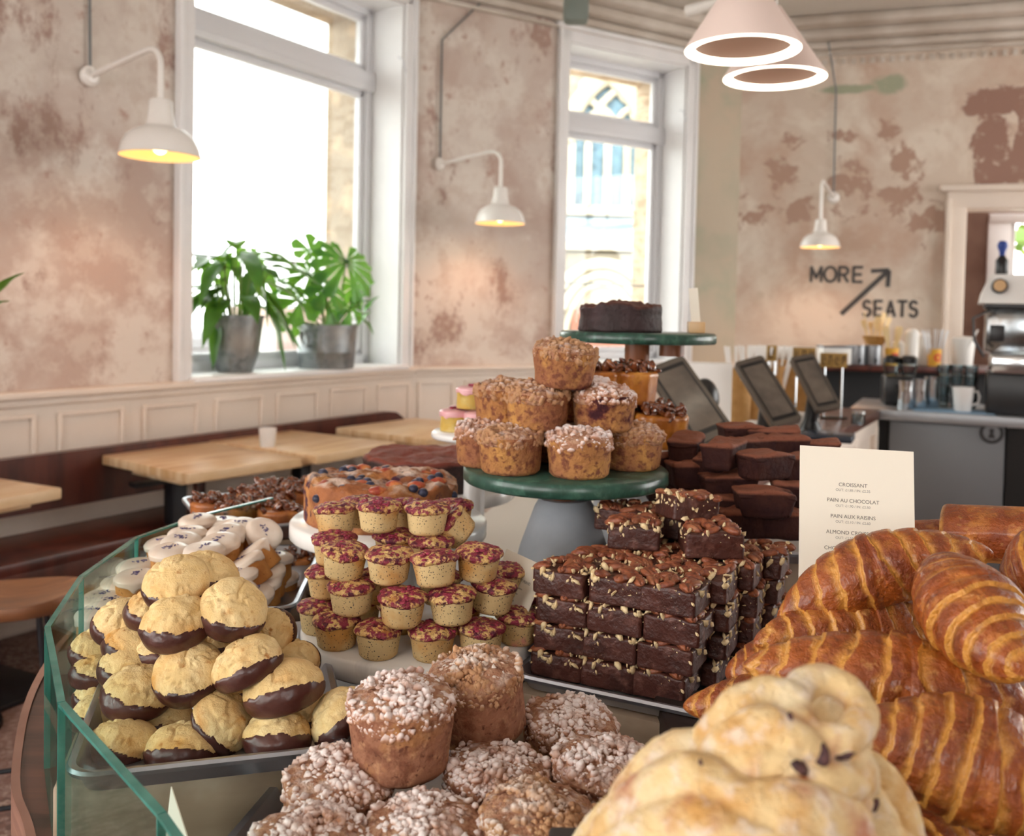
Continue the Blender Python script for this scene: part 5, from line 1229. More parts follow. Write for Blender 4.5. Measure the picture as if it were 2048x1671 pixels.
# ------------------------------------------------------------------ big cakes
M_berry = MAT('berry_cake', '#a8683f', .7, layers=[nz('#8d5434', 25, .45, .65), nz('#c98d52', 22, .5, .7), nz('#4a2436', 34, .58, .64, d=4), dict(k='vor', c='#5d3020', s=200, lo=.12, hi=.06), dict(k='up', c='#ecd8c8', lo=.45, hi=1.1, by=dict(k='noise', s=26, lo=.46, hi=.60, d=7))], bump=[bn(60, .5, .003), bn(160, .4, .0014)], spec=.35)
M_bluberry = MAT('blueberry', '#2b2c44', .45, layers=[nz('#4b4f6c', 120, .5, .7), dict(k='up', c='#cfc8d2', lo=.8, hi=1.3)])
M_redfruit = MAT('baked_fruit', '#b04a34', .4, layers=[nz('#d98e4e', 60, .45, .65), nz('#8c2230', 50, .5, .7)], spec=.5)
R = .121; p = rprof([(.001, 0), (R * .97, 0), (R * .99, .003), (R, .052), (R * .985, .060), (R * .9, .064), (R * .5, .067), (.001, .068)], .0035); V, F = lathe(p, 150)
r = np.hypot(V[:, 0], V[:, 1]); up = sstep(V[:, 2], .045, .06); V[:, 2] += up * (fbm(V, 30, 4, 3) * .016); k = 1 + .012 * fbm(V, 30, 3, 5) + .03 * up * fbm(V, 20, 2, 8) * (r > R * .8); V[:, 0] *= k; V[:, 1] *= k
g = G(); g.add(V, F); bcake = g.mesh('cake', M_berry, angle=0)
bx = at(762, 1.46, 1.09).x
parts = [('cake_body', bcake)]
V0, F0 = ico(3); g = G(); g.add(V0 * (.0075, .0075, .0065), F0); bb_ = g.mesh('blueberry', M_bluberry); g = G(); g.add(V0 * (1 + .2 * vnoise(V0 * 2))[:, None] * (.014, .011, .007), F0); rf = g.mesh('fruit', M_redfruit)
rs = np.random.RandomState(4)
for i in range(34):
    a = rs.rand() * 2 * pi; rr = R * .95 * rs.rand() ** .55; zz = .0615 + rs.rand() * .005 - .004 * (rr > R * .88)
    parts.append(('blueberry', bb_, T(rr * cos(a), rr * sin(a), zz) @ RX(rs.rand() * 90)))
for i in range(20):
    a = rs.rand() * 2 * pi; rr = R * .85 * rs.rand() ** .5; parts.append(('fruit_piece', rf, T(rr * cos(a), rr * sin(a), .063) @ RZ(rs.rand() * 360)))
for a, z in ((-60, .045), (-35, .040), (-28, .030), (-15, .045), (-100, .05), (-135, .046)):
    parts.append(('blueberry', bb_, T(R * .985 * cos(radians(a)), R * .985 * sin(radians(a)), z)))
thing('berry_cake', 'round cake dusted with sugar and baked with blueberries on white marble', 'cake', T(bx, 1.46, 1.088), parts)
M_cocoa = MAT('cocoa_dusted_cake', '#2a1512', .6, layers=[nz('#43261f', 40, .45, .65), dict(k='up', c='#7d3a2c', lo=.1, hi=.6), dict(k='up', c='#8f4a38', lo=.6, hi=1.0, by=dict(k='noise', s=14, lo=.4, hi=.65))], bump=[bn(60, .5, .003), bn(200, .3, .001)], rand=False)
R = .128; p = rprof([(.001, 0), (R * .97, 0), (R, .004), (R * 1.0, .040), (R * 1.02, .052), (R * .98, .060), (R * .8, .058), (.001, .056)], .004); V, F = lathe(p, 120)
up = sstep(V[:, 2], .040, .05); V[:, 2] += up * fbm(V, 22, 4, 3) * .010; k = 1 + .02 * fbm(V, 26, 3, 5); V[:, 0] *= k; V[:, 1] *= k; g = G(); g.add(V, F)
single('cocoa_cake', 'low round cake with a reddish cocoa dusted top behind the berry cake', 'cake', T(at(856, 1.84, 1.08).x, 1.84, 1.0725) , g.mesh('cocoa_cake', M_cocoa, angle=0))
M_dkcake = MAT('dark_chocolate_cake', '#2b1a1a', .55, layers=[nz('#3d2a2c', 30, .42, .65), dict(k='up', c='#5d342a', lo=.3, hi=.9)], bump=[bn(120, .6, .002), bn(350, .3, .0008)], rand=False, spec=.4)
R = .082; p = rprof([(.001, 0), (R * .98, 0), (R, .004), (R * .965, .030), (R * .985, .044), (R * .95, .051), (R * .7, .053), (.001, .052)], .003); V, F = lathe(p, 120)
up = sstep(V[:, 2], .040, .048); V[:, 2] += up * fbm(V, 40, 4, 6) * .013; k = 1 + .045 * fbm(V, 45, 4, 5); V[:, 0] *= k; V[:, 1] *= k; g = G(); g.add(V, F)
single('dark_chocolate_cake', 'round dark chocolate cake high on the tall green stand', 'cake', T(at(1240, 1.80, 1.39).x, 1.80, 1.3852), g.mesh('dark_cake', M_dkcake, angle=0))

# pecan topped buns in the far tray
M_bun = MAT('caramel_bun', '#a8602c', .45, layers=[nz('#c47d3e', 25, .45, .65), nz('#7e4220', 18, .5, .7)], bump=[bn(150, .3, .001)], coat=.2)
def pecan_bun(seed, R=.042, h=.04, n=26, pile=.012, mb=M_bun, flute=0, hollow=0):
    p = rprof([(.001, 0), (R * .85, 0), (R * .9, .003), (R, h), (R * .93, h + .005), (.001, h + .006)], .003); V, F = lathe(p, 80); th = np.arctan2(V[:, 1], V[:, 0]); r = np.hypot(V[:, 0], V[:, 1])
    k = 1 + .02 * fbm(V, 40, 3, seed) + flute * np.cos(9 * th) * (r > R * .5); V[:, 0] *= k; V[:, 1] *= k; g = G(); g.add(V, F); body = g.mesh('bun', mb, angle=0)
    rs = np.random.RandomState(seed); g = G(); sp = []
    for i in range(n): a = rs.rand() * 2 * pi; rr = R * .95 * rs.rand() ** .6; sp.append((rr * cos(a), rr * sin(a), h + .004 + rs.rand() * pile * (1 - .5 * rr / R)))
    scatter_pecans(g, sp, rs, 1.15, False); return body, g.mesh('pecans', M_pecang, angle=0)
PB = [pecan_bun(s) for s in range(3)]
pbn = ['pecan bun nearest the lavender cakes', 'pecan bun second along behind the lavender cakes', 'pecan bun third along, close to the bright tray rim', 'pecan bun half hidden behind the berry cake stand', 'pecan bun with its brown side visible under the marble plate', 'pecan bun at the rear of the tray', 'pecan bun behind the rim at the far end', 'pecan bun touching the marble stand', 'pecan bun in the back corner of the tray']
for i, (px, Y) in enumerate(((425, 1.76), (478, 1.72), (528, 1.78), (585, 1.86), (602, 1.62), (500, 1.85), (545, 1.92), (560, 1.70), (618, 1.95))):
    z = 1.0022 if i != 4 else ZT + .036; b_, q_ = PB[i % 3]
    thing('pecan_bun', pbn[i], 'bun', T(at(px, Y, z)) @ RZ(i * 40), [('bun', b_), ('glazed_pecans', q_)], 'glazed pecan buns')
# the brown bun sits in a white bowl in front
g = G(); V, F = lathe([(.001, 0), (.04, 0), (.045, .003), (.068, .036), (.066, .038), (.042, .008), (.001, .006)], 56); g.add(V, F)
P = at(602, 1.62, ZT + .03); single('dish', 'white round dish holding a brown bun under the berry cake stand', 'dish', T(P.x, P.y, ZT + .03), g.mesh('dish', M_cup, angle=50))
single('stone_slab', 'small stone block lifting the white round dish', 'slab', T(P.x, P.y, ZT), slab(.10, .10, .0295))

# caramel pecan cakes (fluted) behind the muffin pyramid
M_cara = MAT('caramel_cake', '#c27a2a', .35, layers=[nz('#a35d1e', 25, .42, .62), nz('#e0a048', 30, .55, .75), nz('#6e3218', 16, .6, .72)], bump=[bn(200, .3, .0012)], coat=.4)
KB = [pecan_bun(s + 10, .046, .052, 34, .022, M_cara, .03) for s in range(2)]
for (px, Y, z, lb) in ((1322, 1.60, 1.1905, 'caramel pecan cake at the edge of the plate next to the tablet'), (1225, 1.64, 1.1905, 'caramel pecan cake hidden behind the muffin pyramid'), (1292, 1.69, 1.1905, 'caramel pecan cake at the back under the stacked one'),
                       (1262, 1.64, 1.262, 'caramel pecan cake stacked high under the tall green stand'), (1190, 1.62, 1.262, 'caramel pecan cake stacked behind the crowning muffin')):
    i = len(lb) % 2; thing('caramel_pecan_cake', lb, 'cake', T(at(px, Y, z)) @ RZ(px), [('cake_body', KB[i][0]), ('glazed_pecans', KB[i][1])], 'caramel pecan cakes')
# pink iced cakes
M_psponge = MAT('pistachio_sponge', '#c9a54e', .75, layers=[nz('#a98a3c', 60, .45, .65), nz('#dcc27a', 30, .5, .7)], bump=[bn(220, .35, .001)])
PK = [iced(30 + s, .030, .036, .005, M_pinkic, M_psponge) for s in range(2)]
g = G(); V0, F0 = ico(2); rs = np.random.RandomState(3)
for i in range(9): g.add(V0 * (.004, .004, .0025) + ((rs.rand() - .5) * .02, (rs.rand() - .5) * .02, .043), F0)
ptop = g.mesh('dried_raspberry', M_rbit)
for i, (px, Y, z, lb) in enumerate(((912, 1.72, 1.1955, 'bottom pink iced cake at the outer edge of the little white stand'), (962, 1.69, 1.1955, 'bottom pink iced cake next to the muffin pyramid'), (930, 1.79, 1.1955, 'bottom pink iced cake hidden at the back'), (945, 1.715, 1.239, 'top pink iced cake with drips running down its side'), (985, 1.77, 1.239, 'top pink iced cake partly behind the muffin pyramid'))):
    a_, b_ = PK[i % 2]; thing('pink_iced_cake', lb, 'cake', T(at(px, Y, z)) @ RZ(i * 77), [('sponge', a_), ('icing', b_), ('raspberry_crumbs', ptop)], 'pink iced cakes')

# ------------------------------------------------------------------ cards
M_card = MAT('cream_card', '#ece5d6', .6, rand=False)
M_print = MAT('grey_print', '#6a6660', .7, rand=False); M_print2 = MAT('light_grey_print', '#96918a', .7, rand=False)
def quad_card(label, cor, Ys, th=.0012, lines=(), name='menu_card'):
    """cor: pixel corners TL,TR,BL ; Ys depth of each"""
    tl, tr, bl = [pY(p[0], p[1], y) for p, y in zip(cor, Ys)]
    ex = (tr - tl); W = ex.length; ex.normalize(); ez = (tl - bl); ez = ez - ex * ez.dot(ex); H = ez.length; ez.normalize(); ny = ez.cross(ex)
    M = Matrix(((ex.x, ny.x, ez.x, tl.x), (ex.y, ny.y, ez.y, tl.y), (ex.z, ny.z, ez.z, tl.z), (0, 0, 0, 1)))
    g = G(); g.box(W / 2, 0, -H / 2, W, th, H); parts = [('card', g.mesh('card', M_card, smooth=False))]
    for (s, u, v, size, mt) in lines:
        me = text_mesh(s, size, mt, .00008); parts.append(('lettering', me, T(u * W, -th / 2 - .0001, -v * H) @ RX(90)))
    thing(name, label, 'card', M, parts); return W, H
L_ = []
for i, (a, b) in enumerate((('CROISSANT', 'OUT: £1.85 / IN: £2.35'), ('PAIN AU CHOCOLAT', 'OUT: £1.90 / IN: £2.50'), ('PAIN AUX RAISINS', 'OUT: £2.10 / IN: £2.60'), ('ALMOND CROISSANT', 'OUT: £2.50 / IN: £3.00'), ('CHOCOLATE ALMOND', 'OUT: £2.70 / IN: £3.20'))):
    v = (76 + i * 32) / 400; L_ += [(a, .47, v, .0056, M_print), (b, .47, v + .027, .0038, M_print2)]
quad_card('cream menu card listing croissant prices, standing behind the croissants', ((1600, 890), (1827, 903), (1576, 1290)), (1.02, 1.00, .97), lines=L_)
quad_card('small printed card for the friands beside the brownie stack', ((1014, 1097), (1092, 1133), (988, 1200)), (1.23, 1.14, 1.20), .001,
          [('POPPY & RASPBERRY FRIAND', .5, .42, .0052, M_print), ('almonds, poppy seeds, raspberries', .5, .57, .0030, M_print2), ('eggs, butter, sugar, flour', .5, .68, .0030, M_print2), ('out £1.95 / in £2.40', .5, .83, .0030, M_print2)], 'label_card')
quad_card('small blank folded card standing at the bottom edge by the glass', ((343, 1572), (384, 1700), (336, 1760)), (.80, .72, .78), .001, (), 'folded_card')
# card in a wooden block on the tall stand
P = at(1392, 1.80, 1.385)
g = G(); g.box(0, 0, .011, .032, .022, .022, .002); blk = g.mesh('block', M_oak, angle=30); g = G(); g.box(0, 0, 0, .018, .0008, .075); cd_ = g.mesh('card', M_card, smooth=False)
thing('card_holder', 'tiny card upright in a wooden block on the tall green stand', 'card holder', T(P.x, P.y, 1.3853), [('block', blk), ('card', cd_, T(-.004, 0, .050) @ RY(-6))])

# ------------------------------------------------------------------ croissants
M_croi = MAT('croissant_crust', '#a8561a', .33, layers=[nz('#853a10', 26, .42, .60, d=6, r=.62), nz('#cb8038', 38, .53, .68, d=6, r=.62), dict(k='attr', ch=0, c='#d4943f', lo=.15, hi=.8), dict(k='attr', ch=2, c='#6a2a0e', lo=.25, hi=1.0, f=.8), dict(k='attr', ch=1, c='#e3b478', lo=.3, hi=1.0), nz('#e2aa62', 75, .60, .72, d=6, f=.55), nz('#6f2f10', 60, .62, .72, d=5, f=.5)],
             bump=[bn(60, .7, .0042, d=6, r=.62), bn(230, .4, .0009, d=3)], coat=.35, spec=.5, rlay=[dict(k='noise', s=45, lo=.45, hi=.65, v=.5)])
def croissant(L, R, bend, seed, flat=.86, bounds=(.12, .33, .52, .70, .86), sk=.05, nu=300, nv=110, tipr=.16, mat=None):
    u = np.linspace(-1, 1, nu); v = np.linspace(0, 2 * pi, nv, endpoint=False); U, Vv = np.meshgrid(u, v, indexing='ij'); U = U.ravel(); Vv = Vv.ravel()
    rs = np.random.RandomState(seed)
    jit = fbm(np.stack([U * 2, np.cos(Vv), np.sin(Vv)], 1), 1.3, 3, seed) * .075
    w = np.abs(U) + sk * np.cos(Vv - .6 * np.sign(U)) + jit
    base = np.clip(np.cos(np.abs(U) ** 1.15 * pi / 2), 0, 1) ** .72
    r = R * (tipr * np.sqrt(np.clip(1 - U ** 12, 0, 1)) + (1 - tipr) * base)
    pale = np.zeros_like(U); lam = np.zeros_like(U); dark = np.zeros_like(U)
    bs = [0] + list(bounds) + [1.15]
    for i in range(len(bs) - 1):
        a, b = bs[i], bs[i + 1]; t = np.clip((w - a) / (b - a), 0, 1); ins = (w >= a) & (w < b)
        bulge = np.sin(np.clip(t, 0, 1) * pi) ** .7 * .035 + .035 * t
        r = r * (1 + np.where(ins, bulge, 0))
        if i > 0:
            r = r * (1 - .075 * sstep(w, a - .002, a + .012) + .02 * sstep(w, a + .02, a + .06))
            d = (w - a)
            wd = .03 + .06 * np.clip(.5 + fbm(np.stack([np.sign(U), np.cos(Vv), np.sin(Vv)], 1), 1.5, 2, seed + i), 0, 1.2); pale = np.maximum(pale, np.where(d > -.012, np.exp(-(np.maximum(d, 0) / wd) ** 2), 0) * (.8 + .5 * fbm(np.stack([U * 4, np.cos(Vv) * 2, np.sin(Vv) * 2], 1), 2.5, 3, seed + 2)))
            for (o_, w_, s_) in ((.010, .006, .7), (.026, .004, .7), (.042, .005, .75), (.060, .003, .6), (.078, .004, .5)):
                m_ = fbm(np.stack([np.sign(U) + o_ * 40, np.cos(Vv), np.sin(Vv)], 1), 2.3, 3, seed + i * 3); dd_ = d - o_ - .010 * m_
                lam = np.maximum(lam, np.exp(-(dd_ / w_) ** 2) * s_ * np.clip(.55 + 1.6 * m_, 0, 1.1)); r = r * (1 + .010 * np.exp(-(dd_ / w_) ** 2))
        dark = np.where(ins, np.clip(np.sin(t * pi) * 1.1, 0, 1) * (np.sin(Vv) > -.5) * (.6 + .6 * fbm(np.stack([U * 2, np.cos(Vv), np.sin(Vv)], 1), 1.7, 3, seed + 3)), dark)
    r = r * (1 + .035 * fbm(np.stack([U * 3, np.cos(Vv), np.sin(Vv)], 1), 1.6, 3, seed + 5) + .014 * fbm(np.stack([U * 6, np.cos(Vv) * 2, np.sin(Vv) * 2], 1), 3, 4, seed + 6) - .010 * np.exp(-(fbm(np.stack([U * 5, np.cos(Vv) * 1.6, np.sin(Vv) * 1.6], 1), 2.2, 3, seed + 8) / .06) ** 2))
    # spine: arc of total angle bend
    if abs(bend) > 1e-3:
        Rad = L / bend; ang = U * bend / 2; cx = Rad * np.sin(ang); cy = Rad * (1 - np.cos(ang)) - Rad * (1 - cos(bend / 2)) * .5; nx = -np.sin(ang); ny = np.cos(ang)
    else: cx = U * L / 2; cy = U * 0; nx = U * 0; ny = U * 0 + 1
    a = r * np.cos(Vv); b = r * np.sin(Vv) * flat; b = np.maximum(b, -R * .62)
    X = cx + nx * a * 1.0; Y = cy + ny * a; Z = b
    # side browning: undersides paler
    pale = np.clip(pale + .5 * sstep(-np.sin(Vv), .1, .8), 0, 1); dark = np.clip(dark, 0, 1) * (1 - sstep(-np.sin(Vv), -.1, .6)) * sstep(base, .15, .5)
    g = G(); F = gridF(nu, nv, False, True)
    g.add(np.stack([X, Y, Z], 1), [F[0][:, ::-1], np.arange(nv)[None, :], (np.arange(nv) + (nu - 1) * nv)[None, ::-1]], 0, np.stack([pale, lam, dark], 1))
    return g.mesh('croissant', mat or M_croi, angle=0, attr=True)
def frame(p0, p1, up):
    p0 = Vector(p0); p1 = Vector(p1); x = (p1 - p0).normalized(); up = Vector(up); z = (up - x * up.dot(x)).normalized(); y = z.cross(x); c = (p0 + p1) / 2
    return Matrix(((x.x, y.x, z.x, c.x), (x.y, y.y, z.y, c.y), (x.z, y.z, z.z, c.z), (0, 0, 0, 1)))
CG = 'croissants in the tall heap'
def cro(label, a, Ya, b, Yb, R, bend, seed, up=(0, -.75, 1), **k):
    p0 = pY(a[0], a[1], Ya); p1 = pY(b[0], b[1], Yb); L = (p1 - p0).length
    arcL = L if abs(bend) < 1e-3 else L * (bend / 2) / sin(abs(bend) / 2) * (1 if bend > 0 else -1) * (1 if bend > 0 else 1)
    me = croissant(abs(arcL), R, bend, seed, **k); off = 0
    single('croissant', label, 'croissant', frame(p0, p1, up), me, CG)
cro('topmost croissant lying across the lower edge of the menu card', (1548, 1228), .86, (1978, 1088), .84, .0335, -.75, 1, up=(.0, -1, .45), bounds=(.10, .30, .50, .70, .88), sk=.10)
cro('plump croissant with its tip pointing down to the photo edge', (1875, 1120), .80, (2040, 1352), .66, .0400, .25, 2, up=(-.1, -.8, .8), bounds=(.15, .36, .55, .74, .88), sk=.08, tipr=.3)
cro('biggest dark glazed croissant across the middle of the heap', (1488, 1318), .76, (2150, 1455), .70, .0400, -.35, 3, up=(0, -1, .75), bounds=(.12, .33, .54, .74, .88), sk=.07)
cro('croissant directly behind the biggest one, only its back showing', (1505, 1275), .84, (1960, 1265), .86, .036, -.4, 4, up=(0, -1, .8), bounds=(.14, .34, .52, .70, .88))
cro('croissant at the side of the heap touching the brownies', (1450, 1345), .86, (1700, 1350), .84, .036, -.2, 5, up=(0, -1, .5), bounds=(.2, .45, .65, .82))
cro('lowest croissant whose tip pokes out over the brownie tray', (1366, 1405), .84, (1780, 1440), .80, .031, -.3, 6, up=(0, -1, .7), bounds=(.12, .32, .50, .66, .8), sk=.08)
cro('croissant filling the bottom corner of the photo with golden stripes', (1690, 1450), .66, (2230, 1640), .61, .0430, -.55, 7, up=(0, -1, .55), bounds=(.10, .28, .46, .64, .82), sk=.06)
cro('croissant cut off by the photo edge above the plump one', (2010, 1170), .86, (2190, 1100), .78, .038, .3, 8, up=(0, -1, .6))
cro('croissant buried under the biggest one', (1700, 1420), .80, (2150, 1520), .76, .036, -.3, 9, up=(0, -1, .7))
cro('croissant buried deep at the back of the heap', (1650, 1240), .95, (2080, 1230), .93, .036, -.3, 10, up=(0, -1, .7))
# pain au chocolat: flattened roll with a coiled end
def pain(label, a, Ya, b, Yb, W, H, seed, up=(0, -.5, 1)):
    p0 = pY(a[0], a[1], Ya); p1 = pY(b[0], b[1], Yb); L = (p1 - p0).length; nu, nv = 120, 96
    u = np.linspace(0, 1, nu); v = np.linspace(0, 2 * pi, nv, endpoint=False); U, Vv = np.meshgrid(u, v, indexing='ij'); U = U.ravel(); Vv = Vv.ravel()
    e = np.clip(np.minimum(U, 1 - U) / .06, 0, 1); k = (.80 + .2 * np.sqrt(1 - (1 - e) ** 2)); c = np.cos(Vv); s = np.sin(Vv)
    a_ = np.sign(c) * np.abs(c) ** .8 * W / 2 * k; b_ = np.sign(s) * np.abs(s) ** .85 * H / 2 * k
    n = 1 + .03 * fbm(np.stack([U * 2, c, s], 1), 1.6, 3, seed); ridge = .03 * np.sin(Vv * 1 + 1) 
    pale = np.clip(1.2 * (1 - e) + .9 * sstep(-s, .2, .7) + .3 * (fbm(np.stack([U * 3, c, s], 1), 2, 2, seed) > .25), 0, 1); lam = (1 - e) * .7 * (np.sin(Vv * 9) > 0); dark = np.clip(s, 0, 1) * (.5 + .8 * fbm(np.stack([U * 2, c, s], 1), 2, 3, seed + 3))
    g = G(); V = np.stack([(U - .5) * L, a_ * n, b_ * n], 1); g.add(V, [gridF(nu, nv, False, True)[0][:, ::-1]], 0, np.stack([pale, lam, np.clip(dark, 0, 1)], 1))
    # coiled ends
    for sx, uu in ((-1, 0), (1, 1)):
        m = 40; rr = np.linspace(0, 1, 14); R2, V2 = np.meshgrid(rr, np.linspace(0, 2 * pi, nv, endpoint=False), indexing='ij'); R2 = R2.ravel(); V2 = V2.ravel(); c = np.cos(V2); s = np.sin(V2)
        coil = .0022 * np.sin(R2 * 26 - V2) * (R2 < .97); kk = .80
        X = sx * (L / 2 - .0005) + coil * sx - sx * .002 * (R2 < .9); Vn = np.stack([X, np.sign(c) * np.abs(c) ** .8 * W / 2 * kk * R2, np.sign(s) * np.abs(s) ** .85 * H / 2 * kk * R2], 1)
        F = gridF(14, nv, False, True)[0]; F = F if sx > 0 else F[:, ::-1]
        g.add(Vn, [F[:, ::-1] if sx > 0 else F[:, ::-1]], 0, np.stack([np.ones_like(R2) * .9, .5 + .5 * np.sin(R2 * 26 - V2), R2 * 0], 1))
    single('pain_au_chocolat', label, 'pastry', frame(p0, p1, up), g.mesh('pain', M_croi, angle=0, attr=True), 'rolled chocolate pastries')
pain('rolled flaky pastry with a coiled end right of the menu card', (1885, 1062), 1.02, (2120, 1075), .96, .062, .056, 1, up=(0, -.5, 1))
pain('flaky pastry showing as a sliver between the menu card and the coiled one', (1765, 1085), 1.10, (1900, 1080), 1.08, .05, .045, 2)
# basket board under the heap
M_bask = MAT('dark_board', '#2a1c17', .6)
single('serving_board', 'dark board under the croissant heap', 'board', T(.38, .82, ZT), slab(.42, .46, .09, M_bask))
# heap support: croissants out of sight low in the heap
for i, (x, y, z, rz) in enumerate(((.28, .80, 1.02, 10), (.42, .84, 1.03, -20), (.36, .70, 1.025, 30), (.45, .95, 1.03, 0), (.30, .93, 1.02, 50))):
    me = croissant(.19, .036, -.4, 30 + i, nu=120, nv=60)
    single('croissant', ['croissant at the bottom of the heap behind the sugared buns', 'croissant at the bottom of the heap under the biggest one', 'croissant at the bottom of the heap by the photo corner', 'croissant at the bottom of the heap behind the menu card', 'croissant at the bottom of the heap beside the brownie tray'][i], 'croissant', T(x, y, z) @ RZ(rz), me, CG)

# ------------------------------------------------------------------ sugared raisin buns in the foreground
M_dough = MAT('sugared_dough', '#edcf9a', .8, layers=[nz('#dba764', 26, .46, .60, d=4), nz('#f0dcb4', 30, .5, .66), nz('#c98f72', 24, .55, .68, d=5), nz('#b06c40', 22, .65, .74, d=4), nz('#f3e3d2', 90, .52, .66, d=6, f=.7)], bump=[bn(700, .8, .0009, d=4), bn(90, .5, .003, d=4)], spec=.25, sss=0)
M_raisin = MAT('raisin', '#5c3a3a', .6, layers=[nz('#3c2428', 150, .45, .6)], bump=[bn(300, .5, .001)])
def coil(seed, R=.042, turns=2.1, r0=.0155, rise=.018, voxel=.0016, gap=.021, start=.35, cup=False):
    g = G(); n = 110; pts = []; rad = []
    for i in range(n):
        t = i / (n - 1); a = t * turns * 2 * pi + seed; rr = max(.006, R - gap * (t * turns)) ; z = rise * t * turns * .8 + .003 * sin(a * 2 + seed)
        pts.append((rr * cos(a), rr * sin(a), z)); rad.append(r0 * (.95 - .12 * t + .10 * sin(a * 3.1 + seed) + .06 * sin(a * 7)) * (1 if t > .03 else .8))
    V, F = tube(pts, rad, 18); V[:, 2] *= 1.15; g.add(V, F)
    V0, F0 = ico(3); g.add(V0 * (R * .95, R * .95, .016) + (0, 0, -.004), F0)
    me = g.mesh('dough', M_dough, angle=0); return me
def dough_thing(label, M, tubes, raisins, seed, vox=.0016):
    g = G()
    for pts, rad in tubes: V, F = tube(pts, rad, 20); g.add(V, F); V0, F0 = ico(2); [g.add(V0 * r_ + tuple(p_), F0) for p_, r_ in ((pts[0], rad[0]), (pts[-1], rad[-1]))]
    me = g.mesh('dough', M_dough, angle=0)
    root = thing('sugared_bun', label, 'bun', M, [('dough', me)], 'sugared raisin buns'); d = root.children[0]
    rm = d.modifiers.new('join', 'REMESH'); rm.mode = 'VOXEL'; rm.voxel_size = vox; rm.use_smooth_shade = True
    sm_ = d.modifiers.new('soften', 'SMOOTH'); sm_.factor = .7; sm_.iterations = 4
    tx = bpy.data.textures.new('dough_lumps', 'CLOUDS'); tx.noise_scale = .013; tx.noise_depth = 3
    dm = d.modifiers.new('lumps', 'DISPLACE'); dm.texture = tx; dm.strength = .0036; dm.mid_level = .5; dm.texture_coords = 'LOCAL'
    V0, F0 = ico(3)
    for i, (p, s) in enumerate(raisins):
        g = G(); g.add(V0 * (1 + .22 * vnoise(V0 * 1.7 + i * 9) + .08 * vnoise(V0 * 5 + i))[:, None] * np.array(s), F0); node('raisin', g.mesh('raisin', M_raisin, angle=0), T(Vector(p)) @ RY(i * 35), root)
    return root
def sp(cx, cy, cz_, R0, R1, a0, a1, z0, z1, r0, r1, n=60, lump=.1, ax=None, ell=1.0):
    pts = []; rad = []
    for i in range(n):
        t = i / (n - 1); a = radians(a0 + (a1 - a0) * t); R = R0 + (R1 - R0) * t
        pts.append(Vector((cx + R * cos(a), cy + R * sin(a) * ell, cz_ + z0 + (z1 - z0) * t))); rad.append((r0 + (r1 - r0) * t) * (1 + lump * sin(a * 3.3 + R0 * 90)))
    return pts, rad
BC = pY(1535, 1500, .47)
# camera facing frame for the buns: x right, y away, z up
M0 = T(BC) @ RX(-6)
def P3(px, py, Y): return M0.inverted() @ pY(px, py, Y)
def path(lst, n=40):
    """lst (px,py,Y,r) -> smooth path in bun frame"""
    pts = [P3(a, b, c) for a, b, c, r in lst]; rr = [r for *_, r in lst]; out = []; ro = []; m = len(pts)
    for i in range(m - 1):
        p0 = pts[max(i - 1, 0)]; p1 = pts[i]; p2 = pts[i + 1]; p3 = pts[min(i + 2, m - 1)]; k = max(6, n // (m - 1))
        for j in range(k):
            t = j / k; out.append(.5 * ((2 * p1) + (p2 - p0) * t + (2 * p0 - 5 * p1 + 4 * p2 - p3) * t * t + (-p0 + 3 * p1 - 3 * p2 + p3) * t ** 3)); ro.append(rr[i] + (rr[i + 1] - rr[i]) * t)
    out.append(pts[-1]); ro.append(rr[-1]); return out, ro
u_ = .47 / 1850
top_t = [path([(1588, 1397, 0.4762, 0.0079), (1602, 1372, 0.4838, 0.0086), (1630, 1359, 0.4877, 0.0085), (1664, 1362, 0.4869, 0.0078), (1697, 1379, 0.4816, 0.0073), (1718, 1408, 0.4731, 0.0077), (1722, 1439, 0.4638, 0.0085), (1708, 1464, 0.4562, 0.0086), (1680, 1477, 0.4523, 0.0080), (1646, 1474, 0.4531, 0.0073), (1613, 1457, 0.4584, 0.0076), (1592, 1428, 0.4669, 0.0084), (1588, 1397, 0.4802, 0.0087), (1602, 1372, 0.4878, 0.0081)], 130),
         path([(1625, 1430, .530, .0190), (1665, 1450, .528, .0190), (1680, 1500, .515, .0170)], 16),
         path([(1390, 1515, .482, .0080), (1430, 1460, .478, .0092), (1480, 1410, .476, .0098), (1540, 1385, .476, .0090), (1590, 1400, .472, .0080)], 60),
         path([(1410, 1545, .470, .0095), (1465, 1480, .460, .0105), (1530, 1450, .455, .0100), (1590, 1475, .448, .0085), (1640, 1500, .447, .0060)], 70),
         path([(1430, 1590, .462, .0100), (1490, 1535, .450, .0110), (1560, 1520, .446, .0090), (1600, 1555, .444, .0085), (1660, 1560, .444, .0095), (1715, 1560, .458, .0085)], 80),
         path([(1400, 1625, .472, .0110), (1480, 1600, .452, .0105), (1570, 1595, .446, .0110), (1650, 1610, .448, .0105), (1710, 1600, .462, .0095)], 70),
         path([(1650, 1500, .462, .0110), (1700, 1515, .463, .0100), (1725, 1560, .468, .0090)], 30),
         path([(1450, 1500, .505, .0180), (1560, 1490, .505, .0170), (1660, 1540, .500, .0170)], 30),
         path([(1440, 1570, .490, .0180), (1560, 1570, .484, .0190), (1670, 1590, .480, .0170)], 30)]
rais = [(P3(1642, 1512, .4440), (.0038, .005, .0072)), (P3(1596, 1532, .4405), (.0066, .005, .0036)), (P3(1692, 1506, .4480), (.0022, .004, .0056)), (P3(1578, 1437, .4500), (.0034, .003, .0020)), (P3(1470, 1455, .4640), (.003, .003, .0018))]
dough_thing('topmost sugared bun with a deep curled hollow, nearest the camera', M0, top_t, rais, 1, .0010)
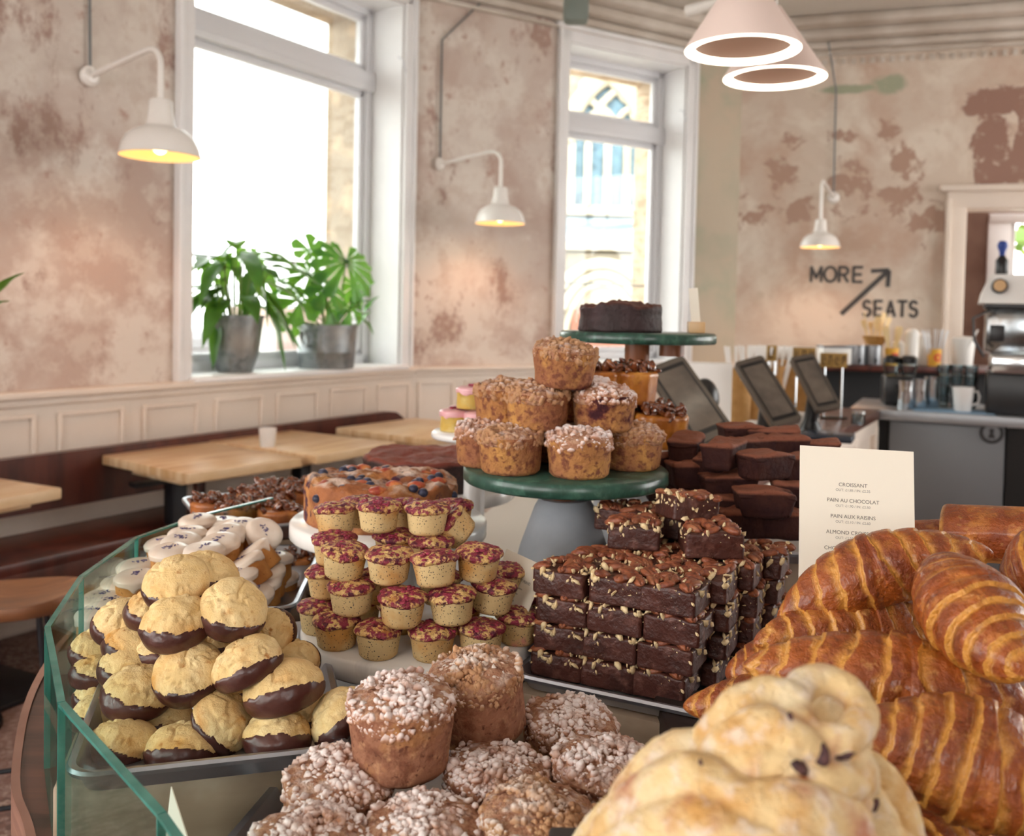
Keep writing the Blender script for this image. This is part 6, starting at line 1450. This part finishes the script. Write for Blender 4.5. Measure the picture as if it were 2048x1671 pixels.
low_t = [path([(1250, 1620, .50, .0120), (1290, 1560, .495, .0125), (1350, 1510, .488, .0125), (1420, 1500, .480, .0115)], 50),
         path([(1225, 1680, .475, .0140), (1300, 1600, .462, .0150), (1380, 1560, .450, .0140), (1450, 1590, .440, .0130), (1500, 1620, .432, .0140), (1600, 1620, .430, .0140), (1690, 1645, .440, .0130)], 90),
         path([(1190, 1780, .47, .0170), (1290, 1690, .448, .0165), (1400, 1655, .432, .0160), (1500, 1690, .424, .0165), (1600, 1690, .424, .0150), (1700, 1700, .438, .0150)], 90),
         path([(1300, 1640, .49, .022), (1440, 1640, .475, .024), (1600, 1660, .47, .024)], 40), path([(1260, 1760, .46, .022), (1420, 1760, .43, .022), (1600, 1770, .43, .022)], 40)]
dough_thing('sugared bun with raisins cut off by the bottom edge', M0, low_t, [(P3(1400, 1548, .4410), (.0022, .003, .0070)), (P3(1505, 1606, .4260), (.0050, .004, .0026)), (P3(1556, 1640, .4230), (.0030, .003, .0018)), (P3(1340, 1640, .4440), (.0026, .0025, .005)), (P3(1440, 1520, .4690), (.003, .002, .002))], 2, .0013)
r_t = [path([(1690, 1530, .53, .0130), (1745, 1560, .52, .0140), (1785, 1620, .51, .0140), (1800, 1700, .50, .0150)], 50), path([(1670, 1570, .51, .0150), (1720, 1610, .495, .0150), (1760, 1690, .485, .0160), (1830, 1760, .49, .018)], 40), path([(1640, 1650, .52, .024), (1720, 1720, .51, .024)], 20)]
dough_thing('sugared bun behind on the croissant side, showing two dark raisins', M0, r_t, [(P3(1722, 1580, .4790), (.0030, .002, .0030)), (P3(1748, 1610, .4800), (.0026, .002, .004))], 3, .0014)
l_t = [path([(1190, 1700, .53, .016), (1250, 1640, .51, .016), (1310, 1620, .50, .016), (1370, 1660, .49, .016)], 50), path([(1180, 1760, .50, .02), (1290, 1700, .48, .022), (1380, 1760, .47, .02)], 40)]
dough_thing('sugared bun low at the muffin side of the front buns', M0, l_t, [], 4)
g = G(); q = pY(1480, 1900, .55)
bx_, by_ = BC.x, .56
single('bun_stand', 'dark block lifting the sugared buns at the bottom edge', 'stand', T(.15, .50, ZT), slab(.24, .17, .19, M_bask))
# ================================================================== THE SERVICE SIDE
M_steel = MAT('brushed_steel', '#9da0a4', .38, .75, layers=[nz('#8b8e93', 2, .4, .7)], rand=False)
M_steelfront = MAT('steel_fridge_front', '#787b80', .5, .5, rand=False)
M_topw = MAT('brown_counter_top', '#6a4030', .3, layers=[nz('#4f2d22', 4, .4, .65, st=(8, 1, 1))], rand=False)
M_chrome = MAT('chrome', '#c8ccd0', .12, 1.0, rand=False)
M_kraft = MAT('kraft_paper', '#b98a4e', .7, layers=[nz('#a4773c', 20, .4, .7)])
M_yellow = MAT('yellow_card', '#e3ab3c', .6, rand=False); M_red = MAT('red_print', '#d2482c', .6, rand=False)
M_blk = MAT('black_plastic', '#17171a', .35, rand=False); M_blkm = MAT('matt_black', '#121214', .7, rand=False)
M_clearp = GLASS('clear_glass', '#e9f1f3', dens=1.6); M_wht = MAT('white_plastic', '#eceae6', .4, rand=False)
M_screen = MAT('dark_screen', '#57504a', .18, layers=[nz('#6f655b', 9, .4, .65)], rand=True, coat=.4)
M_wood1 = MAT('birch_cutlery', '#ecd2a0', .7)
M_bluec = MAT('blue_cloth', '#8fb2cf', .9, rand=False)
# long till counter running away from the display
R0 = Vector((.66, 2.70, 0)); R1 = Vector((2.10, 5.20, 0)); dd = (R1 - R0).normalized(); nn = Vector((-dd.y, dd.x, 0)); Lc = (R1 - R0).length; Wc = .62
Mc = T(R0) @ Matrix.Rotation(atan2(dd.y, dd.x), 4, 'Z')
Lc -= .12
g = G(); g.box(Lc / 2, Wc / 2, .894, Lc, Wc, .05, .006); t1 = g.mesh('top', M_topw, angle=30)
g = G(); g.box(Lc / 2, Wc / 2, .435, Lc - .04, Wc - .06, .87); g.box(Lc / 2, .02, .83, Lc - .02, .03, .07, .004)
for i in range(4): g.box(Lc * (i + .5) / 4 - Lc / 8 + .02, .018, .42, .09, .03, .82, .004)
g.box(Lc - .05, .018, .42, .09, .03, .82, .004)
t2 = g.mesh('base', M_cream, angle=30)
thing('till_counter', 'long counter with brown top and white panelled side carrying the tills', 'counter', Mc, [('counter_top', t1), ('panelled_base', t2)])
# steel back counter
F0_ = pZ(1700, 815, .92); F1_ = pZ(2080, 838, .92); dd = (F1_ - F0_); dd.z = 0; Ls = dd.length + .6; dd.normalize(); Ms = T(F0_.x, F0_.y, 0) @ Matrix.Rotation(atan2(dd.y, dd.x), 4, 'Z')
def S(px, Y=None, back=.2):
    """point on the steel counter: pixel column, distance behind the front edge -> local x"""
    r = ray(px, 800); o = F0_ + Vector((-dd.y, dd.x, 0)) * back
    t = (o.x * dd.y - o.y * dd.x) / (r.x * dd.y - r.y * dd.x); p = CAM + r * t; return (Vector((p.x, p.y, 0)) - Vector((o.x, o.y, 0))).dot(dd)
g = G(); g.box(Ls / 2, .37, .905, Ls, .74, .03, .003); g.box(Ls / 2, .003, .893, Ls, .012, .055, .003); a1_ = g.mesh('top', M_steel, angle=30)
xs0, xs1 = S(1780, back=0), S(2014, back=0)
g = G(); g.box((xs0 + xs1) / 2, .36, .46, xs1 - xs0, .66, .80, .01); a2_ = g.mesh('door', M_steelfront, angle=30)
g = G(); g.box((xs1 + Ls) / 2 + .005, .38, .43, Ls - xs1 - .01, .66, .86); g.box(xs0 / 2, .40, .43, xs0 - .01, .6, .86); a3_ = g.mesh('void', M_blkm, smooth=False)  # matt black fill paints the darkness of the gaps either side of the door
xe = S(1986, back=0); ze = pY(1986, 866, (Ms @ Vector((xe, 0, 0))).y).z
g = G(); V, F = lathe([(.001, 0), (.058, 0), (.058, .004), (.001, .004)], 32); g.add(xf(V, T(xe, .022, ze) @ RX(90)), F); e1 = g.mesh('emblem', M_blk)
g = G(); V, F = lathe([(.001, 0), (.040, 0), (.040, .003), (.001, .003)], 32); g.add(xf(V, T(xe, .018, ze) @ RX(90)), F); g.box(xe, .0155, ze, .02, .004, .05); e2 = g.mesh('emblem_centre', M_steelfront)
g = G(); V, F = lathe([(.001, 0), (.012, 0), (.012, .003), (.001, .003)], 20); g.add(xf(V, T(xe, .0125, ze + .012) @ RX(90)), F); V, F = prism([(-.018, -.028), (.018, -.028), (.006, .008), (-.006, .008)], 0, .003); g.add(xf(V, T(xe, .0125, ze) @ RX(90)), F); e3 = g.mesh('emblem_figure', M_blk)
thing('steel_counter', 'stainless steel back counter with a round black emblem on its grey door', 'counter', Ms, [('worktop', a1_), ('door', a2_, None, [('emblem', e1), ('emblem_centre', e2), ('emblem_figure', e3)]), ('dark_gap_fill', a3_)])
zS = .9205
def onS(px, back): return Ms @ Vector((S(px, back=back), back, zS))
def lat(prof, n=32, mat=M_steel, ang=50):
    g = G(); V, F = lathe(prof, n); g.add(V, F); return g.mesh('body', mat, angle=ang)
def handle(r, h, x, mat, t=.005):
    g = G(); V, F = tube([(x - .004, 0, h * .82), (x + r * .5, 0, h * .84), (x + r * .72, 0, h * .62), (x + r * .62, 0, h * .36), (x - .004, 0, h * .25)], t, 8); g.add(V, F); return g.mesh('handle', mat)
# mug
p = onS(1926, .14); thing('mug', 'plain cream mug on a blue cloth beside the coffee machine', 'mug', T(p + Vector((0, 0, .006))) @ RZ(-5), [('body', lat([(.042, 0), (.044, .004), (.056, .13), (.052, .13), (.040, .008), (.001, .008)], mat=M_cup)), ('handle', handle(.05, .13, .050, M_cup, .007))])
g = G(); g.box(0, 0, .002, .40, .24, .004, .0015); p = onS(1905, .17); single('cloth', 'folded blue cloth on the steel counter under the mug', 'cloth', T(p) @ RZ(-20), g.mesh('cloth', M_bluec))
for i, (px, bk, h, r, lb) in enumerate(((1812, .12, .16, .040, 'steel milk jug nearest the till counter'), (1838, .16, .17, .042, 'steel milk jug second from the till counter'), (1862, .26, .18, .042, 'steel milk jug behind, next to the mug'))):
    p = onS(px, bk); thing('milk_jug', lb, 'jug', T(p) @ RZ(40 * i), [('body', lat([(r, 0), (r + .002, .004), (r * .93, h * .7), (r, h), (r - .003, h), (r * .9, .008), (.001, .008)], mat=M_chrome)), ('handle', handle(r * .8, h, r * .93, M_chrome, .005))], 'steel milk jugs')
for i, (px, bk) in enumerate(((1885, .40), (1940, .42), (1912, .46))):
    for k in range(4):
        p = onS(px, bk) + Vector((0, 0, .001 + k * .062)); single('glass_tumbler', 'glass tumbler, %s from the counter in the %s stack' % (('lowest', 'second', 'third', 'topmost')[k], ('till side', 'machine side', 'middle')[i]), 'glass', T(p), lat([(.030, 0), (.031, .003), (.038, .058), (.0355, .058), (.028, .006), (.001, .006)], mat=M_clearp), 'stacked glass tumblers')
# grinder: black box with lidded hoppers
p = onS(1795, .42); g = G(); g.box(0, 0, .085, .17, .2, .17, .015); g.box(0, -.11, .1, .05, .04, .05, .01); b1 = g.mesh('body', M_blk, angle=30)
thing('coffee_grinder', 'squat black coffee grinder between the milk jugs and the tills', 'grinder', T(p) @ RZ(-15), [('body', b1), ('hopper', lat([(.035, 0), (.05, .05), (.05, .07), (.001, .075)], mat=M_clearp), T(-.04, 0, .171)), ('hopper', lat([(.035, 0), (.05, .05), (.05, .07), (.001, .075)], mat=M_clearp), T(.055, 0, .171)), ('lid', lat([(.05, 0), (.05, .03), (.03, .045), (.001, .046)], mat=M_blk), T(-.04, 0, .243)), ('lid', lat([(.05, 0), (.05, .03), (.03, .045), (.001, .046)], mat=M_blk), T(.055, 0, .243))])
# shelf along the right wall
YS = 6.2; pa = pY(1632, 727, YS); pb = pY(1965, 734, YS); zsh = (pa.z + pb.z) / 2; sx0 = pa.x; sx1 = pb.x + .5
g = G(); g.box((sx0 + sx1) / 2, YS + .12, zsh - .02, sx1 - sx0, .36, .04, .004); sh = g.mesh('shelf', M_redwood, angle=30)
g = G(); g.box((sx0 + sx1) / 2, YS + .20, (zsh - .04) / 2, sx1 - sx0 - .04, .18, zsh - .042); sb = g.mesh('back', M_blkm, smooth=False)
thing('bar_shelf', 'dark red shelf over a black cabinet behind the steel counter', 'shelf', Matrix(), [('shelf_board', sh), ('cabinet', sb)])
def onH(px, off=0): return at(px, YS + off, zsh + .001)
for i, px in enumerate((1713, 1745)):
    thing('steel_canister', ('steel canister next to the boxed white tub', 'steel canister next to the wooden cutlery')[i], 'canister', T(onH(px)), [('body', lat([(.052, 0), (.053, .003), (.053, .115), (.001, .117)], mat=M_steel)), ('lid', lat([(.055, 0), (.055, .012), (.001, .014)], mat=M_steel), T(0, 0, .117)), ('clip', (lambda g: (g.box(.0, -.054, .03, .012, .006, .03), g.mesh('clip', M_blk))[1])(G()))], 'steel canisters')
g = G(); g.box(0, 0, .055, .19, .12, .11, .006); c1 = g.mesh('tub', M_wht, angle=30); g = G(); g.box(0, 0, .008, .2, .13, .016, .004); thing('white_tub', 'white lidded tub at the near end of the shelf', 'tub', T(onH(1668)), [('body', c1), ('lid', g.mesh('lid', M_steel, angle=30), T(0, 0, .1105))])
def cup_logo(label, px, cutl, off=0):
    P = onH(px, off); parts = [('cup', lat([(.038, 0), (.045, .115), (.042, .115), (.036, .006), (.001, .006)], mat=M_yellow))]
    g = G(); th = np.linspace(0, 2 * pi, 25)[:-1]
    V = []
    for rr in (.012, .027):
        for t in th: x = .006 + rr * cos(t); z = .058 + rr * sin(t); V.append((x, -math.sqrt(max(0, (.0385 + .007 * z / .115 + .0008) ** 2 - x * x)), z))
    g.add(np.array(V), [gridF(2, 24, False, True)[0][:, ::-1]]); parts.append(('red_ring_emblem', g.mesh('ring', M_red)))
    return P, parts
rs = np.random.RandomState(8)
def fork(L, w, kind):
    g = G(); n = 10; V = []
    for i in range(n + 1):
        t = i / n; ww = w * (.35 + .65 * (max(0, (t - .62) / .38)) ** .6) if t < .99 else w * .75; V += [(-ww / 2, -.0008, t * L), (ww / 2, -.0008, t * L), (ww / 2, .0008, t * L), (-ww / 2, .0008, t * L)]
    g.add(np.array(V), [gridF(n + 1, 4, False, True)[0][:, ::-1], np.array([[3, 2, 1, 0]]), np.array([[4 * n, 4 * n + 1, 4 * n + 2, 4 * n + 3]])]); return g.mesh('cutlery', kind, smooth=False)
fk = fork(.25, .045, M_wood1)
P, parts = cup_logo('', 1783, 1); thing('yellow_cup', 'yellow paper cup with a red ring holding birch cutlery', 'cup', T(P), parts, 'yellow cups on the shelf')
for i in range(9):
    a = rs.rand() * 6.28; o = node('wooden_spoon', fk, T(P + Vector((.018 * cos(a), .018 * sin(a), .012))) @ RZ(rs.rand() * 180) @ RX(8 * cos(a)) @ RY(10 * sin(a) * 1.0)); tag(o, 'birch wood spoon standing in the yellow paper cup on the shelf', 'spoon', 'birch spoons in the yellow cup')
P = onH(1750, .16) + Vector((0, 0, .0)); 
thing('kraft_bowl', 'kraft paper bowl on a canister, filled with birch forks', 'bowl', T(onH(1748, .13)) , [('bowl', lat([(.055, .13), (.085, .19), (.082, .19), (.052, .135), (.001, .135)], mat=M_kraft)), ('stand', lat([(.05, 0), (.05, .129), (.001, .129)], mat=M_steel))])
Pb = onH(1748, .13)
for i in range(12):
    a = i / 12 * 6.28; o = node('wooden_fork', fk, T(Pb + Vector((.04 * cos(a), .04 * sin(a), .137))) @ RZ(rs.rand() * 180) @ RX(-14 * sin(a)) @ RY(16 * cos(a)) @ Matrix.Diagonal((1, 1, .55 + .35 * rs.rand(), 1))); tag(o, 'birch wood fork standing in the kraft paper bowl', 'fork', 'birch forks in the kraft bowl')
P, parts = cup_logo('', 1868, 0); thing('yellow_cup', 'yellow paper cup with a red ring holding clear straws', 'cup', T(P), parts, 'yellow cups on the shelf')
for i in range(14):
    a = rs.rand() * 6.28; g = G(); V, F = tube([(0, 0, 0), (0, 0, .24)], .0035, 8, False); g.add(V, F)
    if i == 0: straw = g.mesh('straw', MAT('straw_plastic', '#dfe2e6', .3, rand=False))
    o = node('straw', straw, T(P + Vector((.022 * cos(a), .022 * sin(a), .010))) @ RY(16 * cos(a)) @ RX(-8 * sin(a))); tag(o, 'pale straw fanning out of the yellow cup on the shelf', 'straw', 'straws in the yellow cup')
for i, (px, off, h) in enumerate(((1822, 0, .235), (1845, .1, .21), (1795, .14, .15))):
    prof = [(.040, 0)]
    for k in range(int(h / .012)): prof += [(.045, .003 + k * .012), (.041, .011 + k * .012)]
    prof += [(.036, h), (.02, h + .012), (.001, h + .014)]
    single('cup_stack', ('tall column of nested white cups on the shelf beside the birch spoons', 'second column of nested white cups behind the straws cup', 'short column of nested white cups behind the yellow spoon cup')[i], 'cups', T(onH(px, off)), lat(prof, mat=M_wht, ang=30), 'nested cups')
thing('sugar_pot', 'round white pot with a slanting straw near the coffee machine', 'pot', T(onH(1925)), [('body', lat([(.055, 0), (.06, .01), (.072, .17), (.072, .19), (.06, .2), (.001, .205)], mat=M_wht)), ('straw', (lambda g: (g.add(*tube([(-.01, -.06, .11), (.05, -.09, .25)], .006, 8)), g.mesh('straw', M_wht))[1])(G()))])
# espresso machine
xl = S(1952, back=.1); Me = Ms @ T(xl, .08, zS); W_e = .85
def pe(px, py, back=.08):
    o = S(px, back=back); y = (Ms @ Vector((o, back, 0))).y; return o - xl, pY(px, py, y).z - zS
x0e, z0e = pe(1952, 606); x1e, z1e = pe(1976, 548); 
g = G(); V, F = prism([(x0e, z0e), (W_e, z0e), (W_e, z1e), (x1e, z1e), (x1e - .012, z1e - .01), (x0e + .01, z0e + .06)], 0, .5); V = xf(V, T(0, .5, 0) @ RX(90)); g.add(V, F); m1_ = g.mesh('housing', M_wht, smooth=False)
_, zb1e = pe(1970, 612); _, zb2e = pe(1970, 706); _, zb3e = pe(1970, 746)
g = G(); g.box(W_e / 2 + .02, .30, (zb1e + zb2e) / 2 + .0, W_e - .03, .38, zb1e - zb2e - .01, .01)
M_mirr = MAT('mirror_panel', '#8c9296', .15, .95, layers=[nz('#6f6a66', 9, .4, .6)], rand=False)
m2_ = g.mesh('panel', M_mirr, angle=30)
g = G(); g.box(W_e / 2 + .03, .2, (zb2e + zb3e) / 2, W_e - .06, .44, zb2e - zb3e, .02); m3_ = g.mesh('drip', M_chrome, angle=30)
g = G(); g.box(W_e / 2 + .03, .24, zb3e / 2, W_e - .04, .42, zb3e - .002, .01); g.box(W_e / 2 + .02, .25, z0e - .012, W_e - .01, .49, .022, .003); m4_ = g.mesh('base', M_blk, angle=30)
xk, zk = pe(1990, 572)
def fwd(prof, x, y, z, mat): g = G(); V, F = lathe(prof, 28); g.add(xf(V, T(x, y, z) @ RX(90)), F); return g.mesh('knob', mat, angle=40)
m5_ = fwd([(.038, 0), (.04, .004), (.04, .05), (.036, .055), (.001, .056)], xk, -.001, zk, M_blk); m6_ = fwd([(.030, 0), (.030, .004), (.001, .005)], xk, -.0575, zk + .002, MAT('tan_cap', '#cfa878', .5, rand=False))
g = G(); V, F = tube([(x0e + .06, .04, z0e - .03), (x0e - .03, -.02, z0e - .08), (x0e - .02, -.03, z0e - .2), (x0e + .03, -.02, zb2e - .02)], .007, 8); g.add(V, F); m7_ = g.mesh('wand', M_blk)
g = G(); g.box(xk + .0, .105, z0e - .16, .07, .02, .09, .005); m8_ = g.mesh('display', M_blk, angle=30)
grp = [(.034, 0), (.036, .02), (.03, .05), (.001, .052)]
thing('espresso_machine', 'white topped espresso machine with a black knob at the photo edge', 'coffee machine', Me, [('housing', m1_), ('mirror_panel', m2_), ('drip_tray', m3_), ('base', m4_), ('knob', m5_, None, [('knob_cap', m6_)]), ('steam_wand', m7_), ('display', m8_)])
xg, zg = pe(1996, 546)
thing('bottle', 'black bottle with a bright blue stopper standing on the espresso machine', 'bottle', Me @ T(xg, .2, z1e + .001), [('body', lat([(.03, 0), (.032, .004), (.032, .085), (.02, .10), (.016, .11), (.001, .11)], mat=M_blk)), ('stopper', lat([(.014, 0), (.016, .02), (.026, .045), (.027, .06), (.018, .078), (.001, .082)], mat=MAT('blue_stopper', '#1f3f8f', .4, rand=False)), T(0, 0, .111))])
# till tablets --------------------------------------------------------------------
def tablet(label, TLp, TRp, BRp, BLp, Y0, Y1, zc=.92):
    """slanted till tablet; corners in the photo, Y0 depth of lower edge, Y1 of upper edge"""
    tl = pY(*TLp, Y1); tr = pY(*TRp, Y1 + .02); bl = pY(*BLp, Y0); br = pY(*BRp, Y0 + .02)
    c = (tl + tr + bl + br) / 4; ex = ((tr - tl) + (br - bl)).normalized(); ez = ((tl - bl) + (tr - br)); ez = (ez - ex * ez.dot(ex)).normalized(); ny = ez.cross(ex)
    W = ((tr - tl).length + (br - bl).length) / 2; H = ((tl - bl).length + (tr - br).length) / 2
    M = Matrix(((ex.x, ny.x, ez.x, c.x), (ex.y, ny.y, ez.y, c.y), (ex.z, ny.z, ez.z, c.z), (0, 0, 0, 1)))
    g = G(); V, F = boxg(W, H, .022, .02 if W > .1 else .01, 3)
    P = []; r = min(W, H) * .12
    for (cx, cy, a0) in ((W / 2 - r, H / 2 - r, 0), (-W / 2 + r, H / 2 - r, 90), (-W / 2 + r, -H / 2 + r, 180), (W / 2 - r, -H / 2 + r, 270)):
        for i in range(7): a = radians(a0 + 15 * i); P.append((cx + r * cos(a), cy + r * sin(a)))
    V, F = prism(P, -.012, .012); V = xf(V, RX(90)); g.add(V, F); body = g.mesh('tablet', M_case, angle=30)
    g = G(); V, F = prism([(-W * .36, -H * .38), (W * .36, -H * .38), (W * .36, H * .38), (-W * .36, H * .38)], 0, .002); V = xf(V, T(0, -.012, 0) @ RX(90)); g.add(V, F); scr = g.mesh('screen', M_screen, smooth=False)
    g = G(); V, F = prism([(-W * .41, -H * .43), (W * .41, -H * .43), (W * .41, H * .43), (-W * .41, H * .43)], 0, .001); g.add(xf(V, T(0, -.012, 0) @ RX(90)), F); bez = g.mesh('bezel', M_blk, smooth=False)
    # stand: wedge down to the counter (world space)
    Mi = M.inverted(); foot_ = Vector((c.x, c.y, zc + .012)) - Vector((ny.x, ny.y, 0)) * -.04
    g = G(); V, F = tube([(0, .014, -H * .1), Mi @ (foot_ + Vector((0, 0, .05))), Mi @ foot_], [.035, .03, .05], 14); g.add(V, F); stn = g.mesh('stand', M_blk)
    g = G(); V, F = tube([Mi @ Vector((foot_.x, foot_.y, zc + .001)), Mi @ Vector((foot_.x, foot_.y, zc + .014))], .09, 24); g.add(V, F); bs_ = g.mesh('foot', M_blk)
    thing('till_tablet', label, 'till', M, [('case', body, None, [('screen', scr), ('screen_bezel', bez)]), ('stand', stn), ('foot', bs_)], 'till tablets')
M_case = MAT('tablet_case', '#5a524a', .35, coat=.1, rand=False)
tablet('big till tablet partly behind the caramel cakes, closest to us', (1288, 732), (1362, 728), (1470, 850), (1395, 905), 2.45, 2.65)
tablet('till tablet in the middle with its whole dark screen showing', (1448, 730), (1515, 722), (1612, 832), (1566, 856), 3.15, 3.33)
tablet('farthest till tablet with lettering reflected on its screen', (1562, 722), (1612, 714), (1696, 810), (1650, 820), 3.85, 4.0)
# bits on the till counter
def onC(px, Y): return at(px, Y, .9215)
p = onC(1568, 3.45); g = G(); g.box(0, 0, .055, .12, .1, .1, .01); single('card_reader', 'white receipt printer behind the middle till tablet', 'printer', T(onC(1520, 3.45)) @ RZ(-30), g.mesh('printer', M_wht, angle=30))
g = G(); g.box(0, 0, .04, .14, .12, .07, .01); single('receipt_printer', 'white receipt printer beside the farthest till tablet', 'printer', T(onC(1600, 4.1)) @ RZ(-30), g.mesh('printer', M_wht, angle=30))
g = G(); g.box(0, 0, .016, .2, .14, .03, .008); single('card_terminal', 'flat black card terminal with a blue top below the farthest tablet', 'card reader', T(onC(1655, 3.75)) @ RZ(-25), g.mesh('terminal', MAT('navy_black', '#1d2638', .3, rand=False), angle=30))
V0, F0 = ico(3)
M_bread = MAT('bread_crust', '#cda06c', .6, layers=[nz('#a9713e', 12, .45, .65), nz('#e3c294', 20, .55, .7)], bump=[bn(90, .4, .003)])
for i, (px, Y, r, h, lb) in enumerate(((1432, 3.05, .075, .05, 'loaf of tan bread behind the first till tablet'), (1405, 3.3, .08, .05, 'second loaf of tan bread farther behind the first tablet'), (1455, 3.4, .07, .05, 'small crusty loaf between the first two tablets'))):
    g = G(); g.add(V0 * (1 + .05 * vnoise(V0 * 3))[:, None] * (r * 1.5, r, h) + (0, 0, h * .95), F0); single('bread_loaf', lb, 'bread', T(onC(px, Y)) @ RZ(30 * i), g.mesh('loaf', M_bread), 'breads by the tills')
g = G(); g.box(0, 0, .16, .17, .10, .31, .004); single('paper_bag', 'tall white paper bag right under the rim of the tall green stand', 'bag', T(onC(1415, 3.6)) @ RZ(-12), g.mesh('bag', M_wht, angle=30))
g = G(); g.add(V0 * (.045, .06, .065), F0); g.box(0, 0, -.085, .03, .03, .06, .008); single('scoop', 'round black scoop head poking up behind the first till tablet', 'scoop', T(onC(1404, 2.85) + Vector((0, 0, .24))), (lambda: (g.add(*tube([(0, 0, -.24), (0, 0, -.05)], .01, 8)), g.add(*tube([(0, 0, -.24), (0, 0, -.225)], .05, 16)), g.mesh('scoop', M_blk))[-1])())
# jars of sticks and napkins farther along
for i, (px, Y, lb) in enumerate(((1478, 4.2, 'kraft pot of white sticks nearest the tall green stand'), (1505, 4.35, 'kraft pot of white sticks in the middle of the till counter'), (1545, 4.5, 'kraft pot of white sticks just before the gold letter blocks'))):
    P = at(px, Y, .9215); thing('stick_pot', lb, 'pot', T(P), [('pot', lat([(.045, 0), (.055, .26), (.052, .26), (.042, .01), (.001, .01)], mat=M_kraft))], 'kraft stick pots')
    for k in range(7):
        a = k / 7 * 6.28
        if i == 0 and k == 0: g = G(); g.box(0, 0, .17, .012, .005, .33, .001); stick = g.mesh('stick', M_wht)
        o = node('white_stick', stick, T(P + Vector((.022 * cos(a), .022 * sin(a), .03))) @ RY(11 * cos(a) + 2) @ RX(-9 * sin(a))); tag(o, 'white paper stick standing in a kraft pot on the till counter', 'stick', 'white paper sticks')
g = G(); V, F = tube([(-.17, 0, .035), (.17, 0, .035)], .034, 20); g.add(V, F); gg = G(); gg.box(0, 0, .14, .3, .16, .28, .005)
P = at(1560, 4.75, .9215); thing('napkin_box', 'kraft box carrying a roll of white paper behind the tablets', 'box', T(P) @ RZ(-10), [('box', gg.mesh('box', M_kraft, angle=30)), ('paper_roll', g.mesh('roll', M_wht), T(0, 0, .281))])
M_gold = MAT('gold_wood', '#a98645', .5, layers=[nz('#8a6a30', 30, .4, .65)], rand=False); M_dkp = MAT('dark_brown_print', '#4b3416', .6, rand=False)
def sign_on_rods(label, px0, px1, py0, py1, Y, strokes):
    a = pY(px0, py0, Y); b = pY(px1, py1, Y); W = b.x - a.x; H = a.z - b.z; c = (a + b) / 2
    g = G(); g.box(0, 0, 0, W, .012, H, .002); parts = [('board', g.mesh('board', M_gold, angle=30))]
    g = G(); rr = random.Random(len(label))
    for i in range(strokes):
        x = -W / 2 + W * (i + .5) / strokes; g.box(x - .25 * W / strokes, -.0068, 0, W / strokes * .14, .002, H * .62); g.box(x, -.0068, H * (.28 if i % 2 else -.28), W / strokes * .4, .002, H * .1); g.box(x + .12 * W / strokes, -.0068, H * .12, W / strokes * .14, .002, H * .36)
    parts.append(('worn_marks', g.mesh('marks', M_dkp, smooth=False)))
    zl_ = .9215 - c.z
    for s in (-1, 1): g = G(); V, F = tube([(s * W * .32, 0, zl_), (s * W * .32, 0, -H / 2)], .005, 8); g.add(V, F); parts.append(('rod', g.mesh('rod', M_chrome)))
    g = G(); g.box(0, 0, zl_ + .004, W, .06, .008, .002); parts.append(('foot', g.mesh('foot', M_blk)))
    thing('counter_sign', label, 'sign', T(c), parts, 'small gold counter signs')
sign_on_rods('gold wooden sign on thin rods beside the boxed white tub', 1641, 1694, 705, 735, 4.6, 4)
sign_on_rods('gold wooden sign above the farthest till tablet', 1586, 1630, 694, 724, 4.5, 3)
sign_on_rods('narrow gold wooden sign above the gap between the tablets', 1534, 1553, 690, 722, 4.3, 1)
thing('glass_jar', 'small glass jar with a steel lid at the edge of the till counter', 'jar', T(onC(1716, 4.35)), [('body', lat([(.028, 0), (.03, .004), (.03, .05), (.027, .05), (.026, .006), (.001, .006)], mat=M_clearp)), ('lid', lat([(.031, 0), (.031, .012), (.001, .013)], mat=M_chrome), T(0, 0, .051))])
